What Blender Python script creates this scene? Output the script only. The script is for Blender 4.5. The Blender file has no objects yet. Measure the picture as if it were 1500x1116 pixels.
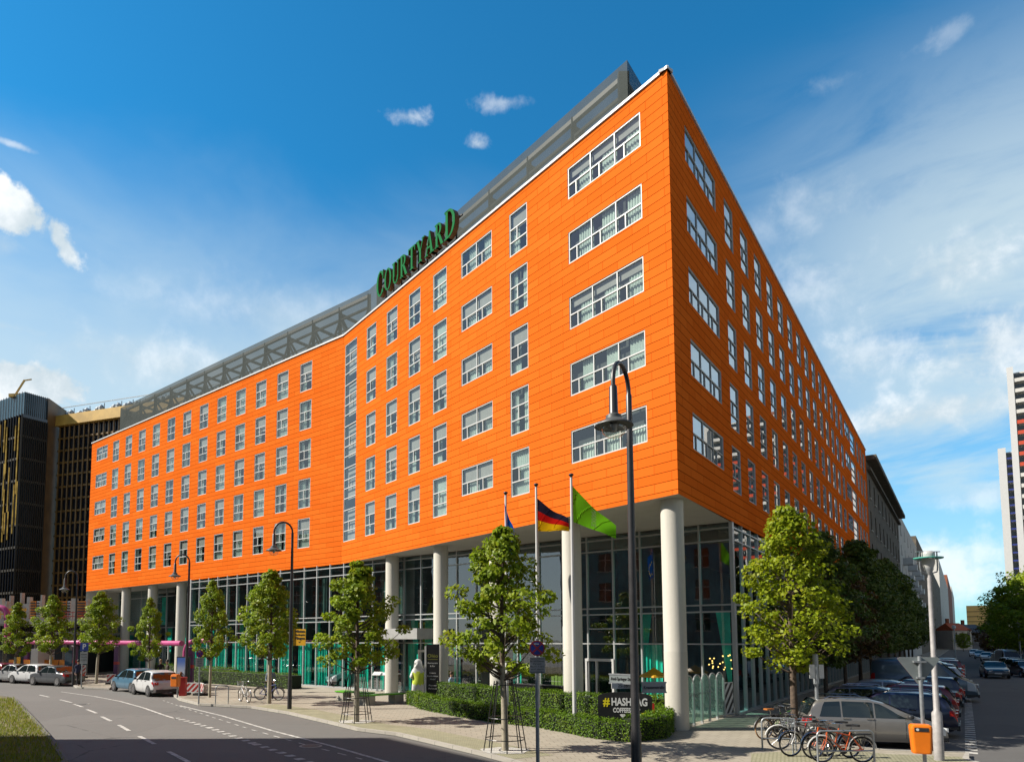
import bpy, bmesh, math, random
import numpy as np
from mathutils import Vector, Matrix
R = math.radians
SC = bpy.context.scene
COL = SC.collection
rnd = random.Random(7)

# ------------------------------------------------------------------ camera
CW, CH, F, CX, CY, PITCH, HC = 1500., 1116., 1000., 652., 859.66, R(4.43056), 3.3
cam_d = bpy.data.cameras.new('camera'); cam = bpy.data.objects.new('camera', cam_d); COL.objects.link(cam)
cam.location = (0, 0, HC); cam.rotation_euler = (R(90)+PITCH, 0, 0)
cam_d.sensor_fit = 'HORIZONTAL'; cam_d.sensor_width = 36; cam_d.lens = 36*F/CW
cam_d.shift_x = (CW/2-CX)/CW; cam_d.shift_y = (CY-CH/2)/CW
cam_d.clip_start = .1; cam_d.clip_end = 6000
SC.camera = cam

# ------------------------------------------------------------------ node helper
class NT:
    def __init__(s, tree): s.t = tree; s.n = tree.nodes; s.l = tree.links
    def node(s, typ, ins=None, **kw):
        n = s.n.new(typ)
        for k, v in kw.items(): setattr(n, k, v)
        for k, v in (ins or {}).items(): s.put(n.inputs[k], v)
        return n
    def put(s, sock, v):
        if isinstance(v, bpy.types.NodeSocket): s.l.new(v, sock)
        else:
            if hasattr(sock, 'default_value'):
                try: sock.default_value = v
                except Exception: sock.default_value = (*v, 1)
    def m(s, op, a, b=0., c=0., clamp=False):
        n = s.n.new('ShaderNodeMath'); n.operation = op; n.use_clamp = clamp
        s.put(n.inputs[0], a); s.put(n.inputs[1], b)
        if len(n.inputs) > 2: s.put(n.inputs[2], c)
        return n.outputs[0]
    def ss(s, x, a, b):
        n = s.n.new('ShaderNodeMapRange'); n.interpolation_type = 'SMOOTHSTEP'
        s.put(n.inputs[0], x); n.inputs[1].default_value = a; n.inputs[2].default_value = b
        return n.outputs[0]
    def mix(s, f, a, b):
        n = s.n.new('ShaderNodeMix'); n.data_type = 'RGBA'
        s.put(n.inputs[0], f); s.put(n.inputs[6], a if isinstance(a, bpy.types.NodeSocket) else (*a[:3], 1)); s.put(n.inputs[7], b if isinstance(b, bpy.types.NodeSocket) else (*b[:3], 1))
        return n.outputs[2]
    def noise(s, vec, scale, detail=4, rough=.55, dist=0.):
        n = s.n.new('ShaderNodeTexNoise'); s.put(n.inputs['Vector'], vec)
        n.inputs['Scale'].default_value = scale; n.inputs['Detail'].default_value = detail
        n.inputs['Roughness'].default_value = rough; n.inputs['Distortion'].default_value = dist
        return n.outputs['Fac']
    def comb(s, x, y, z=0.):
        n = s.n.new('ShaderNodeCombineXYZ')
        s.put(n.inputs[0], x); s.put(n.inputs[1], y); s.put(n.inputs[2], z); return n.outputs[0]

# ------------------------------------------------------------------ sun and sky
SUN_EL, SUN_AZ = R(40), math.atan2(-math.cos(R(2)), -math.sin(R(2)))   # azimuth from +Y, clockwise
SUND = Vector((math.sin(SUN_AZ)*math.cos(SUN_EL), math.cos(SUN_AZ)*math.cos(SUN_EL), math.sin(SUN_EL)))
sl = bpy.data.lights.new('sun', 'SUN'); sl.energy = 5.0; sl.angle = R(.5); sl.color = (1, .93, .82)
so = bpy.data.objects.new('sun', sl); COL.objects.link(so); so.location = (-60, 20, 70)
so.rotation_euler = SUND.to_track_quat('Z', 'Y').to_euler()
SC.view_settings.view_transform = 'Standard'; SC.view_settings.look = 'None'
SC.view_settings.exposure = 0.97; SC.view_settings.gamma = 1

def pix_dir(px, py):
    a = (px-CX)/F; b = (py-CY)/F; c, s = math.cos(PITCH), math.sin(PITCH)
    return Vector((a, c+b*s, s-b*c))
def azel(px, py):
    d = pix_dir(px, py).normalized(); return math.atan2(d.x, d.y), math.asin(d.z)

W = bpy.data.worlds.new('World'); SC.world = W; W.use_nodes = True
T = NT(W.node_tree); T.n.clear()
sky = T.node('ShaderNodeTexSky', sky_type='NISHITA', sun_disc=False, sun_elevation=SUN_EL, sun_rotation=SUN_AZ % (2*math.pi))
sky.air_density = 1.0; sky.dust_density = .35; sky.ozone_density = 2.2; sky.altitude = 60
hs = T.node('ShaderNodeMix', data_type='RGBA', blend_type='MULTIPLY'); hs.inputs[0].default_value = 1; T.put(hs.inputs[6], sky.outputs[0]); 
tc = T.node('ShaderNodeTexCoord'); sep = T.node('ShaderNodeSeparateXYZ', {0: tc.outputs['Generated']})
dx, dy, dz = sep.outputs
AZ = T.m('ARCTAN2', dx, dy); EL = T.m('ARCSINE', dz)
side = T.ss(T.m('ABSOLUTE', AZ), .85, 1.5)
T.put(hs.inputs[7], T.mix(side, (.17, 1.03, 1.34), (.80, .80, .82)))  # paler neutral sky outside the view, tinted to warm the shaded side front
# flat-layer coordinates: clouds shrink and stretch towards the horizon
inv = T.m('DIVIDE', 1., T.m('ADD', T.m('MAXIMUM', dz, 0.), .09))
plane = T.comb(T.m('MULTIPLY', dx, inv), T.m('MULTIPLY', dy, inv))
n_big = T.noise(plane, .55, 6, .6, .4)
n_fine = T.noise(T.comb(AZ, T.m('MULTIPLY', EL, 3.2)), 3.2, 9, .62, .6)
def band(x, a, b, c, d): return T.m('MULTIPLY', T.ss(x, a, b), T.m('SUBTRACT', 1., T.ss(x, c, d)))
# thin veil on the right and low over the roofs on the left
azr = azel(1080, 400)[0]
veil_r = T.m('MULTIPLY', T.ss(AZ, azr-.2, azr+.30), band(EL, .1, .2, .42, .72))
veil_r = T.m('MULTIPLY', veil_r, T.ss(T.m('ADD', n_big, T.m('MULTIPLY', n_fine, .9)), .56, .98))
low_l = T.m('MULTIPLY', T.m('SUBTRACT', 1., T.ss(EL, .20, .56)), T.m('SUBTRACT', 1., T.ss(AZ, .1, .5)))
low_l = T.m('MULTIPLY', low_l, T.ss(T.m('ADD', T.m('MULTIPLY', n_fine, .45), T.m('SUBTRACT', .62, EL)), .08, .56))
front_ = T.m('MULTIPLY', T.m('SUBTRACT', 1., T.ss(AZ, .78, 1.3)), T.ss(AZ, -2.7, -2.1)); n_soft = T.noise(T.comb(AZ, T.m('MULTIPLY', EL, 2.2)), 2.2, 5, .55, .5)
hz_a = T.m('MULTIPLY', T.m('SUBTRACT', 1., T.ss(T.m('ADD', EL, T.m('MULTIPLY', T.m('SUBTRACT', .5, n_soft), .22)), .31, .64)), T.m('SUBTRACT', .95, T.m('MULTIPLY', T.ss(AZ, -.05, .4), .95)))
hz_b = T.m('MULTIPLY', T.m('SUBTRACT', 1., T.ss(EL, .02, .40)), .72)
haze_l = T.m('MULTIPLY', T.m('MAXIMUM', hz_a, hz_b), front_)  # haze ends outside the view so the side front gets less fill
streak = T.noise(T.comb(T.m('ADD', AZ, T.m('MULTIPLY', EL, .6)), T.m('MULTIPLY', EL, 7.)), 2.6, 8, .65, .8)
streaks = T.m('MULTIPLY', T.ss(streak, .50, .78), T.m('MULTIPLY', band(EL, .03, .10, .34, .60), T.m('ADD', .16, T.m('MULTIPLY', T.ss(AZ, azr-.1, azr+.3), .5))))
veil_r = T.m('MULTIPLY', veil_r, T.m('SUBTRACT', 1., T.m('MULTIPLY', T.ss(AZ, .85, 1.4), .30)))  # unseen veil past the right edge, kept as fill for the side front
streaks = T.m('MULTIPLY', streaks, T.m('SUBTRACT', 1., T.ss(AZ, .85, 1.4)))
veil = T.m('MAXIMUM', T.m('MAXIMUM', T.m('MULTIPLY', veil_r, .98), T.m('MULTIPLY', low_l, .9)), T.m('MAXIMUM', haze_l, streaks))
# lumpy white clouds, each at its own place in the sky
vdir = tc.outputs['Generated']
n_puff = T.noise(vdir, 9., 10, .6, .3)
n_puff2 = T.noise(vdir, 30., 8, .6, .2)
def puff(px, py, wx, wy, amt=1., soft=.5, wob=1.5, tilt=0.):
    a, e = azel(px, py); a2 = azel(px+wx, py)[0]; e2 = azel(px, py-wy)[1]
    ra, re = abs(a2-a), abs(e2-e)
    u = T.m('DIVIDE', T.m('SUBTRACT', AZ, a), ra); v = T.m('DIVIDE', T.m('SUBTRACT', EL, e), re)
    if tilt: v = T.m('ADD', v, T.m('MULTIPLY', u, tilt))
    d = T.m('SQRT', T.m('ADD', T.m('MULTIPLY', u, u), T.m('MULTIPLY', v, v)))
    k = T.m('ADD', T.m('MULTIPLY', T.m('SUBTRACT', n_puff, .5), wob*1.3), T.m('MULTIPLY', T.m('SUBTRACT', n_puff2, .5), wob*1.0))
    return T.m('MULTIPLY', T.ss(T.m('SUBTRACT', T.m('ADD', 1., k), d), 0., soft), amt)
pf = None
for a in ((22, 312, 92, 46, 1., .42, 1.6), (88, 350, 40, 42, .95, .5, 1.8, .9), (5, 360, 45, 30, .35, .9, 1.5), (600, 170, 34, 13, .55, 1.5, 3.4, .25), (700, 212, 28, 14, .62, 1.4, 3.0),
          (735, 150, 52, 12, .42, 1.6, 3.6, .3), (35, 560, 120, 40, 1., .32, 1.3), (10, 478, 120, 16, .6, 1., 1.8, .1), (20, 212, 45, 7, .5, 1., 1.5), (260, 535, 300, 62, .55, 1.2, 1.3), (380, 455, 240, 60, .35, 1.5, 1.3), (1180, 420, 120, 70, .4, 1.4, 2.), (1400, 45, 70, 22, .22, 1.2, 2.4), (1220, 120, 70, 25, .2, 1.3, 2.4),
          (1470, 500, 190, 95, .82, 1.0, 1.9), (1350, 608, 260, 42, .85, .9, 1.6), (1270, 520, 120, 60, .5, 1.2, 2.2), (1120, 350, 60, 60, .2, 1.4, 2.), (1330, 835, 190, 60, .75, .9, 1.3), (1200, 300, 120, 60, .3, 1.3, 2.2),
          (1390, 395, 170, 62, .72, 1.2, 2.1), (1440, 730, 90, 22, .45, 1., 1.6)):
    p = puff(*a); pf = p if pf is None else T.m('MAXIMUM', pf, p)
shade = T.mix(T.ss(T.m('ADD', n_puff, T.m('MULTIPLY', n_puff2, .4)), .55, .88), (4.6, 5.4, 5.9), (7.7, 8.0, 8.2))
c1 = T.mix(T.m('MULTIPLY', veil, .82), hs.outputs[2], (5.0, 6.0, 6.3))
c2 = T.mix(pf, c1, shade)
bg = T.node('ShaderNodeBackground', {'Color': c2, 'Strength': .07})
wo = T.node('ShaderNodeOutputWorld', {'Surface': bg.outputs[0]})

# ------------------------------------------------------------------ placing helpers
K = HC/2.9
def G(px, py, z=0.):
    d = pix_dir(px, py); s = (z-HC)/d.z; return Vector((d.x*s, d.y*s, z))
def dep(P): return P.y
def zat(P, py, px=None):
    "height where the vertical through P crosses image row py"
    lo, hi = -5., 150.
    for _ in range(50):
        mid = (lo+hi)/2
        if proj(P.x, P.y, mid)[1] > py: lo = mid
        else: hi = mid
    return lo
def proj(X, Y, Z):
    Z -= HC; c, s = math.cos(PITCH), math.sin(PITCH); yc = Y*c+Z*s; zc = -Y*s+Z*c
    return CX+F*X/yc, CY-F*zc/yc
def at_depth(px, py, Y):
    d = pix_dir(px, py); s = Y/d.y; return Vector((d.x*s, Y, HC+d.z*s))
def V2(a): return Vector((math.cos(a), math.sin(a), 0))

# ------------------------------------------------------------------ materials
AF = .62
def dk(c): return tuple(x*AF for x in c)
def mat(name, col, rough=.7, metal=0., noise=None, bump=None, spec=.5, emit=None, coat=0., dirt=0.):
    col = dk(col)
    m = bpy.data.materials.new(name); m.use_nodes = True; t = NT(m.node_tree); b = t.n['Principled BSDF']
    b.inputs['Roughness'].default_value = rough; b.inputs['Metallic'].default_value = metal
    b.inputs['Specular IOR Level'].default_value = spec
    if coat: b.inputs['Coat Weight'].default_value = coat; b.inputs['Coat Roughness'].default_value = .05
    c = (*col, 1)
    tcn = t.node('ShaderNodeTexCoord')
    if noise:
        sc, amt = noise
        f = t.noise(tcn.outputs['Object'], sc, 6, .6)
        col2 = tuple(min(1, x*(1+amt)) for x in col); col1 = tuple(x*(1-amt) for x in col)
        o = t.mix(t.ss(f, .3, .7), col1, col2); t.put(b.inputs['Base Color'], o)
    else: b.inputs['Base Color'].default_value = c
    if bump:
        f = t.noise(tcn.outputs['Object'], bump[0], 5, .6)
        bn = t.node('ShaderNodeBump', {'Height': f, 'Strength': bump[1], 'Distance': .02}); t.put(b.inputs['Normal'], bn.outputs[0])
    if emit: b.inputs['Emission Color'].default_value = (*emit[:3], 1); b.inputs['Emission Strength'].default_value = emit[3]
    return m
def glassmat(name, tint, base=.25, rough=.0, ior=1.5, wavy=.0):
    m = bpy.data.materials.new(name); m.use_nodes = True; t = NT(m.node_tree); t.n.clear()
    fr = t.node('ShaderNodeLayerWeight', {'Blend': .5})
    fac = t.m('ADD', t.m('MULTIPLY', t.m('POWER', fr.outputs['Facing'], 4.5), 1-base), base, clamp=True)
    tr = t.node('ShaderNodeBsdfTransparent', {'Color': (*tint, 1)})
    gl = t.node('ShaderNodeBsdfGlossy', {'Color': (.88, .9, .93, 1), 'Roughness': rough})
    if wavy:
        tcn = t.node('ShaderNodeTexCoord')
        f = t.noise(tcn.outputs['Object'], .9, 2, .5)
        bn = t.node('ShaderNodeBump', {'Height': f, 'Strength': wavy, 'Distance': .05}); t.put(gl.inputs['Normal'], bn.outputs[0])
    mx = t.node('ShaderNodeMixShader', {0: fac, 1: tr.outputs[0], 2: gl.outputs[0]})
    t.node('ShaderNodeOutputMaterial', {0: mx.outputs[0]})
    return m
def leafmat(name, c1, c2, c3, trans=.35):
    c1, c2, c3 = dk(c1), dk(c2), dk(c3)
    m = bpy.data.materials.new(name); m.use_nodes = True; t = NT(m.node_tree); t.n.clear()
    g = t.node('ShaderNodeNewGeometry'); r = g.outputs['Random Per Island']
    tcn = t.node('ShaderNodeTexCoord'); f = t.noise(tcn.outputs['Object'], 1.6, 3)
    c = t.mix(t.ss(r, 0., 1.), c1, c2); c = t.mix(t.m('MULTIPLY', t.ss(f, .5, .72), .7), c, c3)
    df = t.node('ShaderNodeBsdfPrincipled', {'Base Color': c, 'Roughness': .5}); df.inputs['Specular IOR Level'].default_value = .22
    tl = t.node('ShaderNodeBsdfTranslucent', {'Color': c})
    mx = t.node('ShaderNodeMixShader', {0: trans, 1: df.outputs[0], 2: tl.outputs[0]})
    t.node('ShaderNodeOutputMaterial', {0: mx.outputs[0]})
    return m
def tilemat(name, c1, c2, mortar, bw, bh, ms, rough=.85, uv='UV', offset=.5, nscale=3., namt=.15, bump=.3, spec=.3):
    c1, c2, mortar = dk(c1), dk(c2), dk(mortar)
    m = bpy.data.materials.new(name); m.use_nodes = True; t = NT(m.node_tree); b = t.n['Principled BSDF']
    tcn = t.node('ShaderNodeTexCoord')
    br = t.node('ShaderNodeTexBrick', {'Vector': tcn.outputs[uv], 'Color1': (*c1, 1), 'Color2': (*c2, 1), 'Mortar': (*mortar, 1), 'Scale': 1., 'Mortar Size': ms, 'Brick Width': bw, 'Row Height': bh, 'Mortar Smooth': .1})
    br.offset = offset
    f = t.noise(tcn.outputs[uv], nscale, 6, .65); f2 = t.noise(tcn.outputs[uv], nscale*.13, 4, .6)
    k = t.m('ADD', 1., t.m('MULTIPLY', t.m('SUBTRACT', t.m('ADD', f, f2), 1.), namt*2))
    vm = t.node('ShaderNodeVectorMath', {0: br.outputs[0]}, operation='SCALE'); t.put(vm.inputs['Scale'], k)
    t.put(b.inputs['Base Color'], vm.outputs[0]); b.inputs['Roughness'].default_value = rough; b.inputs['Specular IOR Level'].default_value = spec
    if bump:
        bn = t.node('ShaderNodeBump', {'Height': t.m('SUBTRACT', 1., br.outputs['Fac']), 'Strength': bump, 'Distance': .01}); t.put(b.inputs['Normal'], bn.outputs[0])
    return m
def panelmat(name):
    "long terracotta boards: strong bed joints, faint staggered butt joints, slight tone change from board to board"
    m = bpy.data.materials.new(name); m.use_nodes = True; t = NT(m.node_tree); b = t.n['Principled BSDF']; uv = t.node('ShaderNodeTexCoord').outputs['UV']
    def br(w, c1, c2, mo):
        n = t.node('ShaderNodeTexBrick', {'Vector': uv, 'Color1': (*c1, 1), 'Color2': (*c2, 1), 'Mortar': (*mo, 1), 'Scale': 1., 'Mortar Size': .011 if w > 99 else .016, 'Brick Width': w, 'Row Height': .352, 'Mortar Smooth': .1}); return n
    o1 = br(1.52, (.915, .192, .024), (.835, .160, .018), (.62, .110, .012)); o2 = br(9000., (0, 0, 0), (0, 0, 0), (1, 1, 1))
    f = t.noise(uv, .22, 5, .6); f2 = t.noise(uv, 3., 5, .7); su = t.node('ShaderNodeSeparateXYZ', {0: uv}); f3 = t.noise(t.comb(t.m('MULTIPLY', su.outputs[0], 3.), t.m('MULTIPLY', su.outputs[1], .12)), 1., 5, .7)
    k = t.m('ADD', .86, t.m('MULTIPLY', t.m('ADD', t.m('ADD', f, t.m('MULTIPLY', f2, .35)), t.m('MULTIPLY', f3, .6)), .14))
    c = t.mix(t.m('MULTIPLY', o2.outputs['Fac'], .86), o1.outputs[0], (.13, .022, .003))
    vm = t.node('ShaderNodeVectorMath', {0: c}, operation='SCALE'); t.put(vm.inputs['Scale'], t.m('MULTIPLY', k, AF*1.02)); t.put(b.inputs['Base Color'], vm.outputs[0])
    b.inputs['Roughness'].default_value = .85; b.inputs['Specular IOR Level'].default_value = .0
    bn = t.node('ShaderNodeBump', {'Height': t.m('SUBTRACT', 1., o2.outputs['Fac']), 'Strength': .6, 'Distance': .01}); t.put(b.inputs['Normal'], bn.outputs[0])
    return m
M = {}
M['orange'] = panelmat('terracotta_panels')
M['soffit'] = mat('soffit_plaster', (.62, .60, .55), .8, noise=(1.5, .05))
M['white'] = mat('white_metal', (.70, .70, .69), .4, noise=(3, .04))
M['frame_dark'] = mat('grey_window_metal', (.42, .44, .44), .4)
M['alu'] = mat('aluminium_mullion', (.62, .64, .64), .35, metal=.35)
M['pane'] = glassmat('guest_room_glass', (.82, .93, .88), .14)
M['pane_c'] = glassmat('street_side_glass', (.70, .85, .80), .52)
M['front_glass'] = glassmat('lobby_glass', (.60, .93, .90), .20, wavy=.03)
M['curtain'] = mat('net_curtain', (.74, .76, .72), .9, noise=(2, .1))
M['blind_reflection'] = mat('lilac_reflection_blind', (.40, .33, .33), .9, noise=(2, .1))  # mauve stands in for the lilac reflection in the upper panes
M['room'] = mat('dark_room', (.055, .05, .05), .9, noise=(.6, .4))
M['teal'] = mat('teal_drape', (.03, .75, .55), .9, noise=(1.2, .25))
M['lobby'] = mat('lobby_wall', (.05, .10, .12), .8, noise=(.5, .6))
M['slab'] = mat('dark_slab_edge', (.03, .03, .035), .6)
M['column'] = mat('pale_concrete', (.66, .63, .56), .75, bump=(12, .2)); _t = NT(M['column'].node_tree); _o = _t.node('ShaderNodeTexCoord').outputs['Object']; _s = _t.node('ShaderNodeSeparateXYZ', {0: _o})
_n = _t.noise(_t.comb(_t.m('MULTIPLY', _s.outputs[0], 5.), _t.m('MULTIPLY', _s.outputs[1], 5.), _t.m('MULTIPLY', _s.outputs[2], .35)), 1.6, 6, .65); _n2 = _t.noise(_o, 9., 5, .7)
_seam = _t.m('MULTIPLY', _t.ss(_s.outputs[2], 2.88, 2.90), .07)
_k = _t.m('ADD', .74, _t.m('ADD', _seam, _t.m('ADD', _t.m('MULTIPLY', _n, .26), _t.m('MULTIPLY', _n2, .12))))
_v = _t.node('ShaderNodeVectorMath', {0: dk((.68, .65, .57))}, operation='SCALE'); _t.put(_v.inputs['Scale'], _k); _t.put(_t.n['Principled BSDF'].inputs['Base Color'], _v.outputs[0])
M['roofgrey'] = mat('roof_membrane', (.3, .3, .3), .9)
M['steel'] = mat('grey_steel', (.085, .092, .09), .5, noise=(2, .12))
M['black'] = mat('black_paint', (.018, .018, .02), .35, noise=(2, .2))
M['lamp_black'] = mat('lamp_post_paint', (.035, .033, .035), .4, noise=(4, .25))
M['galv'] = mat('galvanised_steel', (.42, .45, .47), .42, metal=.55, noise=(8, .15))
M['bark'] = mat('bark', (.12, .085, .06), .95, noise=(9, .35), bump=(25, .6))
M['wrap'] = mat('trunk_wrap', (.45, .40, .30), .95, noise=(9, .15), bump=(30, .5))
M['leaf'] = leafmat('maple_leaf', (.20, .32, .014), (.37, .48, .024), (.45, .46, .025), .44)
M['leaf_shade'] = leafmat('maple_leaf_shade', (.08, .14, .018), (.15, .22, .028), (.18, .21, .025))  # shade of the side street put into a darker leaf colour
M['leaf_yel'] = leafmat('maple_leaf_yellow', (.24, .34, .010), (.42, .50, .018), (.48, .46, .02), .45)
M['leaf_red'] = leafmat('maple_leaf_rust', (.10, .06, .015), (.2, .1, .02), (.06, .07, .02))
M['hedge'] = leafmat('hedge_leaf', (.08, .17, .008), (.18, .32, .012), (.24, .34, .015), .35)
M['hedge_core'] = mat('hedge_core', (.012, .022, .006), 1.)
M['grass'] = leafmat('grass_blade', (.18, .27, .015), (.40, .42, .04), (.46, .40, .07), .35)
M['soil'] = mat('dry_soil', (.16, .13, .06), 1., noise=(2, .3))
M['gravel'] = mat('white_gravel', (.62, .60, .55), .95, noise=(40, .3), bump=(60, .8))
M['rubber'] = mat('rubber', (.02, .02, .02), .8)
M['chrome'] = mat('chrome', (.7, .7, .72), .15, metal=1.)
M['carglass'] = mat('car_glass', (.012, .02, .022), .04, spec=.8)
M['red_lamp'] = mat('red_lamp_lens', (.55, .015, .01), .15)
M['head_lamp'] = mat('head_lamp_lens', (.65, .68, .7), .08, spec=.8)
M['plate'] = mat('number_plate', (.7, .7, .68), .5)
M['trim'] = mat('black_trim', (.025, .025, .027), .5)
M['skin'] = mat('skin', (.50, .28, .19), .5)
M['orange_bin'] = mat('orange_plastic', (.92, .22, .005), .38, noise=(3, .06))
M['yellow'] = mat('yellow_paint', (.85, .45, .01), .45, noise=(4, .06))
M['red'] = mat('red_paint', (.5, .02, .015), .45, noise=(4, .1))
M['sign_blue'] = mat('sign_blue', (.01, .04, .32), .4)
M['sign_red'] = mat('sign_red', (.38, .012, .02), .4)
M['sign_white'] = mat('sign_white', (.72, .72, .70), .45)
M['sign_grey'] = mat('sign_back_grey', (.26, .30, .30), .5, metal=.2, noise=(3, .1))
M['text_black'] = mat('black_lettering', (.015, .015, .015), .5)
M['text_white'] = mat('white_lettering', (.85, .85, .83), .5)
M['text_yellow'] = mat('yellow_lettering', (.88, .74, .01), .5)
M['text_gold'] = mat('gold_green_lettering', (.36, .36, .06), .5)
M['brass'] = mat('brass_fin', (.75, .46, .09), .5, noise=(.5, .2)); M['dim_fin'] = mat('dark_bronze_fin', (.26, .14, .035), .5, noise=(.5, .3))
M['purple'] = mat('purple_post', (.12, .035, .13), .5, noise=(2, .2))
M['conc'] = mat('raw_concrete', (.48, .46, .42), .9, noise=(1, .15))
M['form'] = mat('orange_formwork', (.85, .28, .02), .6, noise=(2, .15))
M['bronze'] = mat('bronze_cladding', (.30, .16, .06), .5, metal=.2, noise=(.6, .2))
M['pink'] = mat('pink_pipe', (.55, .075, .25), .4, noise=(1.5, .15))
M['tower_glass'] = mat('dark_tower_glass', (.012, .02, .035), .06, spec=.9)
M['tower_blue'] = mat('blue_tower_glass', (.03, .09, .14), .08, spec=.9)
M['green_sign'] = mat('green_sign_face', (.004, .17, .045), .7, spec=.05)
M['copper_sign'] = mat('copper_sign_edge', (.28, .11, .03), .4, metal=.3)
M['bench_conc'] = mat('bench_concrete', (.5, .47, .40), .9, noise=(4, .12))
M['bench_green'] = mat('green_slats', (.12, .48, .01), .45)
M['stone'] = mat('old_sandstone', (.14, .115, .085), .9, noise=(1.2, .3))
M['cream'] = mat('cream_render', (.70, .68, .63), .85, noise=(.4, .08))
M['brickred'] = mat('brick_red', (.30, .10, .05), .9, noise=(3, .2))
M['rooftile'] = mat('red_roof_tile', (.52, .12, .04), .8, noise=(4, .15))
M['slate'] = mat('slate_roof', (.10, .11, .13), .7, noise=(3, .2))
M['dark_win'] = mat('dark_window', (.02, .025, .03), .1, spec=.7)
M['blue_rail'] = mat('blue_balcony', (.02, .04, .25), .5)
M['red_rail'] = mat('red_balcony', (.62, .07, .02), .5)

# ------------------------------------------------------------------ mesh builder
class MB:
    def __init__(s): s.v = []; s.f = []; s.mi = []; s.uv = []; s.cm = 0
    def mat(s, i): s.cm = i; return s
    def quad(s, *p, uv=None):
        i = len(s.v); s.v += [tuple(q) for q in p]; s.f.append(tuple(range(i, i+len(p)))); s.mi.append(s.cm); s.uv.append(uv)
    def box(s, lo, hi, bev=0.):
        (x0, y0, z0), (x1, y1, z1) = lo, hi
        s.obox(Vector(((x0+x1)/2, (y0+y1)/2, (z0+z1)/2)), Vector((1, 0, 0)), Vector((0, 1, 0)), x1-x0, y1-y0, z1-z0)
        return s
    def obox(s, c, ux, uy, sx, sy, sz, uz=None):
        c = Vector(c); ux = Vector(ux).normalized()*sx/2; uy = Vector(uy).normalized()*sy/2
        uz = (Vector(uz).normalized() if uz is not None else ux.cross(uy).normalized())*sz/2
        i = len(s.v)
        for a in (-1, 1):
            for b in (-1, 1):
                for d in (-1, 1): s.v.append(tuple(c+ux*a+uy*b+uz*d))
        for q in ((0, 1, 3, 2), (4, 6, 7, 5), (0, 4, 5, 1), (2, 3, 7, 6), (0, 2, 6, 4), (1, 5, 7, 3)):
            s.f.append(tuple(i+k for k in q)); s.mi.append(s.cm); s.uv.append(None)
        return s
    def beam(s, p0, p1, w, d=None, up=(0, 0, 1)):
        p0, p1 = Vector(p0), Vector(p1); a = (p1-p0); L = a.length
        if L < 1e-6: return s
        a.normalize(); u = a.cross(Vector(up))
        if u.length < 1e-3: u = a.cross(Vector((1, 0, 0)))
        u.normalize(); v = a.cross(u)
        return s.obox((p0+p1)/2, a, u, L, w, d or w, v)
    def tube(s, pts, r, n=8, cap=True):
        pts = [Vector(p) for p in pts]; rs = r if isinstance(r, (list, tuple)) else [r]*len(pts)
        base = len(s.v); pu = None
        for k, p in enumerate(pts):
            a = (pts[min(k+1, len(pts)-1)]-pts[max(k-1, 0)]).normalized()
            if pu is None:
                u = a.cross(Vector((0, 0, 1)))
                if u.length < 1e-2: u = a.cross(Vector((1, 0, 0)))
            else: u = pu-a*pu.dot(a)
            u.normalize(); pu = u; v = a.cross(u)
            for j in range(n):
                t = 2*math.pi*j/n; s.v.append(tuple(p+(u*math.cos(t)+v*math.sin(t))*rs[k]))
        for k in range(len(pts)-1):
            for j in range(n):
                s.f.append((base+k*n+j, base+k*n+(j+1) % n, base+(k+1)*n+(j+1) % n, base+(k+1)*n+j)); s.mi.append(s.cm); s.uv.append(None)
        if cap:
            s.f.append(tuple(base+j for j in range(n))[::-1]); s.mi.append(s.cm); s.uv.append(None)
            s.f.append(tuple(base+(len(pts)-1)*n+j for j in range(n))); s.mi.append(s.cm); s.uv.append(None)
        return s
    def lathe(s, prof, c=(0, 0, 0), n=20):
        base = len(s.v); c = Vector(c)
        for r, z in prof:
            for j in range(n):
                t = 2*math.pi*j/n; s.v.append((c.x+r*math.cos(t), c.y+r*math.sin(t), c.z+z))
        for k in range(len(prof)-1):
            for j in range(n):
                s.f.append((base+k*n+j, base+k*n+(j+1) % n, base+(k+1)*n+(j+1) % n, base+(k+1)*n+j)); s.mi.append(s.cm); s.uv.append(None)
        return s
    def prism(s, poly, z0, z1, cap=True, uvs=1.):
        n = len(poly); i = len(s.v)
        for x, y, *_ in poly: s.v.append((x, y, z0))
        for x, y, *_ in poly: s.v.append((x, y, z1))
        for k in range(n):
            s.f.append((i+k, i+(k+1) % n, i+n+(k+1) % n, i+n+k)); s.mi.append(s.cm); s.uv.append(None)
        if cap:
            s.f.append(tuple(i+n+k for k in range(n))); s.mi.append(s.cm); s.uv.append(None)
            s.f.append(tuple(i+k for k in range(n))[::-1]); s.mi.append(s.cm); s.uv.append(None)
        return s
    def extr(s, poly, fn, d0, d1):
        "polygon in (a,b) extruded over depth; fn(a,b,d) -> point"
        n = len(poly); i = len(s.v)
        for a, b in poly: s.v.append(tuple(fn(a, b, d0)))
        for a, b in poly: s.v.append(tuple(fn(a, b, d1)))
        for k in range(n):
            s.f.append((i+k, i+(k+1) % n, i+n+(k+1) % n, i+n+k)); s.mi.append(s.cm); s.uv.append(None)
        s.f.append(tuple(i+k for k in range(n))[::-1]); s.mi.append(s.cm); s.uv.append(None)
        s.f.append(tuple(i+n+k for k in range(n))); s.mi.append(s.cm); s.uv.append(None)
        return s
    def disc(s, c, nrm, r, t, n=20):
        nrm = Vector(nrm).normalized(); c = Vector(c); return s.tube([c-nrm*t/2, c+nrm*t/2], r, n)
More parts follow.
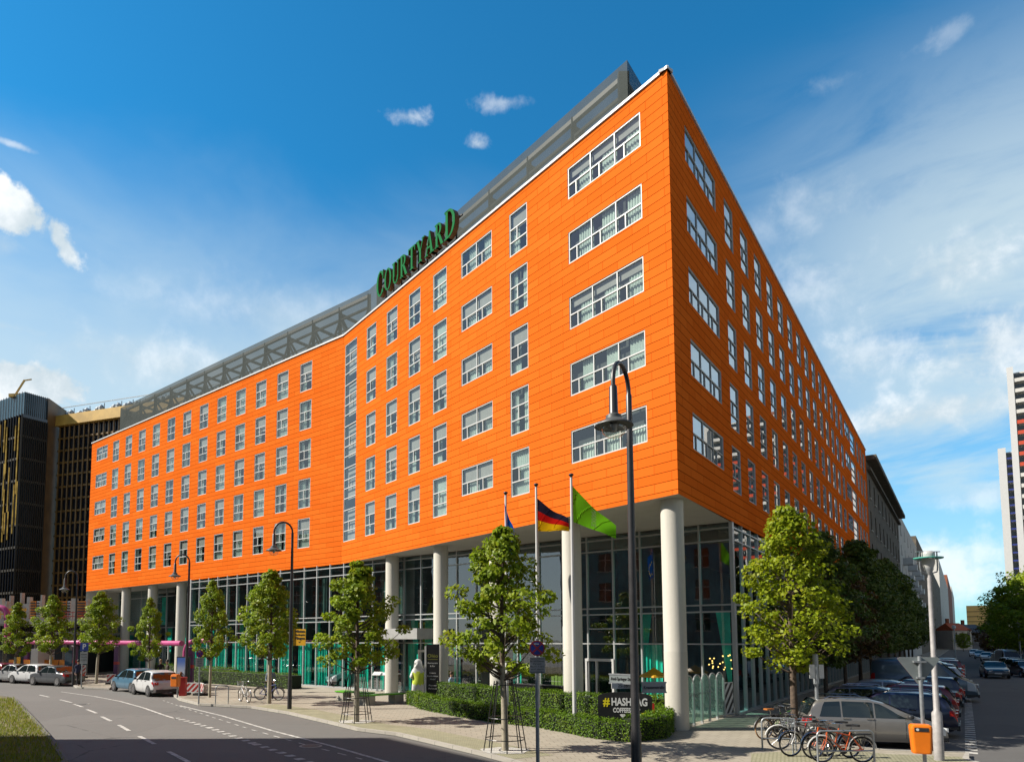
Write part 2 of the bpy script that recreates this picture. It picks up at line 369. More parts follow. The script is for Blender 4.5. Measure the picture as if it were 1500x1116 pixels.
    def torus(s, c, ax, Rr, r, n=28, k=6):
        c = Vector(c); ax = Vector(ax).normalized(); u = ax.orthogonal().normalized(); v = ax.cross(u); b = len(s.v)
        for i in range(n):
            t = 2*math.pi*i/n; d = u*math.cos(t)+v*math.sin(t)
            for j in range(k):
                q = 2*math.pi*j/k; s.v.append(tuple(c+d*(Rr+r*math.cos(q))+ax*r*math.sin(q)))
        for i in range(n):
            for j in range(k):
                s.f.append((b+i*k+j, b+((i+1) % n)*k+j, b+((i+1) % n)*k+(j+1) % k, b+i*k+(j+1) % k)); s.mi.append(s.cm); s.uv.append(None)
        return s
    def mesh(s, name, mats, smooth=False, org=None):
        me = bpy.data.meshes.new(name)
        vs = s.v if org is None else [tuple(Vector(p)-Vector(org)) for p in s.v]
        me.from_pydata(vs, [], s.f)
        for m_ in (mats if isinstance(mats, (list, tuple)) else [mats]): me.materials.append(m_)
        me.polygons.foreach_set('material_index', s.mi)
        if any(u is not None for u in s.uv):
            ul = me.uv_layers.new(name='UVMap'); li = 0
            for f, u in zip(s.f, s.uv):
                for k in range(len(f)):
                    ul.data[li].uv = u[k] if u else (s.v[f[k]][0], s.v[f[k]][1]); li += 1
        bm = bmesh.new(); bm.from_mesh(me); bmesh.ops.recalc_face_normals(bm, faces=bm.faces); bm.to_mesh(me); bm.free()
        if smooth:
            me.polygons.foreach_set('use_smooth', [True]*len(me.polygons)); me.set_sharp_from_angle(angle=R(smooth if smooth > 1 else 40))
        me.update(); return me
    def build(s, name, mats, parent=None, smooth=False, org=None):
        return link(name, s.mesh(name, mats, smooth, org), parent)
def link(name, me, parent=None, loc=None):
    o = bpy.data.objects.new(name, me); COL.objects.link(o)
    if parent: o.parent = parent
    if loc is not None: o.location = loc
    return o
def thing(name, label, cat, loc=(0, 0, 0), rz=0., group=None):
    o = bpy.data.objects.new(name, None); COL.objects.link(o); o.location = loc; o.rotation_euler = (0, 0, rz); o.empty_display_size = .3
    return tag(o, label, cat, group)
def tag(o, label, cat, group=None, kind=None):
    if label: o['label'] = label
    if cat: o['category'] = cat
    if group: o['group'] = group
    if kind: o['kind'] = kind
    return o
def dup(root, loc, rz=0., label=None, group=None, scale=None, mats=None):
    def cp(o, par):
        c = o.copy(); COL.objects.link(c)
        if par: c.parent = par
        for ch in o.children: cp(ch, c)
        return c
    r = cp(root, None); r.location = loc; r.rotation_euler = (0, 0, rz)
    if scale is not None: r.scale = scale if hasattr(scale, '__len__') else (scale,)*3
    if label: r['label'] = label
    if group: r['group'] = group
    return r
def text(s, size, m, parent, loc, rot, name='lettering', ext=.004, align='CENTER', xs=1., maxw=None, bold=0.):
    cu = bpy.data.curves.new('t', 'FONT'); cu.body = s; cu.size = size; cu.extrude = ext; cu.align_x = align; cu.align_y = 'CENTER'; cu.offset = bold
    cu.resolution_u = 3
    ob = bpy.data.objects.new('t', cu); COL.objects.link(ob)
    dg = bpy.context.evaluated_depsgraph_get(); me = bpy.data.meshes.new_from_object(ob.evaluated_get(dg))
    bpy.data.objects.remove(ob); bpy.data.curves.remove(cu)
    me.materials.clear(); me.materials.append(m); me.name = name
    k = xs
    if maxw and len(me.vertices):
        w = max(v.co.x for v in me.vertices)-min(v.co.x for v in me.vertices)
        k = maxw/w
    for v in me.vertices: v.co.x *= k
    o = link(name, me, parent, loc); o.rotation_euler = rot
    return o
def struct(o): o['kind'] = 'structure'; return o
# ================================================================== THE HOTEL
aA, aB, aC = R(124.42675), R(139.86367), R(52.84196)
dA, dB, dC = V2(aA), V2(aB), V2(aC)
nA, nB, nC = Vector((-math.sin(aA), math.cos(aA), 0)), Vector((-math.sin(aB), math.cos(aB), 0)), Vector((math.sin(aC), -math.cos(aC), 0))
c0 = Vector((7.1948, 20.7875, 0))*K; LA, LB, LC = 23.5908*K, 35.4879*K, 56*K
k0 = c0+dA*LA; l0 = k0+dB*LB; cE = c0+dC*LC
ZB, ZT = 7.3988*K, 21.337*K
UP = Vector((0, 0, 1))
hotel = thing('hotel', 'orange terracotta clad hotel with white framed windows on round concrete columns', 'hotel', c0)
HO = hotel.location.copy()
class Fac:
    def __init__(s, P, r, L): s.P = P; s.r = r; s.L = L; s.inn = UP.cross(r); s.rz = math.atan2(r.y, r.x)
    def __call__(s, x, y, z): return s.P+s.r*x+s.inn*y+UP*z
FA, FB, FC = Fac(k0, -dA, LA), Fac(l0, -dB, LB), Fac(c0, dC, LC)
HEAD = [(20.66-2.53*k)*K for k in range(5)]; HC_ = [(20.50-2.515*k)*K for k in range(5)]
TALL, WIDE = 1.87*K, 1.23*K
wins = []   # (facade, x0, z0, w, h, kind, row)
for k in range(5):
    for t0, t1, kd in ((1.12, 4.55, 'wide'), (6.86, 7.98, 'tall'), (9.16, 11.42, 'double'), (12.6, 13.77, 'tall'), (14.93, 16.04, 'tall'), (17.2, 18.36, 'tall'), (19.53, 20.66, 'tall')):
        h = TALL if kd == 'tall' else WIDE
        wins.append((FA, LA-t1*K, HEAD[k]-h, (t1-t0)*K, h, kd, k))
    for i in range(12):
        t0 = 3.03+2.435*i; wins.append((FB, LB-(t0+1.2)*K, HEAD[k]-TALL, 1.2*K, TALL, 'tall', k))
    wins.append((FB, LB-34.4*K, HEAD[k]-WIDE, 2.28*K, WIDE, 'double', k))
    wins.append((FC, 1.68*K, HC_[k]-1.26*K, 3.6*K, 1.26*K, 'wide', k))
    for i in range(14):
        wins.append((FC, (6.5+2.455*i)*K, HC_[k]-1.8*K, 1.23*K, 1.8*K, 'tall', k))
    wins.append((FC, 40.9*K, HC_[k]-1.23*K, 2.9*K, 1.23*K, 'double', k))
    for t0, w in ((44.2, 3.0), (48.5, 1.25), (50.9, 1.25), (53.3, 1.25)): wins.append((FC, t0*K, HC_[k]-1.8*K, w*K, 1.8*K, 'dark', k))
wins.append((FA, LA-23.42*K, HEAD[4]-TALL, 1.55*K, HEAD[0]-HEAD[4]+TALL, 'strip', 0))

def facade_wall(fc, z0, z1, ops):
    mb = MB(); rv = .17
    xs = sorted({0, fc.L} | {round(v, 4) for o in ops for v in (o[0], o[0]+o[2])}); zs = sorted({z0, z1} | {round(v, 4) for o in ops for v in (o[1], o[1]+o[3])})
    for i in range(len(xs)-1):
        for j in range(len(zs)-1):
            xm, zm = (xs[i]+xs[i+1])/2, (zs[j]+zs[j+1])/2
            if any(o[0] < xm < o[0]+o[2] and o[1] < zm < o[1]+o[3] for o in ops): continue
            a, b, c, d = xs[i], xs[i+1], zs[j], zs[j+1]
            q = [(a, c), (b, c), (b, d), (a, d)]
            mb.quad(*[fc(x, 0, z) for x, z in q], uv=[(x, z-z0+.176) for x, z in q])
    mb.cm = 1
    for x, z, w, h in ops:
        for (xa, za), (xb, zb) in (((x, z), (x+w, z)), ((x+w, z), (x+w, z+h)), ((x+w, z+h), (x, z+h)), ((x, z+h), (x, z))):
            mb.quad(fc(xa, 0, za), fc(xb, 0, zb), fc(xb, rv, zb), fc(xa, rv, za))
    return mb.build('facade', [M['orange'], M['white']], hotel, org=HO)
for fc in (FA, FB, FC): facade_wall(fc, ZB, ZT, [(w[1], w[2], w[3], w[4]) for w in wins if w[0] is fc])

# window pieces: xf maps (x, y, z) of the opening to a point
def frame_bars(kind, w, h):
    b = []
    def V(x, z0, z1): b.append((x, x, z0, z1, 0))
    def Hh(z, x0, x1): b.append((x0, x1, z, z, 1))
    for x in (0, w): V(x, 0, h)
    for z in (0, h): Hh(z, 0, w)
    if kind in ('tall', 'dark'):
        Hh(h*.32, 0, w); Hh(h*.62, 0, w)
        if kind == 'tall': V(w*.42, h*.32, h*.62)
    elif kind in ('wide', 'double'):
        n = 3 if kind == 'wide' else 2
        Hh(h*.45, 0, w)
        for i in range(1, n): V(w*i/n, 0, h)
        for i in range(n): V(w*(i+.36)/n, 0, h*.45)
    elif kind == 'strip':
        for k in range(5):
            z = HEAD[k]-HEAD[4]+TALL; Hh(z-.38*TALL, 0, w); Hh(z-.66*TALL, 0, w); V(w*.42, z-.66*TALL, z-.38*TALL)
            if k: Hh(z, 0, w)
            if k < 4: Hh(z-TALL*.98, 0, w)
    return b
def add_frame(mb, xf, kind, w, h):
    t = .05
    for x0, x1, z0, z1, o in frame_bars(kind, w, h):
        if o == 0:
            e = .034 if x0 in (0, w) else .023; xa, xb = (x0, x0+2*e*.8) if x0 == 0 else (x0-2*e*.8, x0) if x0 == w else (x0-e, x0+e)
            lo, hi = (xa, .028, z0+.004), (xb, .102, z1-.004)
        else:
            e = .034 if z0 in (0, h) else .025; za, zb = (z0, z0+2*e*.8) if z0 == 0 else (z0-2*e*.8, z0) if z0 == h else (z0-e, z0+e)
            lo, hi = (x0+.003, .022, za), (x1-.003, .106, zb)
        c = (xf(*lo)+xf(*hi))/2; ux = xf(1, 0, 0)-xf(0, 0, 0); uy = xf(0, 1, 0)-xf(0, 0, 0)
        mb.obox(c, ux, uy, hi[0]-lo[0], hi[1]-lo[1], hi[2]-lo[2])
def add_pane(mb, xf, kind, w, h): mb.quad(xf(.01, .066, .01), xf(w-.01, .066, .01), xf(w-.01, .066, h-.01), xf(.01, .066, h-.01))
def add_curtain(mb, xf, kind, w, h, seed, new=lambda: None):
    r = random.Random(seed)
    if kind == 'strip':
        for k in range(5):
            z = HEAD[k]-HEAD[4]
            for za, zb in ((z, z+TALL*.6), (z+TALL*.62, z+TALL)):
                mb = new() or mb; mb.cm = 1
                mb.quad(xf(.0, .25, za), xf(w, .25, za), xf(w, .25, zb), xf(0, .25, zb))
        return
    spans = []
    if kind in ('tall', 'dark'):
        a = r.choice((.28, .36, .44)); bq = r.choice((.22, .34, .42)); spans = [(0, w*a), (w*(1-bq), w)]
        if r.random() < .25: spans = [(0, w)]
    else:
        n = 3 if kind == 'wide' else 2
        for i in range(n): spans.append((w*(i+.30+r.random()*.1)/n, w*(i+.95)/n))
    top = h if kind in ('tall', 'dark') else h*(1 if r.random() < .35 else .55)
    for a, b in spans:
        mb = new() or mb; mb.cm = 0; n = max(3, int((b-a)/.045)); p = None
        for i in range(n+1):
            x = a+(b-a)*i/n; y = .22+.03*math.sin(i*2.1+seed)
            if p: mb.quad(xf(p[0], p[1], .02), xf(x, y, .02), xf(x, y, top), xf(p[0], p[1], top))
            p = (x, y)
    r2 = r.random()
    if r2 < .72 and kind != 'dark':       # blind drawn part of the way down, its mauve painted for the lilac reflection
        mb = new() or mb; mb.cm = 1; zb = h*r.choice((.62, .62, .64, .78, .45) if kind == 'tall' else (.45, .45, .47, .7)); mb.quad(xf(.02, .16, zb), xf(w-.02, .16, zb), xf(w-.02, .16, h-.02), xf(.02, .16, h-.02))
def area(wd):
    fc, x, z, w, h = wd[:5]
    p = [proj(*fc(a, 0, b)) for a, b in ((x, z), (x+w, z), (x+w, z+h), (x, z+h))]
    return abs(sum(p[i][0]*p[(i+1) % 4][1]-p[(i+1) % 4][0]*p[i][1] for i in range(4)))/2
wins.sort(key=area, reverse=True)
cache = {}
def win_meshes(kind, w, h, var, street):
    key = (kind, round(w, 3), round(h, 3), var, street)
    if key not in cache:
        xf = lambda x, y, z: Vector((x, y, z))
        a, b, cl_ = MB(), MB(), []; add_pane(a, xf, kind, w, h); add_frame(b, xf, kind, w, h)
        def new(): cl_.append(MB()); return cl_[-1]
        add_curtain(None, xf, kind, w, h, var, new)
        cache[key] = (a.mesh('window', M['pane_c'] if street else M['pane']), b.mesh('frame', M['frame_dark'] if street else M['white']), [c.mesh('blind' if c.cm else 'curtain', [M['curtain'], M['blind_reflection']]) for c in cl_])
    return cache[key]
ra, rb, rc = MB(), MB(), MB()
for i, (fc, x, z, w, h, kind, row) in enumerate(wins):
    if i < 100:
        a, b, c = win_meshes(kind, w, h, rnd.randrange(11), fc is FC)
        o = link('window', a, hotel, fc(x, 0, z)-HO); o.rotation_euler = (0, 0, fc.rz)
        link('frame', b, o)
        for cm_ in c: link(cm_.name.split('.')[0], cm_, o)
        if kind == 'tall' and rnd.random() < .12:          # one casement left open on a dark room
            sb = MB(); sb.box((w*.06, .055, h*.345), (w*.40, .062, h*.60)); link('open_casement', sb.mesh('open_casement', M['dark_win']), o)
    else:
        xf = lambda X, Y, Z, fc=fc, x=x, z=z: fc(x+X, Y, z+Z)
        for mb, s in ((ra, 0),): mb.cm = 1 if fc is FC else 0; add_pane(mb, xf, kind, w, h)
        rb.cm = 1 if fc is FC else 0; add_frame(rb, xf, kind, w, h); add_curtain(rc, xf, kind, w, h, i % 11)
o = ra.build('window', [M['pane'], M['pane_c']], hotel, org=HO); o['kind'] = 'stuff'; o['label'] = 'smaller far guest room windows'
q = rb.build('frame', [M['white'], M['frame_dark']], o, org=HO); q = rc.build('curtain', [M['curtain'], M['blind_reflection']], o, org=HO)
# dark rooms behind the windows, roof, soffit and rear walls
mb = MB()
for fc in (FA, FB, FC):
    a, b = .3, fc.L-.3
    if fc is FC: a = 1.6
    if fc is FA: b = fc.L-1.6; a = .5
    mb.quad(fc(a, 1.3, ZB+.1), fc(b, 1.3, ZB+.1), fc(b, 1.3, ZT-.3), fc(a, 1.3, ZT-.3))
    for k in range(6):
        z = ZB+.15+k*2.53*K+.0
        mb.obox(fc((a+b)/2, .75, z), fc.r, fc.inn, b-a, 1.0, .2)
mb.build('room_interior', M['room'], hotel, org=HO)
bC, bL = cE-nC*16, l0-nB*16
den = dB.x*dC.y-dB.y*dC.x; w_ = bC-bL; tt = (w_.x*dC.y-w_.y*dC.x)/den; bX = bL+dB*tt
foot = [l0, k0, c0, cE, bC, bX, bL]
mb = MB(); mb.quad(*[Vector((p.x, p.y, ZT-.35)) for p in foot]); mb.build('roof', M['roofgrey'], hotel, org=HO)
mb = MB()
for a, b in ((cE, bC), (bC, bX), (bX, bL), (bL, l0)): mb.quad(a, b, b+UP*ZT, a+UP*ZT)
mb.build('rear_wall', M['soffit'], hotel, org=HO)
U0, U1 = -16.9*K, 22.33*K                 # lobby glass along the line of the left wing, u counted right from the bend
gB = Fac(k0, -dB, 0); Gc = gB(U1, 0, 0)
mb = MB(); mb.quad(k0+UP*(ZB+.01), c0+UP*(ZB+.01), Gc+UP*(ZB+.01)); mb.build('soffit', M['soffit'], hotel, org=HO); mb = MB()
RD = 3.0*K; rl = FB(0, 0, 0); rr = gB(U0, 0, 0)
mb.quad(*[p+UP*(ZB+.01) for p in (l0, rr, gB(U0, RD, 0), FB(0, RD, 0))])
mb.build('soffit', M['soffit'], hotel, org=HO)
mb = MB(); th, pr = .11, .07            # white coping
for fc in (FA, FB, FC): mb.obox(fc(fc.L/2, .11, ZT+.05), fc.r, fc.inn, fc.L+.1, .36, th)
mb.build('coping', M['white'], hotel, org=HO)
mb = MB(); mb.obox(FB(LB-1.2, 1.1, ZT+.45), FB.r, FB.inn, 3.6, .2, .8); mb.build('parapet_upstand', M['cream'], hotel, org=HO)

# columns
for t in (.76, 5.29, 9.72, 14.08, 18.76):
    p = c0+dA*t*K-nA*.68*K; mb = MB(); mb.tube([(0, 0, 0), (0, 0, 2.9), (0, 0, 2.92), (0, 0, ZB+.005)], [.41, .41, .405, .405], 28); link('column', mb.mesh('column', M['column'], 40), hotel, p-HO)
for t in (19.4, 24.0, 28.7, 33.4):
    p = k0+dB*t*K-nB*.6*K; mb = MB(); mb.tube([(0, 0, 0), (0, 0, ZB+.005)], .42, 28); link('column', mb.mesh('column', M['column'], 40), hotel, p-HO)

# lobby glazing
TR = [7.20*K, 6.72*K, 4.25*K, 3.99*K, 2.745*K, .22]
def glazing(fc, x0, x1, n, trs, ztop, extra=()):
    g, m_, sp = MB(), MB(), MB(); w = (x1-x0)/n
    g.quad(fc(x0, 0, .2), fc(x1, 0, .2), fc(x1, 0, ztop), fc(x0, 0, ztop))
    for i in range(n+1):
        e = .035 if 0 < i < n else .075
        m_.obox(fc(x0+w*i, .0, (ztop+.1)/2+.05), fc.r, fc.inn, 2*e, .16, ztop-.1)
    for z in trs: m_.obox(fc((x0+x1)/2, -.01, z), fc.r, fc.inn, x1-x0, .13, .062)
    for i, z in extra: m_.obox(fc(x0+w*(i+.5), -.008, z), fc.r, fc.inn, w-.06, .12, .055)
    sp.obox(fc((x0+x1)/2, .12, (TR[2]+TR[3])/2), fc.r, fc.inn, x1-x0, .12, TR[2]-TR[3]-.07)
    m_.obox(fc((x0+x1)/2, .02, .11), fc.r, fc.inn, x1-x0, .2, .2)
    o = g.build('curtain_wall', M['front_glass'], hotel, org=HO)
    m_.build('mullion_grid', M['alu'], o, org=HO); sp.build('spandrel', M['slab'], o, org=HO)
    return o
glazing(gB, U0, U1, 32, TR[:-1], ZB-.02, [(i, 3.38*K) for i in (5, 8, 9, 14, 15, 17, 24, 27, 28)])
gC = Fac(Gc, dC, 0); LCg = (cE-Gc).dot(dC)
glazing(gC, .08, LCg, 38, TR[:-1], ZB-.02)
glazing(Fac(l0-nB*RD, -dB, 0), .05, LB+U0-.05, 8, [TR[1], TR[3], TR[4]], ZB-.02)
sd = Fac(rr-nB*RD, nB, 0); glazing(sd, .1, RD-.1, 2, TR[:-1], ZB-.02)
# rooms behind the lobby glass: back wall, floor, gallery slab, teal drapes, teal panels painted as reflections
mb = MB()
bw = Fac(k0-nB*6.5, -dB, 0)
mb.quad(bw(U0-1, 0, 0), bw(U1-8, 0, 0), bw(U1-8, 0, ZB), bw(U0-1, 0, ZB))
bc = Fac(Gc-nC*6.5, dC, 0); mb.quad(bc(3, 0, 0), bc(LCg, 0, 0), bc(LCg, 0, ZB), bc(3, 0, ZB))
bl = Fac(l0-nB*(RD+5), -dB, 0); mb.quad(bl(0, 0, 0), bl(LB+U0, 0, 0), bl(LB+U0, 0, ZB), bl(0, 0, ZB))
mb.quad(l0-nB*RD, l0-nB*(RD+5), l0-nB*(RD+5)+UP*ZB, l0-nB*RD+UP*ZB)
lf = [gB(U0, .3, 0), gB(U1, .3, 0), bc(LCg, 0, 0), bw(U0, 0, 0)]
mb.quad(*[p+UP*.17 for p in (gB(U0, .2, 0), gB(U1-.3, .2, 0), gC(6, 6.5, 0), bw(U0, 0, 0))])
mb.quad(*[p+UP*.17 for p in (gC(.3, .2, 0), gC(LCg, .2, 0), bc(LCg, 0, 0), bc(6, 0, 0))])
mb.obox(gB((U0+U1)/2-2, 3.4, 4.12*K), gB.r, gB.inn, U1-U0-5, 6., .2); mb.obox(gC(LCg/2+1, 3.4, 4.12*K), gC.r, gC.inn, LCg-5, 6., .2)
mb.quad(*[p+UP*(ZB-.04) for p in (gB(U0, .2, 0), gB(U1-.3, .2, 0), gC(6, 6.5, 0), bw(U0, 0, 0))])
mb.build('lobby_interior', M['lobby'], hotel, org=HO)
mb = MB(); rd = random.Random(3); w = (U1-U0)/32
for i in range(0, 32):
    x = U0+i*w
    pc = [(.03, .6), (.0, 0)] if i % 4 == 1 else [(.04, .5)] if i % 3 == 0 else [(.3, .97)] if i % 3 == 1 else [(.02, .32), (.62, .98)]
    zt_, zb_ = TR[4]-.05, .2
    if i > 16: pc = pc if i in (18, 20, 23, 29) else []
    for a, b in pc:
        n = max(2, int((b-a)*w/.07)); p = None
        for j in range(n+1):
            X = x+w*(a+(b-a)*j/n); Y = .32+.045*math.sin(j*1.7+i)
            if p: mb.quad(gB(p[0], p[1], zb_), gB(X, Y, zb_), gB(X, Y, zt_), gB(p[0], p[1], zt_))
            p = (X, Y)
    if rd.random() < .5:
        a = rd.uniform(0, .5); mb.quad(gB(x+w*a, 1.6, TR[3] if rd.random() < .5 else .2), gB(x+w*(a+.45), 1.6, TR[3] if rd.random() < .5 else .2), gB(x+w*(a+.45), 1.6, TR[2]), gB(x+w*a, 1.6, TR[2]))  # random teal panels added for the teal reflections in the glass
rw = Fac(l0-nB*RD, -dB, 0)
for i in range(14):
    x = .5+i*1.35
    if i % 3 != 2:
        za, zb_ = (.2, TR[3]) if i % 2 else (TR[2], ZB-.8)
        mb.quad(rw(x, .5, za), rw(x+.9, .5, za), rw(x+.9, .5, zb_), rw(x, .5, zb_))
mb.build('drape_reflection', M['teal'], hotel, org=HO)
mb = MB()                                  # pale upper drapes
for i in range(2, 18):
    x = U0+i*w
    if rd.random() < .6:
        a = rd.uniform(.0, .6); n = 6; p = None
        for j in range(n+1):
            X = x+w*(a+.38*j/n); Y = .4+.05*math.sin(j*2.1+i)
            if p: mb.quad(gB(p[0], p[1], TR[2]+.1), gB(X, Y, TR[2]+.1), gB(X, Y, TR[1]-.05), gB(p[0], p[1], TR[1]-.05))
            p = (X, Y)
mb.build('upper_drape', mat('grey_brown_drape', (.16, .15, .13), .9, noise=(2, .2)), hotel, org=HO)
# entrance canopy, doors, warm pendant lamps of the bar
mb = MB(); mb.obox(gB(5.75*K, -.85, 3.22*K), gB.r, gB.inn, 3.4*K, 1.7, .62); mb.build('canopy', mat('canopy_zinc', (.48, .48, .47), .5, metal=.2, noise=(2, .08)), hotel, org=HO)
def door(fc, x, w, h, name='door'):
    d = MB()
    d.obox(fc(x, -.06, h/2+.05), fc.r, fc.inn, .1, .14, h); d.obox(fc(x+w, -.06, h/2+.05), fc.r, fc.inn, .1, .14, h)
    d.obox(fc(x+w/2, -.06, h+.06), fc.r, fc.inn, w+.1, .15, .13); d.obox(fc(x+w*.38, -.055, h/2), fc.r, fc.inn, .08, .12, h)
    o = d.build(name, M['white'], hotel, org=HO); g = MB(); g.obox(fc(x+w/2, .02, h/2+.05), fc.r, fc.inn, w-.1, .02, h-.1); g.build('door_glass', M['carglass'], o, org=HO)
    hd = MB(); hd.obox(fc(x+w*.46, -.16, 1.1), fc.r, fc.inn, .03, .03, .7); hd.build('handle', M['chrome'], o, org=HO)
door(gB, 16.12*K, 1.25*K, 2.0*K); door(rw, 8.3*K, 1.6*K, 2.3*K); door(gB, 6.3*K, 1.5, 2.6)
mb = MB(); rd = random.Random(11)
for i in range(26):
    u = rd.choice((rd.uniform(19.6, 20.0), rd.uniform(21.0, 21.9), rd.uniform(21.0, 21.9)))*K; p = gB(u, rd.uniform(.6, 2.2), rd.uniform(1.75, 2.35)*K)
    mb.lathe([(0, -.035), (.03, -.02), (.035, 0), (.03, .02), (0, .035)], p, 8)
mb.build('pendant_lamp', mat('warm_lamp', (.9, .5, .2), .5, emit=(1., .45, .12, 2.2)), hotel, org=HO)

# roof screen: steel mesh over trusses, set back from both fronts
S_ = 1.8*K; ZS = 24.9*K
PA, PB = c0-nA*S_, k0-nB*S_
den = dA.x*dB.y-dA.y*dB.x; w_ = PB-PA; tk = (w_.x*dB.y-w_.y*dB.x)/den; kk = PA+dA*tk
tq = min(np.arange(1, 6, .01), key=lambda q: abs(proj(*(PA+dA*(q*K))[:2], ZS)[0]-918.5)); e0 = PA+dA*(float(tq)*K); tq = min(np.arange(28, 35, .02), key=lambda q: abs(proj(*(PB+dB*(q*K))[:2], ZS)[0]-176.5)); e1 = PB+dB*(float(tq)*K)
m = bpy.data.materials.new('screen_mesh'); m.use_nodes = True; t = NT(m.node_tree); t.n.clear()
tcn = t.node('ShaderNodeTexCoord'); ff = t.noise(tcn.outputs['Object'], .5, 3)
tr = t.node('ShaderNodeBsdfTransparent'); df = t.node('ShaderNodeBsdfDiffuse', {'Color': t.mix(ff, (.048, .055, .052), (.085, .094, .09))})
t.node('ShaderNodeOutputMaterial', {0: t.node('ShaderNodeMixShader', {0: .80, 1: tr.outputs[0], 2: df.outputs[0]}).outputs[0]})
scr = MB(); trs = MB(); zb_ = ZT-.1
runs = [(e0, kk, nA, .5), (kk, e1, nB, .5), (e0, e0+dC*16, nC, .5), (e1, e1-nB*9, -dB, .5)]
for a, b, nn, ins in runs:
    L = (b-a).length; d = (b-a).normalized(); n = max(2, round(L/3.3))
    scr.quad(a+UP*zb_, b+UP*zb_, b+UP*ZS, a+UP*ZS)
    A_, B_ = a-nn*ins, b-nn*ins; q0_, q1_ = A_+d*.5, B_-d*.5
    trs.beam(q0_+UP*(ZS-.13), q1_+UP*(ZS-.13), .22); trs.beam(q0_+UP*(ZS-.95), q1_+UP*(ZS-.95), .14); trs.beam(q0_+UP*(ZS-1.9), q1_+UP*(ZS-1.9), .09); trs.beam(q0_+d*4-nn*1.6+UP*(ZS-1.4), q1_-d*4-nn*1.6+UP*(ZS-1.4), .16); trs.beam(q0_+UP*(zb_+.5), q1_+UP*(zb_+.5), .26)
    for i in range(n+1):
        p = A_+d*(.5+(L-1)*i/n); trs.beam(p+UP*zb_, p+UP*ZS, .24, up=(1, 0, 0))
        if 0 < i < n: trs.beam(p+UP*(ZS-.5), p-nn*3.2+UP*(ZS-.5), .18); trs.beam(p-nn*3.2+UP*zb_, p-nn*3.2+UP*(ZS-.4), .2, up=(1, 0, 0)); trs.beam(p+UP*(ZS-.6), p-nn*3.2+UP*zb_, .13)
        if i < n:
            p2 = A_+d*(.5+(L-1)*(i+1)/n); pm = (p+p2)/2
            trs.beam(p+UP*(ZS-.95), pm+UP*(zb_+.5), .12); trs.beam(pm+UP*(zb_+.5), p2+UP*(ZS-.95), .12)
    trs.beam(q0_+d*3-nn*3.2+UP*(ZS-.4), q1_-d*3-nn*3.2+UP*(ZS-.4), .2)
o = scr.build('roof_screen', m, hotel, org=HO); trs.build('truss', M['steel'], o, org=HO)
mb = MB()
for a, b, nn, zz in ((kk-nB*5+dB*3, kk-nB*5+dB*16, nB, ZT+2.6), (kk-nB*5.5+dB*19, kk-nB*5.5+dB*33, nB, ZT+2.0), (e0+dA*14-nA*5, e0+dA*22-nA*5, nA, ZT+2.2)):
    mb.obox((a+b)/2-nn*1.5+UP*(zz+ZT)/2, (b-a), nn, (b-a).length, 3, zz-ZT)
mb.build('plant_room', mat('plant_cladding', (.34, .36, .36), .6, noise=(1, .15)), hotel, org=HO)

# rooftop name sign
def strokes(ch):
    "serif capital in a box 0..w x 0..1: list of polygons, and its width"
    st, tn, sf = .17, .075, .055; P = []
    rect = lambda x0, y0, x1, y1: P.append([(x0, y0), (x1, y0), (x1, y1), (x0, y1)])
    def arc(cx, cy, rx, ry, a0, a1, tk0, tk1, n=14):
        for i in range(n):
            q = []
            for a, w in ((a0+(a1-a0)*i/n, i), (a0+(a1-a0)*(i+1)/n, i+1)):
                th = tk0+(tk1-tk0)*abs(math.cos(a)); q.append((cx+rx*math.cos(a), cy+ry*math.sin(a), cx+(rx-th)*math.cos(a), cy+(ry-th*.6-.02)*math.sin(a)))
            P.append([q[0][:2], q[1][:2], q[1][2:], q[0][2:]])
    pi = math.pi
    if ch == 'C': w = .70; arc(.38, .5, .38, .52, .22*pi, 1.78*pi, tn, st); rect(.62, .62, .68, .98); rect(.63, .08, .67, .25)
    elif ch == 'O': w = .78; arc(.39, .5, .39, .52, 0, 2*pi, tn, st, 24)
    elif ch == 'U': w = .76; rect(.08, .32, .08+st, 1); rect(.60, .32, .60+tn, 1); arc(.378, .32, .298, .34, pi, 2*pi, tn, .12); rect(0, 1-sf, .34, 1); rect(.50, 1-sf, .78, 1)
    elif ch == 'R': w = .76; rect(.08, 0, .08+st, 1); arc(.30, .74, .30, .26, -pi/2, pi/2, tn, st); rect(.2, 1-tn, .32, 1); rect(.2, .48, .32, .48+tn); P.append([(.30, .48), (.48, .48), (.78, 0), (.56, 0)]); rect(0, 0, .34, sf); rect(0, 1-sf, .2, 1)
    elif ch == 'T': w = .70; rect(.27, 0, .27+st, 1); rect(0, 1-tn, .70, 1); rect(0, .76, .06, 1); rect(.64, .76, .70, 1); rect(.17, 0, .54, sf)
    elif ch == 'Y': w = .78; rect(.31, 0, .31+st, .46); P.append([(.04, 1), (.24, 1), (.48, .44), (.31, .44)]); P.append([(.66, 1), (.74, 1), (.45, .44), (.38, .44)]); rect(.2, 0, .58, sf); rect(-.03, 1-sf, .32, 1); rect(.56, 1-sf, .84, 1)
    elif ch == 'A': w = .80; P.append([(.06, 0), (.14, 0), (.43, .98), (.37, .98)]); P.append([(.53, 0), (.74, 0), (.45, 1), (.34, 1)]); rect(.2, .28, .56, .28+tn); rect(-.04, 0, .26, sf); rect(.44, 0, .84, sf)
    elif ch == 'D': w = .80; rect(.08, 0, .08+st, 1); arc(.28, .5, .50, .50, -pi/2, pi/2, tn, st); rect(.2, 1-tn, .3, 1); rect(.2, 0, .3, tn); rect(0, 0, .3, sf); rect(0, 1-sf, .3, 1)
    return P, w
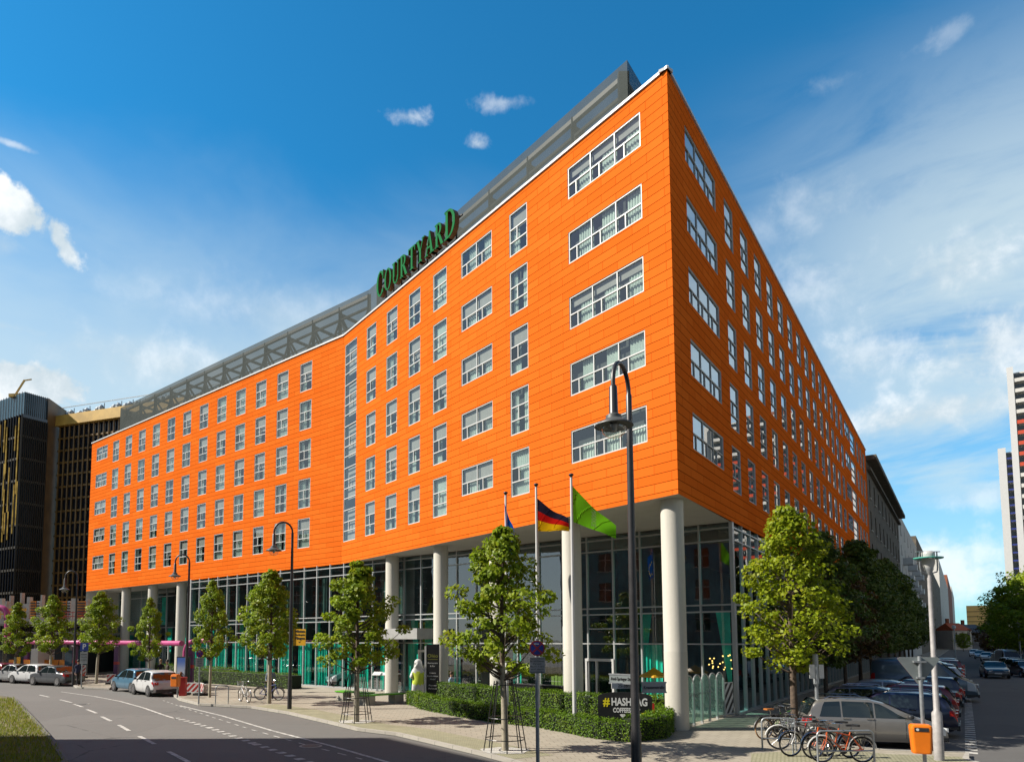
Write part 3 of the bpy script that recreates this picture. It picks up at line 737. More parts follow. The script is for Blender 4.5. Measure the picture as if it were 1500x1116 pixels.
sgn = thing('rooftop_sign', 'large green serif letters standing along the white roof edge of the orange hotel', 'sign', FA(0, 0, ZT))
sgF = lambda x, y, z: FA(x, y, z)-Vector((FA.P.x, FA.P.y, ZT))
xL, xR = (23.59-19.45)*K, (23.59-11.83)*K
word = 'COURTYARD'; hs_ = [1.18 if i in (0, 8) else 1. for i in range(9)]; HL = 1.20*K
tot = sum(strokes(c)[1]*h for c, h in zip(word, hs_))+.12*8; kx = (xR-xL)/(tot)
x = xL; zb0 = ZT+.62
for c, hh in zip(word, hs_):
    P, w = strokes(c); mb = MB(); g = MB()
    for i, pl in enumerate(P):
        e = .002*(i % 3)
        fn = lambda a, b, d: sgF(x+a*hh*kx, d, zb0+b*HL*hh)
        mb.extr(pl, fn, -.02-e, .24+e); g.extr(pl, fn, -.055-e, -.024-e)
    o = mb.build('letter', M['copper_sign'], sgn); g.build('letter_face', M['green_sign'], o)
    x += w*hh*kx+.12*kx
mb = MB(); mb.obox(sgF((xL+xR)/2, .35, ZT+.50), FA.r, FA.inn, xR-xL+.2, .12, .12); mb.obox(sgF((xL+xR)/2, .35, ZT+1.7), FA.r, FA.inn, xR-xL+.2, .08, .08)
for i in range(9): mb.obox(sgF(xL+(xR-xL)*(i+.5)/9, .38, ZT+.95), FA.r, FA.inn, .07, .07, 1.9)
mb.build('sign_rail', M['black'], sgn)
# ================================================================== GROUND
def asphalt(name, col):
    "worn asphalt: tone patches, tar seams, hairline cracks, oil spots and fine grit"
    m = mat(name, col, .9, bump=(90, .25)); t = NT(m.node_tree); b = t.n['Principled BSDF']; o = t.node('ShaderNodeTexCoord').outputs['Object']
    n1 = t.noise(o, .12, 5, .6); n2 = t.noise(o, 1.7, 6, .65); n3 = t.noise(o, 45., 3, .7)
    v = t.node('ShaderNodeTexVoronoi', {'Vector': o, 'Scale': .16}, feature='DISTANCE_TO_EDGE'); vv = t.node('ShaderNodeVectorMath', {0: o}, operation='ADD')
    wob = t.noise(o, 1.3, 5, .7); crack = t.m('MULTIPLY', t.m('SUBTRACT', 1., t.ss(t.m('ADD', v.outputs['Distance'], t.m('MULTIPLY', t.m('SUBTRACT', wob, .5), .05)), .0, .006)), t.ss(n1, .48, .62))
    br = t.node('ShaderNodeTexBrick', {'Vector': o, 'Color1': (1, 1, 1, 1), 'Color2': (.86, .86, .86, 1), 'Mortar': (.72, .72, .72, 1), 'Scale': 1., 'Mortar Size': .012, 'Brick Width': 11., 'Row Height': 3.4})
    spot = t.ss(t.noise(o, .9, 3, .5), .70, .80)
    k = t.m('ADD', .70, t.m('ADD', t.m('MULTIPLY', n1, .28), t.m('ADD', t.m('MULTIPLY', n2, .20), t.m('MULTIPLY', n3, .14))))
    k = t.m('MULTIPLY', k, t.m('SUBTRACT', 1., t.m('ADD', t.m('MULTIPLY', crack, .5), t.m('MULTIPLY', spot, .22)), clamp=True))
    vm = t.node('ShaderNodeVectorMath', {0: br.outputs[0], 1: dk(col)}, operation='MULTIPLY'); v2 = t.node('ShaderNodeVectorMath', {0: vm.outputs[0]}, operation='SCALE'); t.put(v2.inputs['Scale'], k); t.put(b.inputs['Base Color'], v2.outputs[0]); return m
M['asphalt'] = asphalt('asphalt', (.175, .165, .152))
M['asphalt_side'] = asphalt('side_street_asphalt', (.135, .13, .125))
M['paving'] = tilemat('paving_slabs', (.43, .385, .305), (.385, .345, .275), (.27, .235, .18), .36, .36, .012, rough=.9, uv='Object', nscale=.9, namt=.2, bump=.25)
M['setts'] = tilemat('small_setts', (.44, .41, .28), (.37, .35, .24), (.26, .25, .15), .11, .11, .016, rough=.95, uv='Object', nscale=1.5, namt=.3)
M['kerb'] = tilemat('granite_kerb', (.50, .47, .41), (.44, .41, .36), (.2, .19, .17), 1.0, 5., .012, rough=.85, nscale=3.)
M['roadpaint'] = mat('road_paint', (.56, .54, .50), .85, noise=(5, .42))
M['farground'] = mat('far_ground', (.2, .2, .18), 1., noise=(.02, .2))
def sheet(name, poly, z, m): 
    mb = MB(); mb.quad(*[(p[0], p[1], z) for p in poly]); return struct(mb.build(name, m))
sheet('ground', [(-2500, -2500), (2500, -2500), (2500, 2500), (-2500, 2500)], -.02, M['farground'])
sheet('road', [(-120, -60), (45, -60), (45, 21), (30, 45), (-10, 40), (-160, 190), (-260, 120)], -.008, M['asphalt'])
nCr = nC; sideO = lambda off, t, z=0: c0+nC*off*K+dC*t*K+UP*z
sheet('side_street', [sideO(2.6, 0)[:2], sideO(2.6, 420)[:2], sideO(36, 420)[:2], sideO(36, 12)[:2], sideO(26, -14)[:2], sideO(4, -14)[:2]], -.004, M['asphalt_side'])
KH = .11
kerb = [G(0, 994), G(103, 998), G(107, 1005), G(112, 1008), G(160, 1010), G(166, 1005), G(250, 1012), G(255, 1021), G(262, 1026), G(290, 1033), G(368, 1037.5), G(420, 1046), G(480, 1060), G(523, 1070.5), G(580, 1077.5), G(650, 1094), G(700, 1106), G(745, 1118)]
kfar = kerb[0]+(kerb[0]-kerb[1]).normalized()*60
tail = [Vector((4.6, 12.6, 0)), Vector((6.6, 10.6, 0)), Vector((9.6, 10.4, 0)), Vector((12.6, 12.6, 0)), G(1420, 1116.5), G(1420, 1107), G(1300, 1103), G(1222, 1094)]
b0 = sideO(3.2, 2.0); bF = sideO(3.2, 300)
front = [kfar]+kerb+tail+[b0, bF]
mb = MB(); poly = [(p.x, p.y) for p in front]+[tuple((cE+dC*290)[:2]), tuple((c0-nC*2+dC*40)[:2]), tuple((k0-nB*2)[:2]), tuple((l0-nB*6)[:2]), tuple((l0+dB*60-nB*10)[:2])]
mb.quad(*[(x, y, KH) for x, y in poly]); struct(mb.build('pavement', M['paving']))
mb = MB()                                     # kerb stones follow the pavement edge
fr = [Vector((p.x, p.y, 0)) for p in front]; acc = 0
def offs(i):
    a = (fr[i]-fr[i-1]).normalized() if i else (fr[1]-fr[0]).normalized(); b = (fr[i+1]-fr[i]).normalized() if i < len(fr)-1 else a
    t = (a+b).normalized(); return Vector((-t.y, t.x, 0))
for i in range(len(fr)-1):
    a, b = fr[i], fr[i+1]; L = (b-a).length; n0, n1 = offs(i)*.16, offs(i+1)*.16
    mb.quad(a, b, b+UP*(KH+.006), a+UP*(KH+.006), uv=[(acc, 0), (acc+L, 0), (acc+L, .1), (acc, .1)])
    mb.quad(a+UP*(KH+.006), b+UP*(KH+.006), b+n1+UP*(KH+.006), a+n0+UP*(KH+.006), uv=[(acc, .1), (acc+L, .1), (acc+L, .26), (acc, .26)])
    acc += L
struct(mb.build('kerb', M['kerb']))
def strip(name, pts, w, m, z): 
    mb = MB(); pts = [Vector(p) for p in pts]
    for i in range(len(pts)-1):
        a, b = pts[i], pts[i+1]; d = (b-a).normalized(); n = Vector((-d.y, d.x, 0))*w/2
        mb.quad(*[(q.x, q.y, z) for q in (a-n, b-n, b+n, a+n)])
    return struct(mb.build(name, m))
# band of small setts along the kerb and round the trees
inner = []
for i in range(1, 22): inner.append(fr[i]+offs(i)*.16)
mb = MB()
for i in range(11, 18):
    a, b = fr[i], fr[i+1]; n0, n1 = offs(i), offs(i+1); mb.quad(*[(q.x, q.y, KH+.004) for q in (a+n0*.17, b+n1*.17, b+n1*1.5, a+n0*1.5)])
mb.quad(*[(q.x, q.y, KH+.004) for q in (G(1100, 1103, KH), G(1220, 1096, KH), G(1300, 1104, KH), G(1418, 1108.5, KH), G(1418, 1116, KH), G(1100, 1118, KH))])
struct(mb.build('sett_band', M['setts']))
# painted markings
Z = (lambda a, b: G(a*560/1500, 980+b*560/1500))
mk = MB()
def dash(p0, p1, w):
    a, b = Vector(p0), Vector(p1); d = (b-a).normalized(); n = Vector((-d.y, d.x, 0))*w/2
    mk.quad(*[(q.x, q.y, .0) for q in (a-n, b-n, b+n, a+n)])
for a in ((155, 100, 193, 109), (236, 119, 280, 130), (290, 136, 325, 148), (341, 157, 379, 172), (399, 185, 436, 203), (466, 218, 507, 241), (546, 262, 607, 293), (661, 322, 740, 363)): dash(Z(*a[:2]), Z(*a[2:]), .14)
def path(pts, w, on=None, off=0.):
    pts = [Z(*p) for p in pts]
    if on is None:
        for a, b in zip(pts, pts[1:]): dash(a, b+(b-a).normalized()*.02, w)
        return
    acc = 0.
    for a, b in zip(pts, pts[1:]):
        L = (b-a).length; d = (b-a).normalized(); s = 0
        while s < L:
            dash(a+d*s, a+d*min(L, s+on), w); s += on+off
path([(240, 88), (370, 106), (470, 125), (560, 150), (640, 178), (690, 194)], .13)
path([(690, 190), (820, 228), (1000, 292), (1230, 370)], .26, .30, .36)
path([(705, 142), (870, 182), (1070, 241), (1300, 300), (1530, 366)], .13)
path([(640, 122), (720, 150), (860, 196), (990, 237), (1200, 296), (1420, 352)], .07, .5, .5)
struct(mk.build('road_marking', M['roadpaint']))
mk = MB(); n = 34                                   # dotted edge of the parking bays
for i in range(n): dash(sideO(6.84, 1.4+i*.62), sideO(6.84, 1.4+i*.62+.30), .30)
struct(mk.build('bay_marking', M['roadpaint']))
for o in (bpy.data.objects['road_marking'], bpy.data.objects['bay_marking']): o.location.z = .004
for px, py, lab in ((455, 1092, 'round iron manhole cover in the shaded carriageway'), (120, 1031, 'small round manhole cover in the sunlit carriageway')):
    P = G(px, py); t = thing('manhole_cover', lab, 'manhole cover', P); mb = MB(); mb.tube([(0, 0, -.005), (0, 0, .006)], .36, 26); mb.build('ring', M['conc'], t, 40); mb = MB(); mb.tube([(0, 0, .006), (0, 0, .011)], .28, 24); mb.build('lid', M['steel'], t, 40)
# grass median on the left
gp = [G(-180, 1012), G(0, 1021), G(19, 1024), G(30, 1036), G(48, 1056), G(75, 1088), G(96, 1120), Vector((-9.5, 14.5, 0)), Vector((-14, 10, 0)), Vector((-30, 12, 0)), Vector((-60, 40, 0))]
mb = MB(); mb.prism([(p.x, p.y) for p in gp], -.02, .10); struct(mb.build('median', M['soil']))
mb = MB()
for a, b in zip(gp[:8], gp[1:8]): mb.beam(a+UP*.05, b+UP*.05, .14, .16)
struct(mb.build('median_kerb', M['kerb']))
def inpoly(x, y, P):
    c = False; j = len(P)-1
    for i in range(len(P)):
        if (P[i].y > y) != (P[j].y > y) and x < (P[j].x-P[i].x)*(y-P[i].y)/(P[j].y-P[i].y)+P[i].x: c = not c
        j = i
    return c
mb = MB(); r = random.Random(5); cnt = 0
while cnt < 26000:
    x, y = r.uniform(-32, -9), r.uniform(15, 38)
    if not inpoly(x, y, gp) or x/y < -.86: continue
    if r.random() > (17/y)**1.3: continue
    a = r.uniform(0, 6.28); h = r.uniform(.05, .17); w = .007+.004*y/15; dx_, dy_ = math.cos(a)*w, math.sin(a)*w; lx, ly = r.gauss(0, .05), r.gauss(0, .05)
    mb.quad((x-dx_, y-dy_, .095), (x+dx_, y+dy_, .095), (x+lx, y+ly, .1+h)); cnt += 1
o = mb.build('grass', M['grass']); tag(o, 'dry sunlit grass on the road median', 'grass', kind='stuff')

# ================================================================== TREES
def leaves(pts, nrm, size, seed, name, m, asp=.8):
    rg = np.random.default_rng(seed); n = len(pts)
    nv = nrm+rg.normal(0, .55, (n, 3)); nv /= np.linalg.norm(nv, axis=1)[:, None]
    a = rg.normal(0, 1, (n, 3)); u = np.cross(nv, a); u /= np.linalg.norm(u, axis=1)[:, None]; v = np.cross(nv, u)
    s = size*rg.uniform(.65, 1.25, (n, 1)); u *= s; v *= s*asp
    V = np.stack([pts-u*.5, pts-u*.08-v*.5+nv*s*.08, pts+u*.55, pts-u*.08+v*.5+nv*s*.08], 1).reshape(-1, 3)
    me = bpy.data.meshes.new(name); me.vertices.add(4*n); me.vertices.foreach_set('co', V.ravel())
    me.loops.add(4*n); me.loops.foreach_set('vertex_index', np.arange(4*n)); me.polygons.add(n)
    me.polygons.foreach_set('loop_start', np.arange(n)*4); me.polygons.foreach_set('loop_total', np.full(n, 4))
    me.materials.append(m); me.update(); me.validate(); return me
def maple(seed, H, Rm, z0, ncl, per, lsize, m, shape=None, csize=.38, wrap=True, tr=.09):
    "crown between z0 and H of half-width Rm: limbs end in separate leaf clumps"
    rg = random.Random(seed); ng = np.random.default_rng(seed)
    shape = shape or (lambda u: (math.sin(math.pi*min(1, (u*.93+.07))**.72))**.8*(1-.25*u))
    tb = MB(); tb.cm = 1 if wrap else 0
    lean = (rg.uniform(-.08, .08), rg.uniform(-.08, .08)); tz = z0+.25
    tb.tube([(0, 0, 0), (lean[0]*.3, lean[1]*.3, tz*.5), (lean[0], lean[1], tz)], [tr*1.15, tr, tr*.85], 9)
    tb.cm = 0; tb.tube([(lean[0], lean[1], tz), (lean[0]*1.2, lean[1]*.5, (tz+H)/2), (0, 0, H*.97)], [tr*.85, tr*.5, .012], 7)
    P, N = [], []
    for i in range(ncl):
        u = ((i+rg.random())/ncl)**.92; z = z0+(H-z0)*u; rr = Rm*shape(u)*rg.uniform(.6, 1.28)
        q = rg.random(); q = .35+.65*q**.6; a = i*2.39996+rg.uniform(-.5, .5); d = rr*q
        c = Vector((lean[0]+math.cos(a)*d, lean[1]+math.sin(a)*d, z+rg.uniform(-.1, .1)))
        if d > .25*Rm:
            s = Vector((lean[0], lean[1], max(z0*.9, z-d*rg.uniform(.55, .95)))); tb.tube([s, (s+c)/2+Vector((0, 0, -.06)), c], [.03, .018, .006], 4, cap=False)
        k = max(8, int(per*rg.uniform(.6, 1.3))); sg = csize*rg.uniform(.65, 1.15)*min(1., .55+rr/Rm)
        off = ng.normal(0, 1, (k, 3)); off /= np.linalg.norm(off, axis=1)[:, None]; off *= (ng.uniform(.25, 1, (k, 1)))**.5*sg*np.array([1.05, 1.05, .62])
        P.append(np.array(c)+off); out = np.array([math.cos(a)*.55, math.sin(a)*.55, .75]); N.append(out+off/sg*.7)
    P = np.concatenate(P); N = np.concatenate(N); N /= np.linalg.norm(N, axis=1)[:, None]
    return leaves(P, N, lsize, seed, 'crown', m), tb.mesh('trunk', [M['bark'], M['wrap']], 60)
def plant_tree(name, meshes, loc, label, cat='tree', group=None, rz=0., sc=1.):
    t = thing(name, label, cat, loc, rz, group); t.scale = sc if hasattr(sc, '__len__') else (sc,)*3
    link('crown', meshes[0], t); link('trunk', meshes[1], t); return t
cs = lambda u: .62*math.sin(math.pi*min(1, u+.10))**.7+.38*math.sin(math.pi*(u*.85+.15))**2 if u < .93 else .3
MT = [maple(21, 5.6, 1.62, 1.95, 62, 140, .122, M['leaf']), maple(22, 5.6, 1.60, 1.9, 60, 140, .122, M['leaf']), maple(23, 5.6, 1.66, 2.0, 64, 138, .125, M['leaf'])]
def street_tree(px, py, ptop, wpx, v, label, rz, grp='young maples planted along the kerb', dz=0.):
    P = G(px, py, KH); H = zat(P, ptop)-KH; s = H/5.6; wm = wpx/F*P.y; sx = wm/3.55
    t = plant_tree('maple_tree', MT[v], P, label, 'tree', grp, rz, (sx, sx, s)); return t, P
street_tree(740, 1099, 776, 186, 0, 'young maple in an iron guard growing before the flagpoles and hedge', .4)
street_tree(522, 1057, 824, 150, 1, 'young maple in an iron guard growing before the green benches', 2.1)
street_tree(394, 1030, 838, 112, 2, 'bushy maple beside the lamp post with the yellow poster, bike leaning by its trunk', 1.0)
street_tree(307, 1021, 852, 72, 0, 'slim maple right of the left no stopping sign and pipe bend', 3.0)
street_tree(218, 1009, 877, 58, 1, 'maple standing behind the blue and white parked hatchbacks', 4.2)
street_tree(141, 1001, 869, 74, 2, 'maple growing just right of the parking sign at the hotel end', 5.1)
street_tree(73, 998, 873, 70, 0, 'maple rising before the orange formwork of the building site', 2.6)
street_tree(20, 996, 884, 60, 1, 'maple at the far left edge under the pink pipe', 0.3)
def guard(px, py, label):
    P = G(px, py, KH); t = thing('tree_guard', label, 'tree guard', P, 0, 'iron tree guards')
    for i in range(8):
        a = 2*math.pi*i/8; mb = MB(); mb.tube([(.62*math.cos(a), .62*math.sin(a), 0), (.30*math.cos(a), .30*math.sin(a), 2.0)], .017, 6); mb.build('bar', M['black'], t)
    for z, r_ in ((.35, .565), (.95, .47), (1.9, .315)):
        mb = MB(); mb.torus((0, 0, z), (0, 0, 1), r_, .014, 24, 5); mb.build('hoop', M['black'], t)
guard(740, 1099, 'tapering iron guard round the maple before the hedge'); guard(522, 1057, 'tapering iron guard round the maple before the benches')
for px, py, a in ((740, 1099, .72), (522, 1056.5, .72)):
    P = G(px, py, KH); mb = MB(); q = [P+Vector((math.cos(t_)*a*r_, math.sin(t_)*a*.85*r_, 0)) for t_, r_ in ((i*math.pi/7, 1+.12*math.sin(i*2.3)) for i in range(14))]
    mb.quad(*[(p.x, p.y, KH+.012) for p in q]); struct(mb.build('tree_pit', M['gravel']))
# sunlit tree at the corner of the side street
q9 = at_depth(1162, 1000, 22.9); P = Vector((q9.x, 22.9, KH)); H9 = zat(P, 750)-KH
cone = lambda u: (.35+.75*u/.22 if u < .22 else 1.1*(1-(u-.22)/.78)**.72*.95+.07)
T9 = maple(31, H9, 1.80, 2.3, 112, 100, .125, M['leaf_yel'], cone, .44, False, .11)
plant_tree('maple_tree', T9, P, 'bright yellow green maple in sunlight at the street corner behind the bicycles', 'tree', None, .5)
DT = [maple(41, 10.5, 2.7, 2.6, 150, 60, .23, M['leaf_shade'], cone, .62, False, .12), maple(42, 10.5, 2.5, 2.4, 150, 60, .23, M['leaf_shade'], cone, .62, False, .12), maple(43, 9., 2.6, 2.4, 130, 55, .23, M['leaf_red'], cone, .6, False, .12)]
TW = 'shaded dark green maple in the row along the red flank of the hotel'
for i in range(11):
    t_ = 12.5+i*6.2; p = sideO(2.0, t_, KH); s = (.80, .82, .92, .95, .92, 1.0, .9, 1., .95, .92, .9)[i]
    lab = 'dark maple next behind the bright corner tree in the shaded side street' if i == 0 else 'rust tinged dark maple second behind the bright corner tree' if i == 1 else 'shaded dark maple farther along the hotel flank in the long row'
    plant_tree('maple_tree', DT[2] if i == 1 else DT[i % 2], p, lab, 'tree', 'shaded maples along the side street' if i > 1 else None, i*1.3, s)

# hedges: dense leaf shell over a dark core, following the planting bed
def hedge(name, pts, w, h, label, dens, seed, rise=None):
    rg = np.random.default_rng(seed); t = thing(name, label, 'hedge', Vector((pts[0].x, pts[0].y, KH)))
    core = MB(); PT, NN = [], []
    for a, b in zip(pts, pts[1:]):
        a = Vector((a.x, a.y, 0)); b = Vector((b.x, b.y, 0)); d = b-a; L = d.length; d.normalize(); n = Vector((-d.y, d.x, 0))
        O = Vector((pts[0].x, pts[0].y, 0))
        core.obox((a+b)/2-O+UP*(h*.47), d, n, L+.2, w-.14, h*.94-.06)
        k = int(L*(w+2*h)*dens)
        u = rg.uniform(-.1, L+.1, k); s = rg.uniform(-h, w+h, k)
        y = np.where(s < 0, -w/2, np.where(s > w, w/2, s-w/2)); z = np.where(s < 0, h+s, np.where(s > w, h-(s-w), h))
        wob = np.sin(u*3.1+s*2)*.03+rg.normal(0, .035, k)
        nx = np.where(s < 0, -1., np.where(s > w, 1., 0)); nz = np.where((s >= 0) & (s <= w), 1., .35)
        y = y+nx*wob; z = np.maximum(z+np.where(nx == 0, wob+rg.uniform(0, .06, k)*(rg.random(k) < .25), 0), .02)
        base = np.array(a-O); PT.append(base[None]+np.outer(u, np.array(d))+np.outer(y, np.array(n))+np.outer(z, [0, 0, 1]))
        NN.append(np.outer(nx, np.array(n))+np.outer(nz, [0, 0, 1]))
    P_ = np.concatenate(PT); N_ = np.concatenate(NN)
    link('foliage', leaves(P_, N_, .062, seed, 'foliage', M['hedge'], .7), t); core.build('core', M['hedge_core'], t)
    return t
hf = [G(597, 1031, KH), G(622, 1040, KH), G(671, 1050, KH), G(720, 1058, KH), G(791, 1066, KH), G(876, 1083, KH), G(918, 1087, KH)]
hf = [p+Vector((.25, .35, 0)) for p in hf]
hedge('hedge', hf, .75, .58, 'low clipped hedge curving along the pavement before the flagpoles', 620, 61)
hedge('hedge', [hf[-1]+Vector((.1, .1, 0)), G(967, 1081, KH)+Vector((0, .3, 0)), G(988, 1071, KH)+Vector((-.3, .35, 0)), G(985, 1060, KH)+Vector((-.3, .3, 0))], .75, .74, 'rounded hedge corner beside the column under the black coffee sign', 620, 62)
hb = [G(640, 1032, KH), G(720, 1041, KH), G(791, 1049, KH), G(876, 1060, KH), G(965, 1062, KH)]
hb = [p+Vector((.35, .6, 0)) for p in hb]
hedge('hedge', hb, .75, 1.02, 'taller dark hedge row behind the flagpoles and pylon sign', 560, 63)
bg_ = lambda u, off: k0-dB*u*K+nB*off*K
hedge('hedge', [bg_(-14.5, 1.3), bg_(-9, 1.3)], .9, 1.1, 'hedge under the lobby windows behind the white and red barriers', 220, 64)
hedge('hedge', [bg_(-11.5, 2.2), bg_(-1.6, 2.0)], 1.0, .95, 'long dark hedge below the teal curtained lobby glass', 220, 65)
hedge('hedge', [bg_(-24, -1.2), bg_(-19.5, -1.2)], .8, .95, 'short hedge beside the white framed side door', 220, 66)
# ================================================================== STREET FURNITURE
def lamp(P, H, label, arm=.95, ang=math.pi, base_h=1.4, hs=.72):
    "gooseneck lantern: tapered pole, hooked arm, bell shade, glass bowl"
    t = thing('street_lamp', label, 'street lamp', P, ang, 'black gooseneck street lamps')
    mb = MB(); mb.tube([(0, 0, 0), (0, 0, base_h), (0, 0, base_h+.06), (0, 0, H*.45), (0, 0, H-1.5)], [.105, .10, .085, .08, .062], 14); mb.build('pole', M['lamp_black'], t, 40)
    mb = MB(); r_ = arm/2; pts = [(0, 0, H-1.5), (0, 0, H-.52)]
    for i in range(13):
        a = math.pi*i/12; pts.append((r_-r_*math.cos(a), 0, H-.48+.48*math.sin(a)))
    pts.append((arm, 0, H-.58)); mb.tube(pts, [.06]*2+[.045]*14, 10); mb.build('arm', M['lamp_black'], t, 60)
    mb = MB(); mb.tube([(arm, 0, H-.56), (arm, 0, H-.60), (arm, 0, H-1.12), (arm, 0, H-1.15)], [.05, .075, .085, .10], 14); mb.build('neck', M['lamp_black'], t, 40)
    z = H-1.13-.28*hs
    mb = MB(); mb.lathe([(r*hs, q*hs) for r, q in [(.13, .28), (.20, .24), (.21, .15), (.27, .11), (.50, -.02), (.51, -.05), (.47, -.05), (.24, .02), (.0, .02)]], (arm, 0, z), 26); mb.build('shade', M['steel'], t, 40)
    mb = MB(); mb.lathe([(r*hs, q*hs) for r, q in [(.31, -.03), (.33, -.10), (.29, -.22), (.19, -.32), (.06, -.37), (0, -.38)]], (arm, 0, z), 22); mb.build('glass_bowl', M['bowl'], t, 60)
    mb = MB(); mb.tube([(arm, 0, z), (arm, 0, z-.2*hs)], [.07, .05], 10); mb.build('bulb', M['sign_white'], t, 40)
    return t
M['bowl'] = glassmat('clear_lamp_bowl', (.93, .93, .88), .10, .03)
def onrow(px, py, Y): return at_depth(px, py, Y)
def lamp_at(px, pyb, ptop, label, ang, H=None):
    P = G(px, pyb, KH); H = H or zat(P, ptop)-KH
    return lamp(P, H, label, .85, ang), P, H
_, P2, HL2 = lamp_at(424, 1038, 765, 'black gooseneck lamp carrying the yellow poster', math.pi+.15)
Y1 = None
for Yt in np.arange(11, 20, .02):
    q = at_depth(933, 1000, Yt); 
    if zat(Vector((q.x, Yt, 0)), 543)-KH >= HL2*.985: Y1 = Yt; break
q = at_depth(931, 1050, Y1); P1 = Vector((q.x, Y1, KH))
lamp(P1, HL2*.985, 'nearest tall gooseneck lamp in front of the hotel corner with street name plates', .85, math.pi+R(55))
lamp_at(272, 1014, 812, 'black gooseneck lamp before the pink pipe bend', math.pi+.1)
lamp_at(107, 1003, 836, 'black gooseneck lamp by the walker near the parking sign', math.pi+.1)

# flagpoles and flags
def pole(px, pyb, ptop, label):
    P = G(px, pyb, KH); H = zat(P, ptop)-KH; t = thing('flagpole', label, 'flagpole', P, 0, 'white flagpoles')
    mb = MB(); mb.tube([(0, 0, 0), (0, 0, H)], [.075, .045], 14); mb.build('pole', M['sign_white'], t, 40)
    mb = MB(); mb.lathe([(.0, .16), (.08, .13), (.10, .09), (.05, .03), (.05, 0)], (0, 0, H), 14); mb.build('finial', M['black'], t, 40)
    return P, H
def flag(P, H, pts_px, name, label, mats, fm, amp=.06, nu=30, nv=24, stripes=None, back=None):
    "cloth from four pixel corners at the pole's depth: hoist top, fly top, fly bottom, hoist bottom"
    q = [at_depth(x, y, P.y+dy_) for x, y, dy_ in pts_px]; mb = MB(); O = Vector(q[0])
    def S(u, v):
        p = (q[0]*(1-u)+q[1]*u)*(1-v)+(q[3]*(1-u)+q[2]*u)*v
        w = u**.8; p = p+Vector((.15, 1, 0))*amp*math.sin(u*7.5+v*3.2)*w+Vector((0, 0, 1))*(-.10*math.sin(u*math.pi)*(1-v)+.035*math.sin(u*9+v*2)*w)
        return p-O
    for i in range(nu):
        for j in range(nv):
            mb.cm = fm((i+.5)/nu, (j+.5)/nv); mb.quad(S(i/nu, j/nv), S((i+1)/nu, j/nv), S((i+1)/nu, (j+1)/nv), S(i/nu, (j+1)/nv))
    me = mb.mesh(name, mats, 80); bm = bmesh.new(); bm.from_mesh(me); bmesh.ops.remove_doubles(bm, verts=bm.verts, dist=.0005); bm.to_mesh(me); bm.free()
    me.polygons.foreach_set('use_smooth', [True]*len(me.polygons))
    o = link(name, me, None, O); tag(o, label, 'flag', 'flags on the white flagpoles'); return o, S
def cloth(n, c):
    m = bpy.data.materials.new(n); m.use_nodes = True; t = NT(m.node_tree); t.n.clear()
    tcn = t.node('ShaderNodeTexCoord'); f = t.noise(tcn.outputs['Object'], 3, 3); cc = t.mix(f, tuple(x*.62 for x in c), tuple(min(1, x*.8) for x in c))
    mx = t.node('ShaderNodeMixShader', {0: .35, 1: t.node('ShaderNodeBsdfDiffuse', {'Color': cc}).outputs[0], 2: t.node('ShaderNodeBsdfTranslucent', {'Color': cc}).outputs[0]})
    t.node('ShaderNodeOutputMaterial', {0: mx.outputs[0]}); return m
cb, cr_, cy_, cg, ce, cst = cloth('flag_black', (.03, .03, .06)), cloth('flag_red', (.72, .02, .015)), cloth('flag_gold', (.95, .60, .01)), cloth('flag_green', (.20, .62, .02)), cloth('flag_blue', (.01, .10, .48)), cloth('flag_star', (.95, .75, .05))
Pa, Ha = pole(743, 1052, 725, 'leftmost flagpole with the limp blue flag behind the young maple')
Pb, Hb = pole(789, 1057, 713, 'middle flagpole flying the black red gold flag')
Pc, Hc = pole(842, 1066, 699, 'right flagpole flying the lime green flag')
flag(Pa, Ha, [(739, 737, -.1), (752, 772, .3), (759, 822, .5), (743, 806, -.1)], 'flag', 'limp blue flag partly hidden by the maple crown', [ce, cst], lambda u, v: 1 if (abs(math.hypot((u-.5)*1.3, v-.62)-.25) < .045 and int(math.atan2(v-.62, u-.5)*12/6.283*2) % 2) else 0, .12)
flag(Pb, Hb, [(784, 727, 0), (833, 759, .4), (834, 777, .5), (784.5, 778, 0)], 'flag', 'black red and gold striped flag waving on the middle pole', [cb, cr_, cy_], lambda u, v: 0 if v < .36 else 1 if v < .68 else 2, .07)
fo, FS = flag(Pc, Hc, [(838, 711, 0), (903, 770, .5), (902, 788, .6), (838.5, 764, .0)], 'flag', 'lime green flag with pale lettering on the right pole', [cg], lambda u, v: 0, .08)
# pale lettering runs down the green cloth
tm = text('MARKIE', 1., M['text_white'], fo, (0, 0, 0), (0, 0, 0), 'lettering', 0, 'LEFT')
bmt = bmesh.new(); bmt.from_mesh(tm.data); bmesh.ops.subdivide_edges(bmt, edges=bmt.edges, cuts=1); wmax = max(v.co.x for v in bmt.verts)
for v in bmt.verts:
    p = FS(.42+.16*(v.co.y+.4), .08+.80*v.co.x/wmax); v.co = p+Vector((-.02, -.05, 0))
bmt.to_mesh(tm.data); bmt.free(); tm.data.materials[0] = mat('flag_pale_print', (.55, .72, .35), .8)

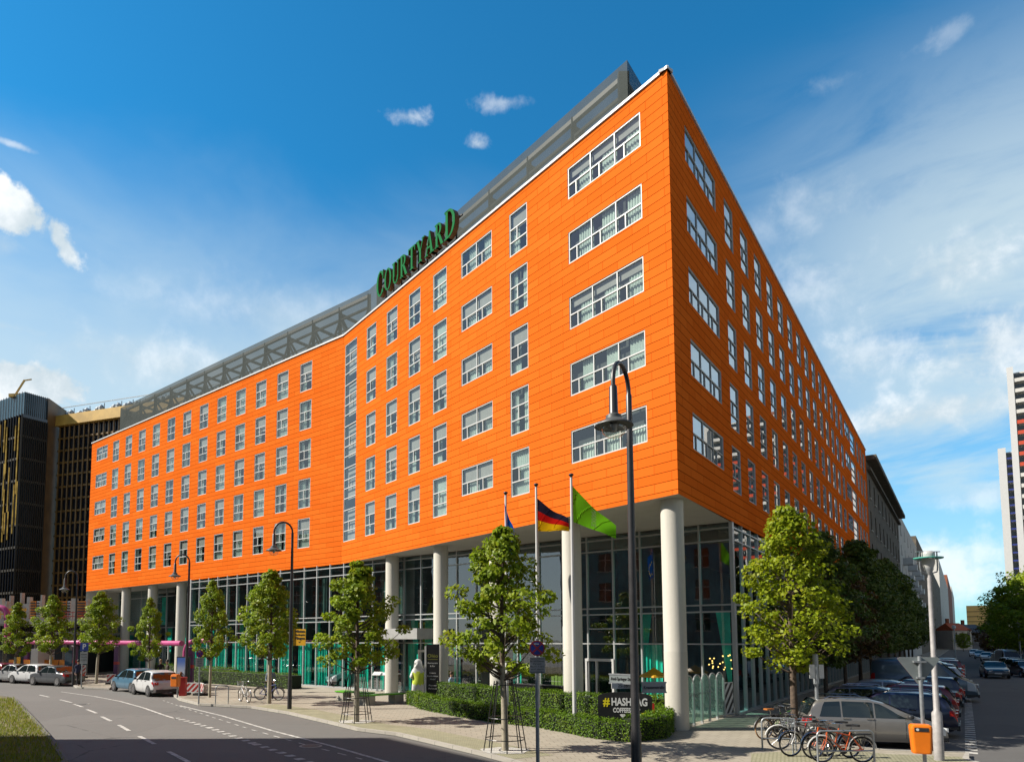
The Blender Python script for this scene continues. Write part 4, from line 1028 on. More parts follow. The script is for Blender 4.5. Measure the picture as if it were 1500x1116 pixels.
# signs --------------------------------------------------------------
RX = (R(90), 0, 0)
def postsign(name, label, px, pyb, P=None, group=None): 
    P = P or G(px, pyb, KH); return thing(name, label, 'sign', P, 0, group), P
def nostop(t, r_, z, lines, pw, ph, ptop):
    y = -.055
    mb = MB(); mb.disc((0, y, z), (0, 1, 0), r_, .012, 32); d = mb.build('disc', M['sign_red'], t, 40)
    mb = MB(); mb.disc((0, y-.009, z), (0, 1, 0), r_*.82, .006, 32); mb.build('disc_field', M['sign_blue'], d, 40)
    mb = MB()
    for a in (45, -45): mb.obox((0, y-.0145-(.001 if a > 0 else 0), z), (math.cos(R(a)), 0, math.sin(R(a))), (0, 1, 0), r_*1.66, .004, r_*.2)
    mb.build('cross', M['sign_red'], d)
    mb = MB(); mb.obox((0, y-.021, z+r_*.56), (1, 0, 0), (0, 1, 0), r_*.46, .004, r_*.12); mb.extr([(-.1*r_, .14*r_), (-.36*r_, 0), (-.1*r_, -.14*r_)], lambda a, b, dd: Vector((a-.1*r_, y-.021+dd, z+r_*.56+b)), -.002, .002); mb.build('arrow', M['sign_white'], d)
    mb = MB(); mb.obox((0, y, ptop-ph/2), (1, 0, 0), (0, 1, 0), pw, .012, ph); pl = mb.build('plate', M['plate_grey'], t)
    n = len(lines)
    for i, s in enumerate(lines): text(s, ph/n*.78, M['text_black'], pl, (0, y-.009, ptop-ph*(i+.5)/n), RX, maxw=pw*min(.9, .09*len(s)+.15))
M['plate_grey'] = mat('worn_plate', (.42, .41, .39), .5, noise=(6, .1))
q = at_depth(787.5, 1080, 13.9); Pn = Vector((q.x, 13.9, KH)); t, _ = postsign('no_stopping_sign', 'red and blue no stopping disc over a grey text plate before the hedge', 0, 0, Pn)
zc_ = zat(Pn, 949)-KH; zp = zat(Pn, 962)-KH; hp = zp-(zat(Pn, 985.5)-KH)
mb = MB(); mb.tube([(0, 0, -.05), (0, 0, zc_+.2)], .038, 12); mb.build('post', M['galv'], t, 40)
nostop(t, 11.2/F*Pn.y, zc_, ['Taxen und zum', 'Be- und Entladen', 'frei', 'Mo-Fr 7-18 h', 'auf dem', 'Seitenstreifen'], 22.5/F*Pn.y, hp, zp)
t, P = postsign('no_stopping_sign', 'small no stopping sign beside the pink pipe bend and barriers', 291, 1031)
zc_ = zat(P, 957)-KH; mb = MB(); mb.tube([(0, 0, 0), (0, 0, zc_+.2)], .036, 10); mb.build('post', M['galv'], t, 40)
nostop(t, .185, zc_, ['frei', 'Mo-Fr', '7-18h', 'Bus'], .40, .44, zc_-.21)
t, P = postsign('parking_sign', 'blue square parking sign with white P and text plate below', 119, 1006); z = zat(P, 947)-KH
mb = MB(); mb.tube([(0, 0, 0), (0, 0, z+.3)], .04, 10); mb.build('post', M['galv'], t, 40)
mb = MB(); mb.obox((.12, -.05, z), (1, 0, 0), (0, 1, 0), .56, .014, .56); pl = mb.build('sign_panel', M['sign_blue'], t); text('P', .5, M['text_white'], pl, (.12, -.06, z), RX, bold=.01)
mb = MB(); mb.obox((.12, -.05, z-.75), (1, 0, 0), (0, 1, 0), .50, .014, .82); pl = mb.build('plate', M['plate_grey'], t)
for i, s in enumerate(('mit Parkschein', 'Mo-Fr', '9-20 h')): text(s, .12, M['text_black'], pl, (.12, -.06, z-.5-.2*i), RX, maxw=.4)
# street name plates on the near lamp
def nameplate(pxa, pya, pxb, pyb, dyv, s, label, tone):
    ya, yb = P1.y-.02, P1.y+dyv; a = at_depth(pxa, pya, P1.y+(.0 if pxa > 920 else dyv)); b = at_depth(pxb, pya+ (1.5 if pxa > 920 else 2), P1.y+(dyv if pxa > 920 else 0))
    z0 = at_depth(pxa, pyb, P1.y).z; zc = (a.z+z0)/2; h = a.z-z0; c = (a+b)/2; d = b-a; d.z = 0; L = d.length; rz = math.atan2(d.y, d.x)
    t = thing('street_name_sign', label, 'street sign', (c.x, c.y, zc), rz, None)
    mb = MB(); mb.box((-L/2, -.014, -h/2), (L/2, .014, h/2)); p = mb.build('plate', M[tone], t)
    mb = MB(); mb.box((-L/2-.012, -.02, h/2+.001), (L/2+.012, .02, h/2+.03)); mb.box((-L/2-.012, -.02, -h/2-.03), (L/2+.012, .02, -h/2-.001)); mb.build('rim', M['galv'], t)
    text(s, h*.62, M['text_black'], p, (0, -.018, 0), RX, maxw=L*.86)
    return t, L, h
nameplate(940, 1000.5, 975, 1012.5, .05, 'Krausenstraße', 'pale street name plate on the right side of the near lamp post', 'plate_grey')
nameplate(893, 988, 928, 1000, .35, 'Axel-Springer-Str.', 'greenish grey street name plate on the left side of the near lamp post', 'sign_grey')
a = at_depth(912, 1004, P1.y+.15); t = thing('house_number_sign', 'small white number panel below the left street name plate', 'sign', a, .02)
mb = MB(); mb.box((-.22, -.012, -.055), (.22, .012, .055)); p = mb.build('plate', M['sign_white'], t); text('25-35', .085, M['text_black'], p, (.0, -.016, 0), RX)
# yellow poster on second lamp
a0, a1 = at_depth(429, 921, P2.y-.1), at_depth(448.5, 945, P2.y-.1); t = thing('poster_board', 'yellow poster board with black writing on the lamp post', 'poster', ((a0.x+a1.x)/2, P2.y-.1, a1.z), R(-16))
w_, h_ = a1.x-a0.x, a0.z-a1.z
mb = MB(); mb.box((-w_/2, -.015, 0), (w_/2, .015, h_)); p = mb.build('board', M['yellow'], t)
for i, (s, sz) in enumerate((('Mieten', .17), ('Nur für guten', .11), ('Fliegen', .17))): text(s, h_*sz*1.2, M['text_black'], p, (.03, -.02, h_*(.86-.21*i)), RX, maxw=w_*.78, bold=.006)
mb = MB(); mb.extr([(-.08, .05), (0, -.03), (.08, .05), (0, .01)], lambda x, y, d: Vector((x, d, h_*.2+y)), -.022, -.016); mb.build('emblem', M['text_black'], p)
mb = MB(); mb.box((-w_/2-.12, -.01, h_*.85), (-w_/2, .01, h_*.9)); mb.box((-w_/2-.12, -.01, .1), (-w_/2, .01, .16)); mb.build('bracket', M['galv'], t)
# coffee sign among the hedges
cS = G(915, 1074, KH)+Vector((.1, .3, 0)); wS = 76/F*cS.y; zS1 = zat(cS, 1013)-KH; t = thing('coffee_sign', 'black arched coffee shop sign with white and yellow lettering between the hedges', 'sign', cS, R(-12))
mb = MB(); n = 14; pl = [(-wS/2, .25), (wS/2, .25)]+[(wS/2*math.cos(math.pi*i/n), zS1-.17+.17*math.sin(math.pi*i/n)) for i in range(n+1)]
mb.extr(pl, lambda a, b, d: Vector((a, d, b)), -.03, .03); p = mb.build('panel', M['black'], t)
mb = MB(); mb.box((wS/2+.01, -.05, .1), (wS/2+.075, .05, zS1-.38)); mb.build('red_post', M['red'], t)
mb = MB(); mb.box((-wS*.4, -.02, 0), (-wS*.4+.05, .02, .3)); mb.box((wS*.4-.05, -.02, 0), (wS*.4, .02, .3)); mb.build('foot', M['black'], t)
zl = lambda y: zat(cS, y)-KH
text('#', .40, M['text_yellow'], p, (-wS/2+.16*wS, -.036, zl(1028)), RX, bold=.012, xs=.9)
text('HASHTAG', .36, M['text_white'], p, (-wS/2+.585*wS, -.036, zl(1028)), RX, maxw=wS*.66, bold=.012)
text('COFFEESHOP', .22, M['text_white'], p, (-wS/2+.53*wS, -.036, zl(1040)), RX, maxw=wS*.50, bold=.008)
az_ = zl(1044.5); mb = MB(); X = -wS/2+.86*wS; mb.extr([(-.10, .03), (.02, .03), (.02, .085), (.12, 0), (.02, -.085), (.02, -.03), (-.10, -.03)], lambda a, b, d: Vector((X+a, d, az_+b)), -.04, -.034); mb.build('arrow', M['text_yellow'], p)
mb = MB(); X2 = -wS/2+.46*wS; mb.extr([(-.10, .06), (-.06, .09), (.06, .09), (.10, .06), (0, -.06)], lambda a, b, d: Vector((X2+a, d, zl(1049)+b)), -.04, -.034); mb.build('emblem', M['text_white'], p)
# black pylon
pS = G(631, 1027, KH)+Vector((.1, .5, 0)); w_ = 18.5/F*pS.y; h_ = zat(pS, 943)-KH; t = thing('pylon_sign', 'tall black pylon sign with pale edge standing behind the hedge by the entrance', 'sign', pS, -.1)
mb = MB(); mb.box((-w_/2, -.09, 0), (w_/2, .09, h_)); p = mb.build('panel', M['black'], t)
mb = MB(); mb.box((-w_/2-.10, -.10, 0), (-w_/2-.004, .08, h_*.965)); mb.build('edge_strip', M['sign_white'], t)
for s, z, sz, mm, mw in (('Oléo', .79, .21, 'text_gold', .82), ('Restaurant', .665, .10, 'text_white', .8), ('& Bar', .61, .10, 'text_white', .4), ('Events', .49, .10, 'text_white', .5), ('Konferenzen', .435, .10, 'text_white', .85), ('Hotel', .38, .10, 'text_white', .42), ('Fitness', .27, .10, 'text_white', .6), ('Parkhaus', .215, .10, 'text_white', .65)):
    text(s, sz*1.2, M[mm], p, (0, -.095, h_*z), RX, maxw=w_*mw)
mb = MB(); mb.box((-w_*.4, -.098, h_*.725), (w_*.4, -.092, h_*.732)); mb.build('rule', M['text_gold'], p)
# right-hand signs, bin and lamp
q = at_depth(1354, 1100, 15.0); Py = Vector((q.x, 15.0, KH)); t = thing('give_way_sign', 'grey back of a triangular give way sign above the orange bin', 'sign', Py, R(-14))
zt_ = zat(Py, 962)-KH; zb_ = zat(Py, 1001)-KH; hw = 27.5/F*Py.y
mb = MB(); mb.tube([(0, 0, 0), (0, 0, zt_+.02)], .038, 12); mb.build('post', M['galv'], t, 40)
mb = MB(); mb.extr([(-hw+.05, zt_), (hw-.05, zt_), (hw, zt_-.04), (.04, zb_), (-.04, zb_), (-hw, zt_-.04)], lambda a, b, d: Vector((a, d, b)), .045, .058); mb.build('triangle', M['sign_grey'], t)
mb = MB(); mb.extr([(-hw+.05, zt_), (hw-.05, zt_), (hw, zt_-.04), (.04, zb_), (-.04, zb_), (-hw, zt_-.04)], lambda a, b, d: Vector((a, d, b)), .059, .064); mb.build('front_face', M['sign_red'], t)
mb = MB()
for z in (zt_-.1, zt_-.45): mb.box((-.12 if z > zt_-.2 else -.07, -.042, z-.02), (.12 if z > zt_-.2 else .07, .044, z+.02))
mb.build('clamp', M['galv'], t)
zb1, zb0 = zat(Py, 1059)-KH, zat(Py, 1101)-KH
bn = thing('litter_bin', 'bright orange litter bin strapped on the give way signpost', 'litter bin', Py+Vector((-.15, -.13, zb0)), R(-24))
bw, bd, bh = .40, .32, zb1-zb0; mb = MB()
def rr_(w, d, rad, n=5):
    out = []
    for cx_, cy_2, a0 in ((w/2-rad, d/2-rad, 0), (-w/2+rad, d/2-rad, 90), (-w/2+rad, -d/2+rad, 180), (w/2-rad, -d/2+rad, 270)):
        for i in range(n+1): a = R(a0+90*i/n); out.append((cx_+rad*math.cos(a), cy_2+rad*math.sin(a)))
    return out
rings = [(z, rr_(bw*s, bd*s, .06)) for z, s in ((0, .84), (.03, .88), (bh*.86, 1.), (bh*.95, .97), (bh, .80))]
for (za, ra_), (zb2, rb_) in zip(rings, rings[1:]):
    for i in range(len(ra_)): j = (i+1) % len(ra_); mb.quad((*ra_[i], za), (*ra_[j], za), (*rb_[j], zb2), (*rb_[i], zb2))
mb.quad(*[(*p, bh) for p in rings[-1][1]]); mb.quad(*[(*p, 0) for p in rings[0][1][::-1]]); mb.build('body', M['orange_bin'], bn, 50)
mb = MB(); mb.box((-bw*.34, -bd/2-.006, bh*.77), (bw*.30, -bd/2+.03, bh*.90)); sl_ = mb.build('slot', M['trim'], bn)
mb = MB(); mb.disc((-bw*.2, -bd/2-.009, bh*.835), (0, 1, 0), .028, .006, 14); mb.build('round_sticker', M['sign_white'], bn)
P = G(1376, 1113, KH); H = zat(P, 812)-KH; t = thing('modern_street_lamp', 'slender grey lamp post with round glass head beside the orange bin', 'street lamp', P)
mb = MB(); mb.tube([(0, 0, 0), (0, 0, 1.25), (0, 0, 1.32), (0, 0, H-.6), (0, 0, H-.55)], [.12, .12, .072, .05, .042], 18); mb.build('pole', mat('pale_grey_post', (.40, .38, .37), .5, noise=(6, .15)), t, 40)
mb = MB(); mb.lathe([(.03, -.6), (.07, -.50), (.11, -.40), (.11, -.36), (0, -.36)], (0, 0, H), 20); mb.build('socket', M['galv'], t, 40)
mb = MB(); mb.lathe([(.11, -.36), (.15, -.25), (.16, 0), (.155, .06), (.09, .10), (0, .11)], (0, 0, H), 24); mb.build('globe', mat('frosted_globe', (.55, .56, .54), .25), t, 60)
mb = MB(); mb.torus((0, 0, H-.10), (0, 0, 1), .33, .02, 30, 6); mb.lathe([(.17, -.105), (.35, -.105), (.35, -.085), (.17, -.085)], (0, 0, H), 30); mb.build('glass_ring', mat('green_glass_ring', (.12, .52, .42), .1), t, 40)
mb = MB()
for a in (0, math.pi): mb.tube([(math.cos(a)*.05, math.sin(a)*.05, H-.52), (math.cos(a)*.22, math.sin(a)*.22, H-.47), (math.cos(a)*.24, math.sin(a)*.24, H-.36), (math.cos(a)*.24, math.sin(a)*.24, H+.08)], .018, 6); mb.tube([(math.cos(a)*.33, math.sin(a)*.33, H+.08), (math.cos(a)*.12, math.sin(a)*.12, H+.08)], .014, 6)
mb.build('bracket', M['galv'], t)
q = at_depth(1199, 1080, 22.); Ps = Vector((q.x, 22., KH)); z1 = zat(Ps, 960)-KH; t = thing('side_street_signpost', 'bare grey signpost with white panels seen from behind the bicycles', 'sign', Ps)
mb = MB(); mb.tube([(0, 0, 0), (0, 0, z1)], .055, 12); mb.tube([(0, 0, z1-.9), (0, 0, z1+.05)], .085, 12); mb.build('post', M['galv'], t, 40)
mb = MB(); mb.box((-.24, -.075, z1-.72), (-.07, -.06, z1-.28)); mb.box((.07, -.075, z1-.72), (.22, -.06, z1-.28)); mb.build('panel', M['sign_white'], t)
# parcel of pavement furniture: cycle racks
def rack(P, L, rz, label, h=.85, low=True):
    t = thing('cycle_rack', label, 'cycle rack', P, rz, 'tubular cycle racks'); mb = MB(); pts = [(-L/2, 0, 0), (-L/2, 0, h-.12)]
    pts += [(-L/2+.12-.12*math.cos(a), 0, h-.12+.12*math.sin(a)) for a in (R(30), R(60), R(90))]+[(L/2-.12+.12*math.sin(a), 0, h-.12+.12*math.cos(a)) for a in (0, R(30), R(60), R(90))]+[(L/2, 0, 0)]
    mb.tube(pts, .026, 8); mb.build('hoop', M['galv'], t, 60)
    if low: mb = MB(); mb.tube([(-L/2, 0, .34), (L/2, 0, .34)], .02, 6); mb.build('crossbar', M['galv'], t)
a, b = G(1117, 1098, KH), G(1166, 1099, KH); rack((a+b)/2, (b-a).length, math.atan2(b.y-a.y, b.x-a.x), 'left galvanised hoop rack among the parked bicycles', .92)
a, b = G(1162, 1106, KH), G(1212, 1107, KH); rack((a+b)/2, (b-a).length, math.atan2(b.y-a.y, b.x-a.x), 'middle galvanised hoop rack behind the orange bicycles', .92)
a = G(1240, 1119, KH); rack(a, 1.5, .05, 'front galvanised hoop rack under the orange bicycles', .85)
a, b = G(320.5, 1030, KH), G(327.5, 1031, KH); rack((a+b)/2+Vector((0, .1, 0)), .62, .5, 'narrow hoop rack standing alone by the small sign', .9, False)

# glass screen with arched tops by the corner column
ga, gb = G(1004, 1066, KH), G(1061, 1050, KH); d = gb-ga; L = d.length; t = thing('glass_screen', 'pale glass fence of five arched panels between the corner column and lobby corner', 'fence', ga, math.atan2(d.y, d.x))
m = bpy.data.materials.new('etched_glass'); m.use_nodes = True; tt_ = NT(m.node_tree); tt_.n.clear()
bs = tt_.node('ShaderNodeBsdfPrincipled', {'Base Color': (.33, .45, .40, 1), 'Roughness': .25}); trn = tt_.node('ShaderNodeBsdfTransparent', {'Color': (.7, .88, .82, 1)})
tt_.node('ShaderNodeOutputMaterial', {0: tt_.node('ShaderNodeMixShader', {0: .42, 1: trn.outputs[0], 2: bs.outputs[0]}).outputs[0]})
hp_ = zat(ga, 1001)-KH; w_ = L/5
for i in range(6): mb = MB(); mb.box((i*w_-.035, -.045, 0), (i*w_+.035, .045, hp_)); mb.build('post', M['alu'], t)
for i in range(5):
    mb = MB(); pl = [(i*w_+.04, .12), ((i+1)*w_-.04, .12)]+[((i+.5)*w_+(w_/2-.04)*math.cos(math.pi*k/10), hp_-.06+.28*math.sin(math.pi*k/10)) for k in range(11)]
    mb.extr(pl, lambda a, b, dd: Vector((a, dd, b)), -.006, .006); p = mb.build('panel', m, t)
    mb = MB(); mb.tube([((i+.5)*w_+w_/2*math.cos(math.pi*k/10), 0, hp_-.03+.30*math.sin(math.pi*k/10)) for k in range(11)], .022, 6); mb.build('arch_rail', M['alu'], t)
    mb = MB()
    rr2 = random.Random(i)
    for k in range(6): x = (i+.2+.6*rr2.random())*w_; z = .35+.9*rr2.random(); mb.obox((x, -.014, z), (1, 0, rr2.choice((-1, 1))*.9), (0, 1, 0), .22, .004, .035)
    mb.build('print', M['sign_grey'], p)
text('HERZLICH WILLKOMMEN', .15, M['sign_grey'], t, (L*.38, -.02, hp_*.72), RX, maxw=L*.6)
sp_ = thing('striped_barrier', 'black and white diagonal striped panel beside the lobby corner', 'barrier', gb+d.normalized()*.1, math.atan2(d.y, d.x)-.15)
w_ = .78; h_ = 1.42; mb = MB(); mb.box((0, -.02, .1), (w_, .02, h_)); p = mb.build('panel', M['sign_white'], sp_); mb = MB()
def clip(P, f):
    o = []
    for i in range(len(P)):
        a, b = P[i], P[(i+1) % len(P)]; fa, fb = f(a), f(b)
        if fa >= 0: o.append(a)
        if fa*fb < 0: s = fa/(fa-fb); o.append((a[0]+(b[0]-a[0])*s, a[1]+(b[1]-a[1])*s))
    return o
def stripes(mb, x0, x1, z0, z1, k0_, step, wd, yy):
    for k in range(-8, 14):
        c = k0_+k*step; q = [(x0, z0), (x1, z0), (x1, z1), (x0, z1)]
        q = clip(q, lambda p: p[1]-p[0]-c); q = clip(q, lambda p: c+wd-(p[1]-p[0])) if len(q) > 2 else []
        if len(q) > 2: mb.extr(q, lambda a, b, dd: Vector((a, dd, b)), yy-.004, yy)
stripes(mb, .03, w_-.03, .14, h_-.03, -.6, .42, .2, -.022); mb.build('stripe', M['text_black'], p)

# benches, planters, terrace things
def bench(P, rz, label):
    t = thing('bench', label, 'bench', P, rz, 'green topped concrete benches'); 
    for x in (-.85, .85): mb = MB(); mb.box((x-.27, -.3, 0), (x+.27, .3, .44)); mb.build('block', M['bench_conc'], t)
    mb = MB()
    for k in range(5): mb.box((-1.2, -.33+k*.135, .445), (1.2, -.215+k*.135, .505))
    mb.build('seat', M['bench_green'], t)
bench(G(520, 1028, KH)+Vector((-.1, .6, 0)), R(-40), 'left concrete bench with green slats under the young maple')
bench(G(556, 1031, KH)+Vector((.1, .2, 0)), R(38), 'right concrete bench with green slats in front of the entrance column')
for i, (px, py) in enumerate(((772, 1032), (796, 1034), (818, 1036))):
    P = G(px, py, KH)+Vector((0, .6, 0)); t = thing('planter', ('left', 'middle', 'right')[i]+' black planter box of three standing on the terrace', 'planter', P, R(-35), 'black planter boxes'); mb = MB(); mb.box((-.55, -.2, 0), (.55, .2, .95)); mb.build('box', M['black'], t)
    mb = MB(); mb.box((-.58, -.23, .952), (.58, .23, 1.0)); mb.build('rim', M['trim'], t)
P = G(826, 1030, KH)+Vector((0, 1.2, 0)); t = thing('slatted_screen', 'yellow slatted wooden screen beside the white column', 'screen', P, R(-30))
for k in range(5): mb = MB(); mb.box((-.45+.19*k, -.03, 0), (-.30+.19*k, .03, 1.3+.04*(k % 2))); mb.build('slat', mat('yellow_wood', (.72, .48, .1), .6), t) if k == 0 else mb.build('slat', bpy.data.materials['yellow_wood'], t)
P = G(968, 1052, KH)+Vector((.1, 1.1, 0)); t = thing('terrace_parasol', 'yellow folded terrace umbrella behind the street name plate', 'parasol', P)
mb = MB(); mb.tube([(0, 0, 0), (0, 0, 2.)], .03, 8); mb.build('pole', M['galv'], t); mb = MB(); mb.lathe([(.62, 1.62), (.60, 1.70), (.3, 1.84), (.02, 2.02)], (0, 0, 0), 10); mb.build('canopy', M['yellow'], t, 30)
P = G(760, 1022, KH)+Vector((0, 1.5, 0))
def chair(P, rz, label):
    t = thing('terrace_chair', label, 'chair', P, rz, 'dark terrace chairs behind the hedge')
    mb = MB(); mb.box((-.24, -.24, .42), (.24, .24, .47)); mb.build('seat', M['trim'], t); mb = MB()
    for k in range(5): mb.box((-.22+.1*k, .20, .5), (-.18+.1*k, .235, .92))
    mb.box((-.24, .19, .92), (.24, .24, .97)); mb.build('backrest', M['steel'], t)
    for sx in (-.21, .21):
        for sy in (-.21, .21): mb = MB(); mb.tube([(sx, sy, 0), (sx, sy, .42)], .015, 6); mb.build('leg', M['steel'], t)
for i in range(6): chair(bg_(8.2+i*.75, 2.3+.3*(i % 2))+UP*KH, R(-40+25*(i % 3)), 'dark metal terrace chair in the row behind the tall hedge')
# wall plates / silver posts near the entrance
for i, (px, py) in enumerate(((552.5, 1012), (563.5, 1012))):
    P = G(px, py, KH); t = thing('menu_stand', ('left' if i == 0 else 'right')+' slanted white menu stand beside the entrance column', 'stand', P, R(-20), 'menu stands'); mb = MB(); mb.box((-.06, -.04, 0), (.06, .04, 1.0)); mb.build('post', M['galv'], t)
    mb = MB(); mb.obox((0, -.05, 1.1), (1, 0, 0), (0, 1, .6), .55, .38, .03); mb.build('board', M['sign_white'], t)

# bear figure with a yellow vest at the door
P = G(612, 1027, KH)+Vector((0, .6, 0)); bear = thing('bear_statue', 'white standing bear statue in a yellow vest beside the black pylon', 'statue', P, 0)
def skinmesh(name, nodes, edges, mats, fmat, parent, sub=2, scale=1.):
    me = bpy.data.meshes.new(name); me.from_pydata([n[:3] for n in nodes], edges, []); o = bpy.data.objects.new(name, me); COL.objects.link(o)
    md = o.modifiers.new('s', 'SKIN'); md.use_smooth_shade = True
    sv = me.skin_vertices[0].data
    for i, n in enumerate(nodes): sv[i].radius = (n[3], n[4] if len(n) > 4 else n[3]); sv[i].use_root = (i == 0)
    o.modifiers.new('u', 'SUBSURF').levels = sub
    dg = bpy.context.evaluated_depsgraph_get(); dg.update(); m2 = bpy.data.meshes.new_from_object(o.evaluated_get(dg)); bpy.data.objects.remove(o)
    m2.materials.clear(); m2.name = name
    for m_ in mats: m2.materials.append(m_)
    NV = np.array([n[:3] for n in nodes])
    for f in m2.polygons: f.material_index = fmat(f.center); f.use_smooth = True
    return link(name, m2, parent)
bn_ = [(0, 0, .95, .34, .30), (0, 0, 1.35, .30, .27), (0, -.02, 1.72, .22, .2), (0, -.06, 1.98, .21, .21), (-.12, -.2, 1.93, .11), (-.28, -.02, 1.5, .14), (-.38, -.14, 1.15, .11), (.28, -.02, 1.5, .14), (.38, -.14, 1.15, .11), (-.18, 0, .5, .2), (-.2, -.02, .1, .16), (.18, 0, .5, .2), (.2, -.02, .1, .16), (-.13, 0, 2.15, .07), (.13, 0, 2.15, .07)]
body = skinmesh('body', bn_, [(0, 1), (1, 2), (2, 3), (3, 4), (1, 5), (5, 6), (1, 7), (7, 8), (0, 9), (9, 10), (0, 11), (11, 12), (3, 13), (3, 14)], [M['sign_white'], mat('vest_yellow', (.62, .75, .05), .7)], lambda c: 1 if .85 < c.z < 1.5 and abs(c.x) < .31 else 0, bear)
mb = MB(); mb.lathe([(0, -.03), (.04, 0), (0, .03)], (-.17, -.32, 1.95), 8); mb.build('nose', M['trim'], bear)
# ================================================================== VEHICLES
def paint(n, c, metal=.3): return mat(n, c, .28, metal, noise=(.8, .06), coat=.6)
CP = {'silver': paint('silver_paint', (.30, .288, .27), .5), 'white': paint('white_paint', (.72, .72, .72), 0), 'blue': paint('light_blue_paint', (.12, .27, .40), .3), 'navy': paint('navy_paint', (.008, .013, .05), .2),
      'red': paint('dark_red_paint', (.22, .008, .012), .2), 'grey': paint('grey_paint', (.14, .15, .165), .4), 'black': paint('black_car_paint', (.012, .013, .016), .2), 'slate': paint('slate_blue_paint', (.11, .16, .20), .3), 'lightgrey': paint('pale_silver_paint', (.50, .51, .52), .4)}
SHP = { # x from rear (0) to front (1): roof line z, belt z, window from/to
 'hatch': dict(top=[(0, .62), (.02, .80), (.06, .93), (.12, 1.30), (.17, 1.44), (.30, 1.50), (.48, 1.49), (.58, 1.40), (.74, .98), (.80, .93), (.92, .82), (.985, .68), (1, .55)], belt=.92, win=(.13, .72), ws=(.56, .755), rw=(.055, .145), h=1.5, pil=(.40,)),
 'mpv': dict(top=[(0, .60), (.015, .85), (.035, 1.02), (.07, 1.40), (.10, 1.54), (.28, 1.60), (.48, 1.58), (.60, 1.46), (.78, 1.07), (.84, 1.0), (.94, .84), (.99, .66), (1, .52)], belt=.98, win=(.10, .76), ws=(.58, .80), rw=(.03, .10), h=1.6, pil=(.27, .50)),
 'sedan': dict(top=[(0, .60), (.015, .84), (.04, .92), (.16, .96), (.20, 1.0), (.30, 1.34), (.38, 1.42), (.50, 1.44), (.57, 1.38), (.70, 1.0), (.76, .94), (.92, .80), (.985, .66), (1, .52)], belt=.92, win=(.23, .69), ws=(.555, .715), rw=(.185, .325), h=1.44, pil=(.45,)),
 'estate': dict(top=[(0, .60), (.015, .85), (.03, .96), (.07, 1.30), (.11, 1.42), (.30, 1.47), (.50, 1.47), (.58, 1.40), (.71, 1.02), (.77, .95), (.92, .82), (.985, .66), (1, .52)], belt=.93, win=(.09, .70), ws=(.56, .725), rw=(.028, .105), h=1.47, pil=(.26, .46)),
 'van': dict(top=[(0, .55), (.008, 1.0), (.015, 2.0), (.03, 2.18), (.2, 2.22), (.55, 2.22), (.66, 2.12), (.73, 1.85), (.86, 1.22), (.90, 1.14), (.97, .98), (.99, .75), (1, .5)], belt=1.2, win=(.60, .84), ws=(.68, .875), rw=(.008, .02), h=2.2, pil=(), )}
def interp(tb, x):
    for (a, b), (c, d) in zip(tb, tb[1:]):
        if x <= c: return b+(d-b)*(x-a)/(c-a) if c > a else d
    return tb[-1][1]
CARM = {}
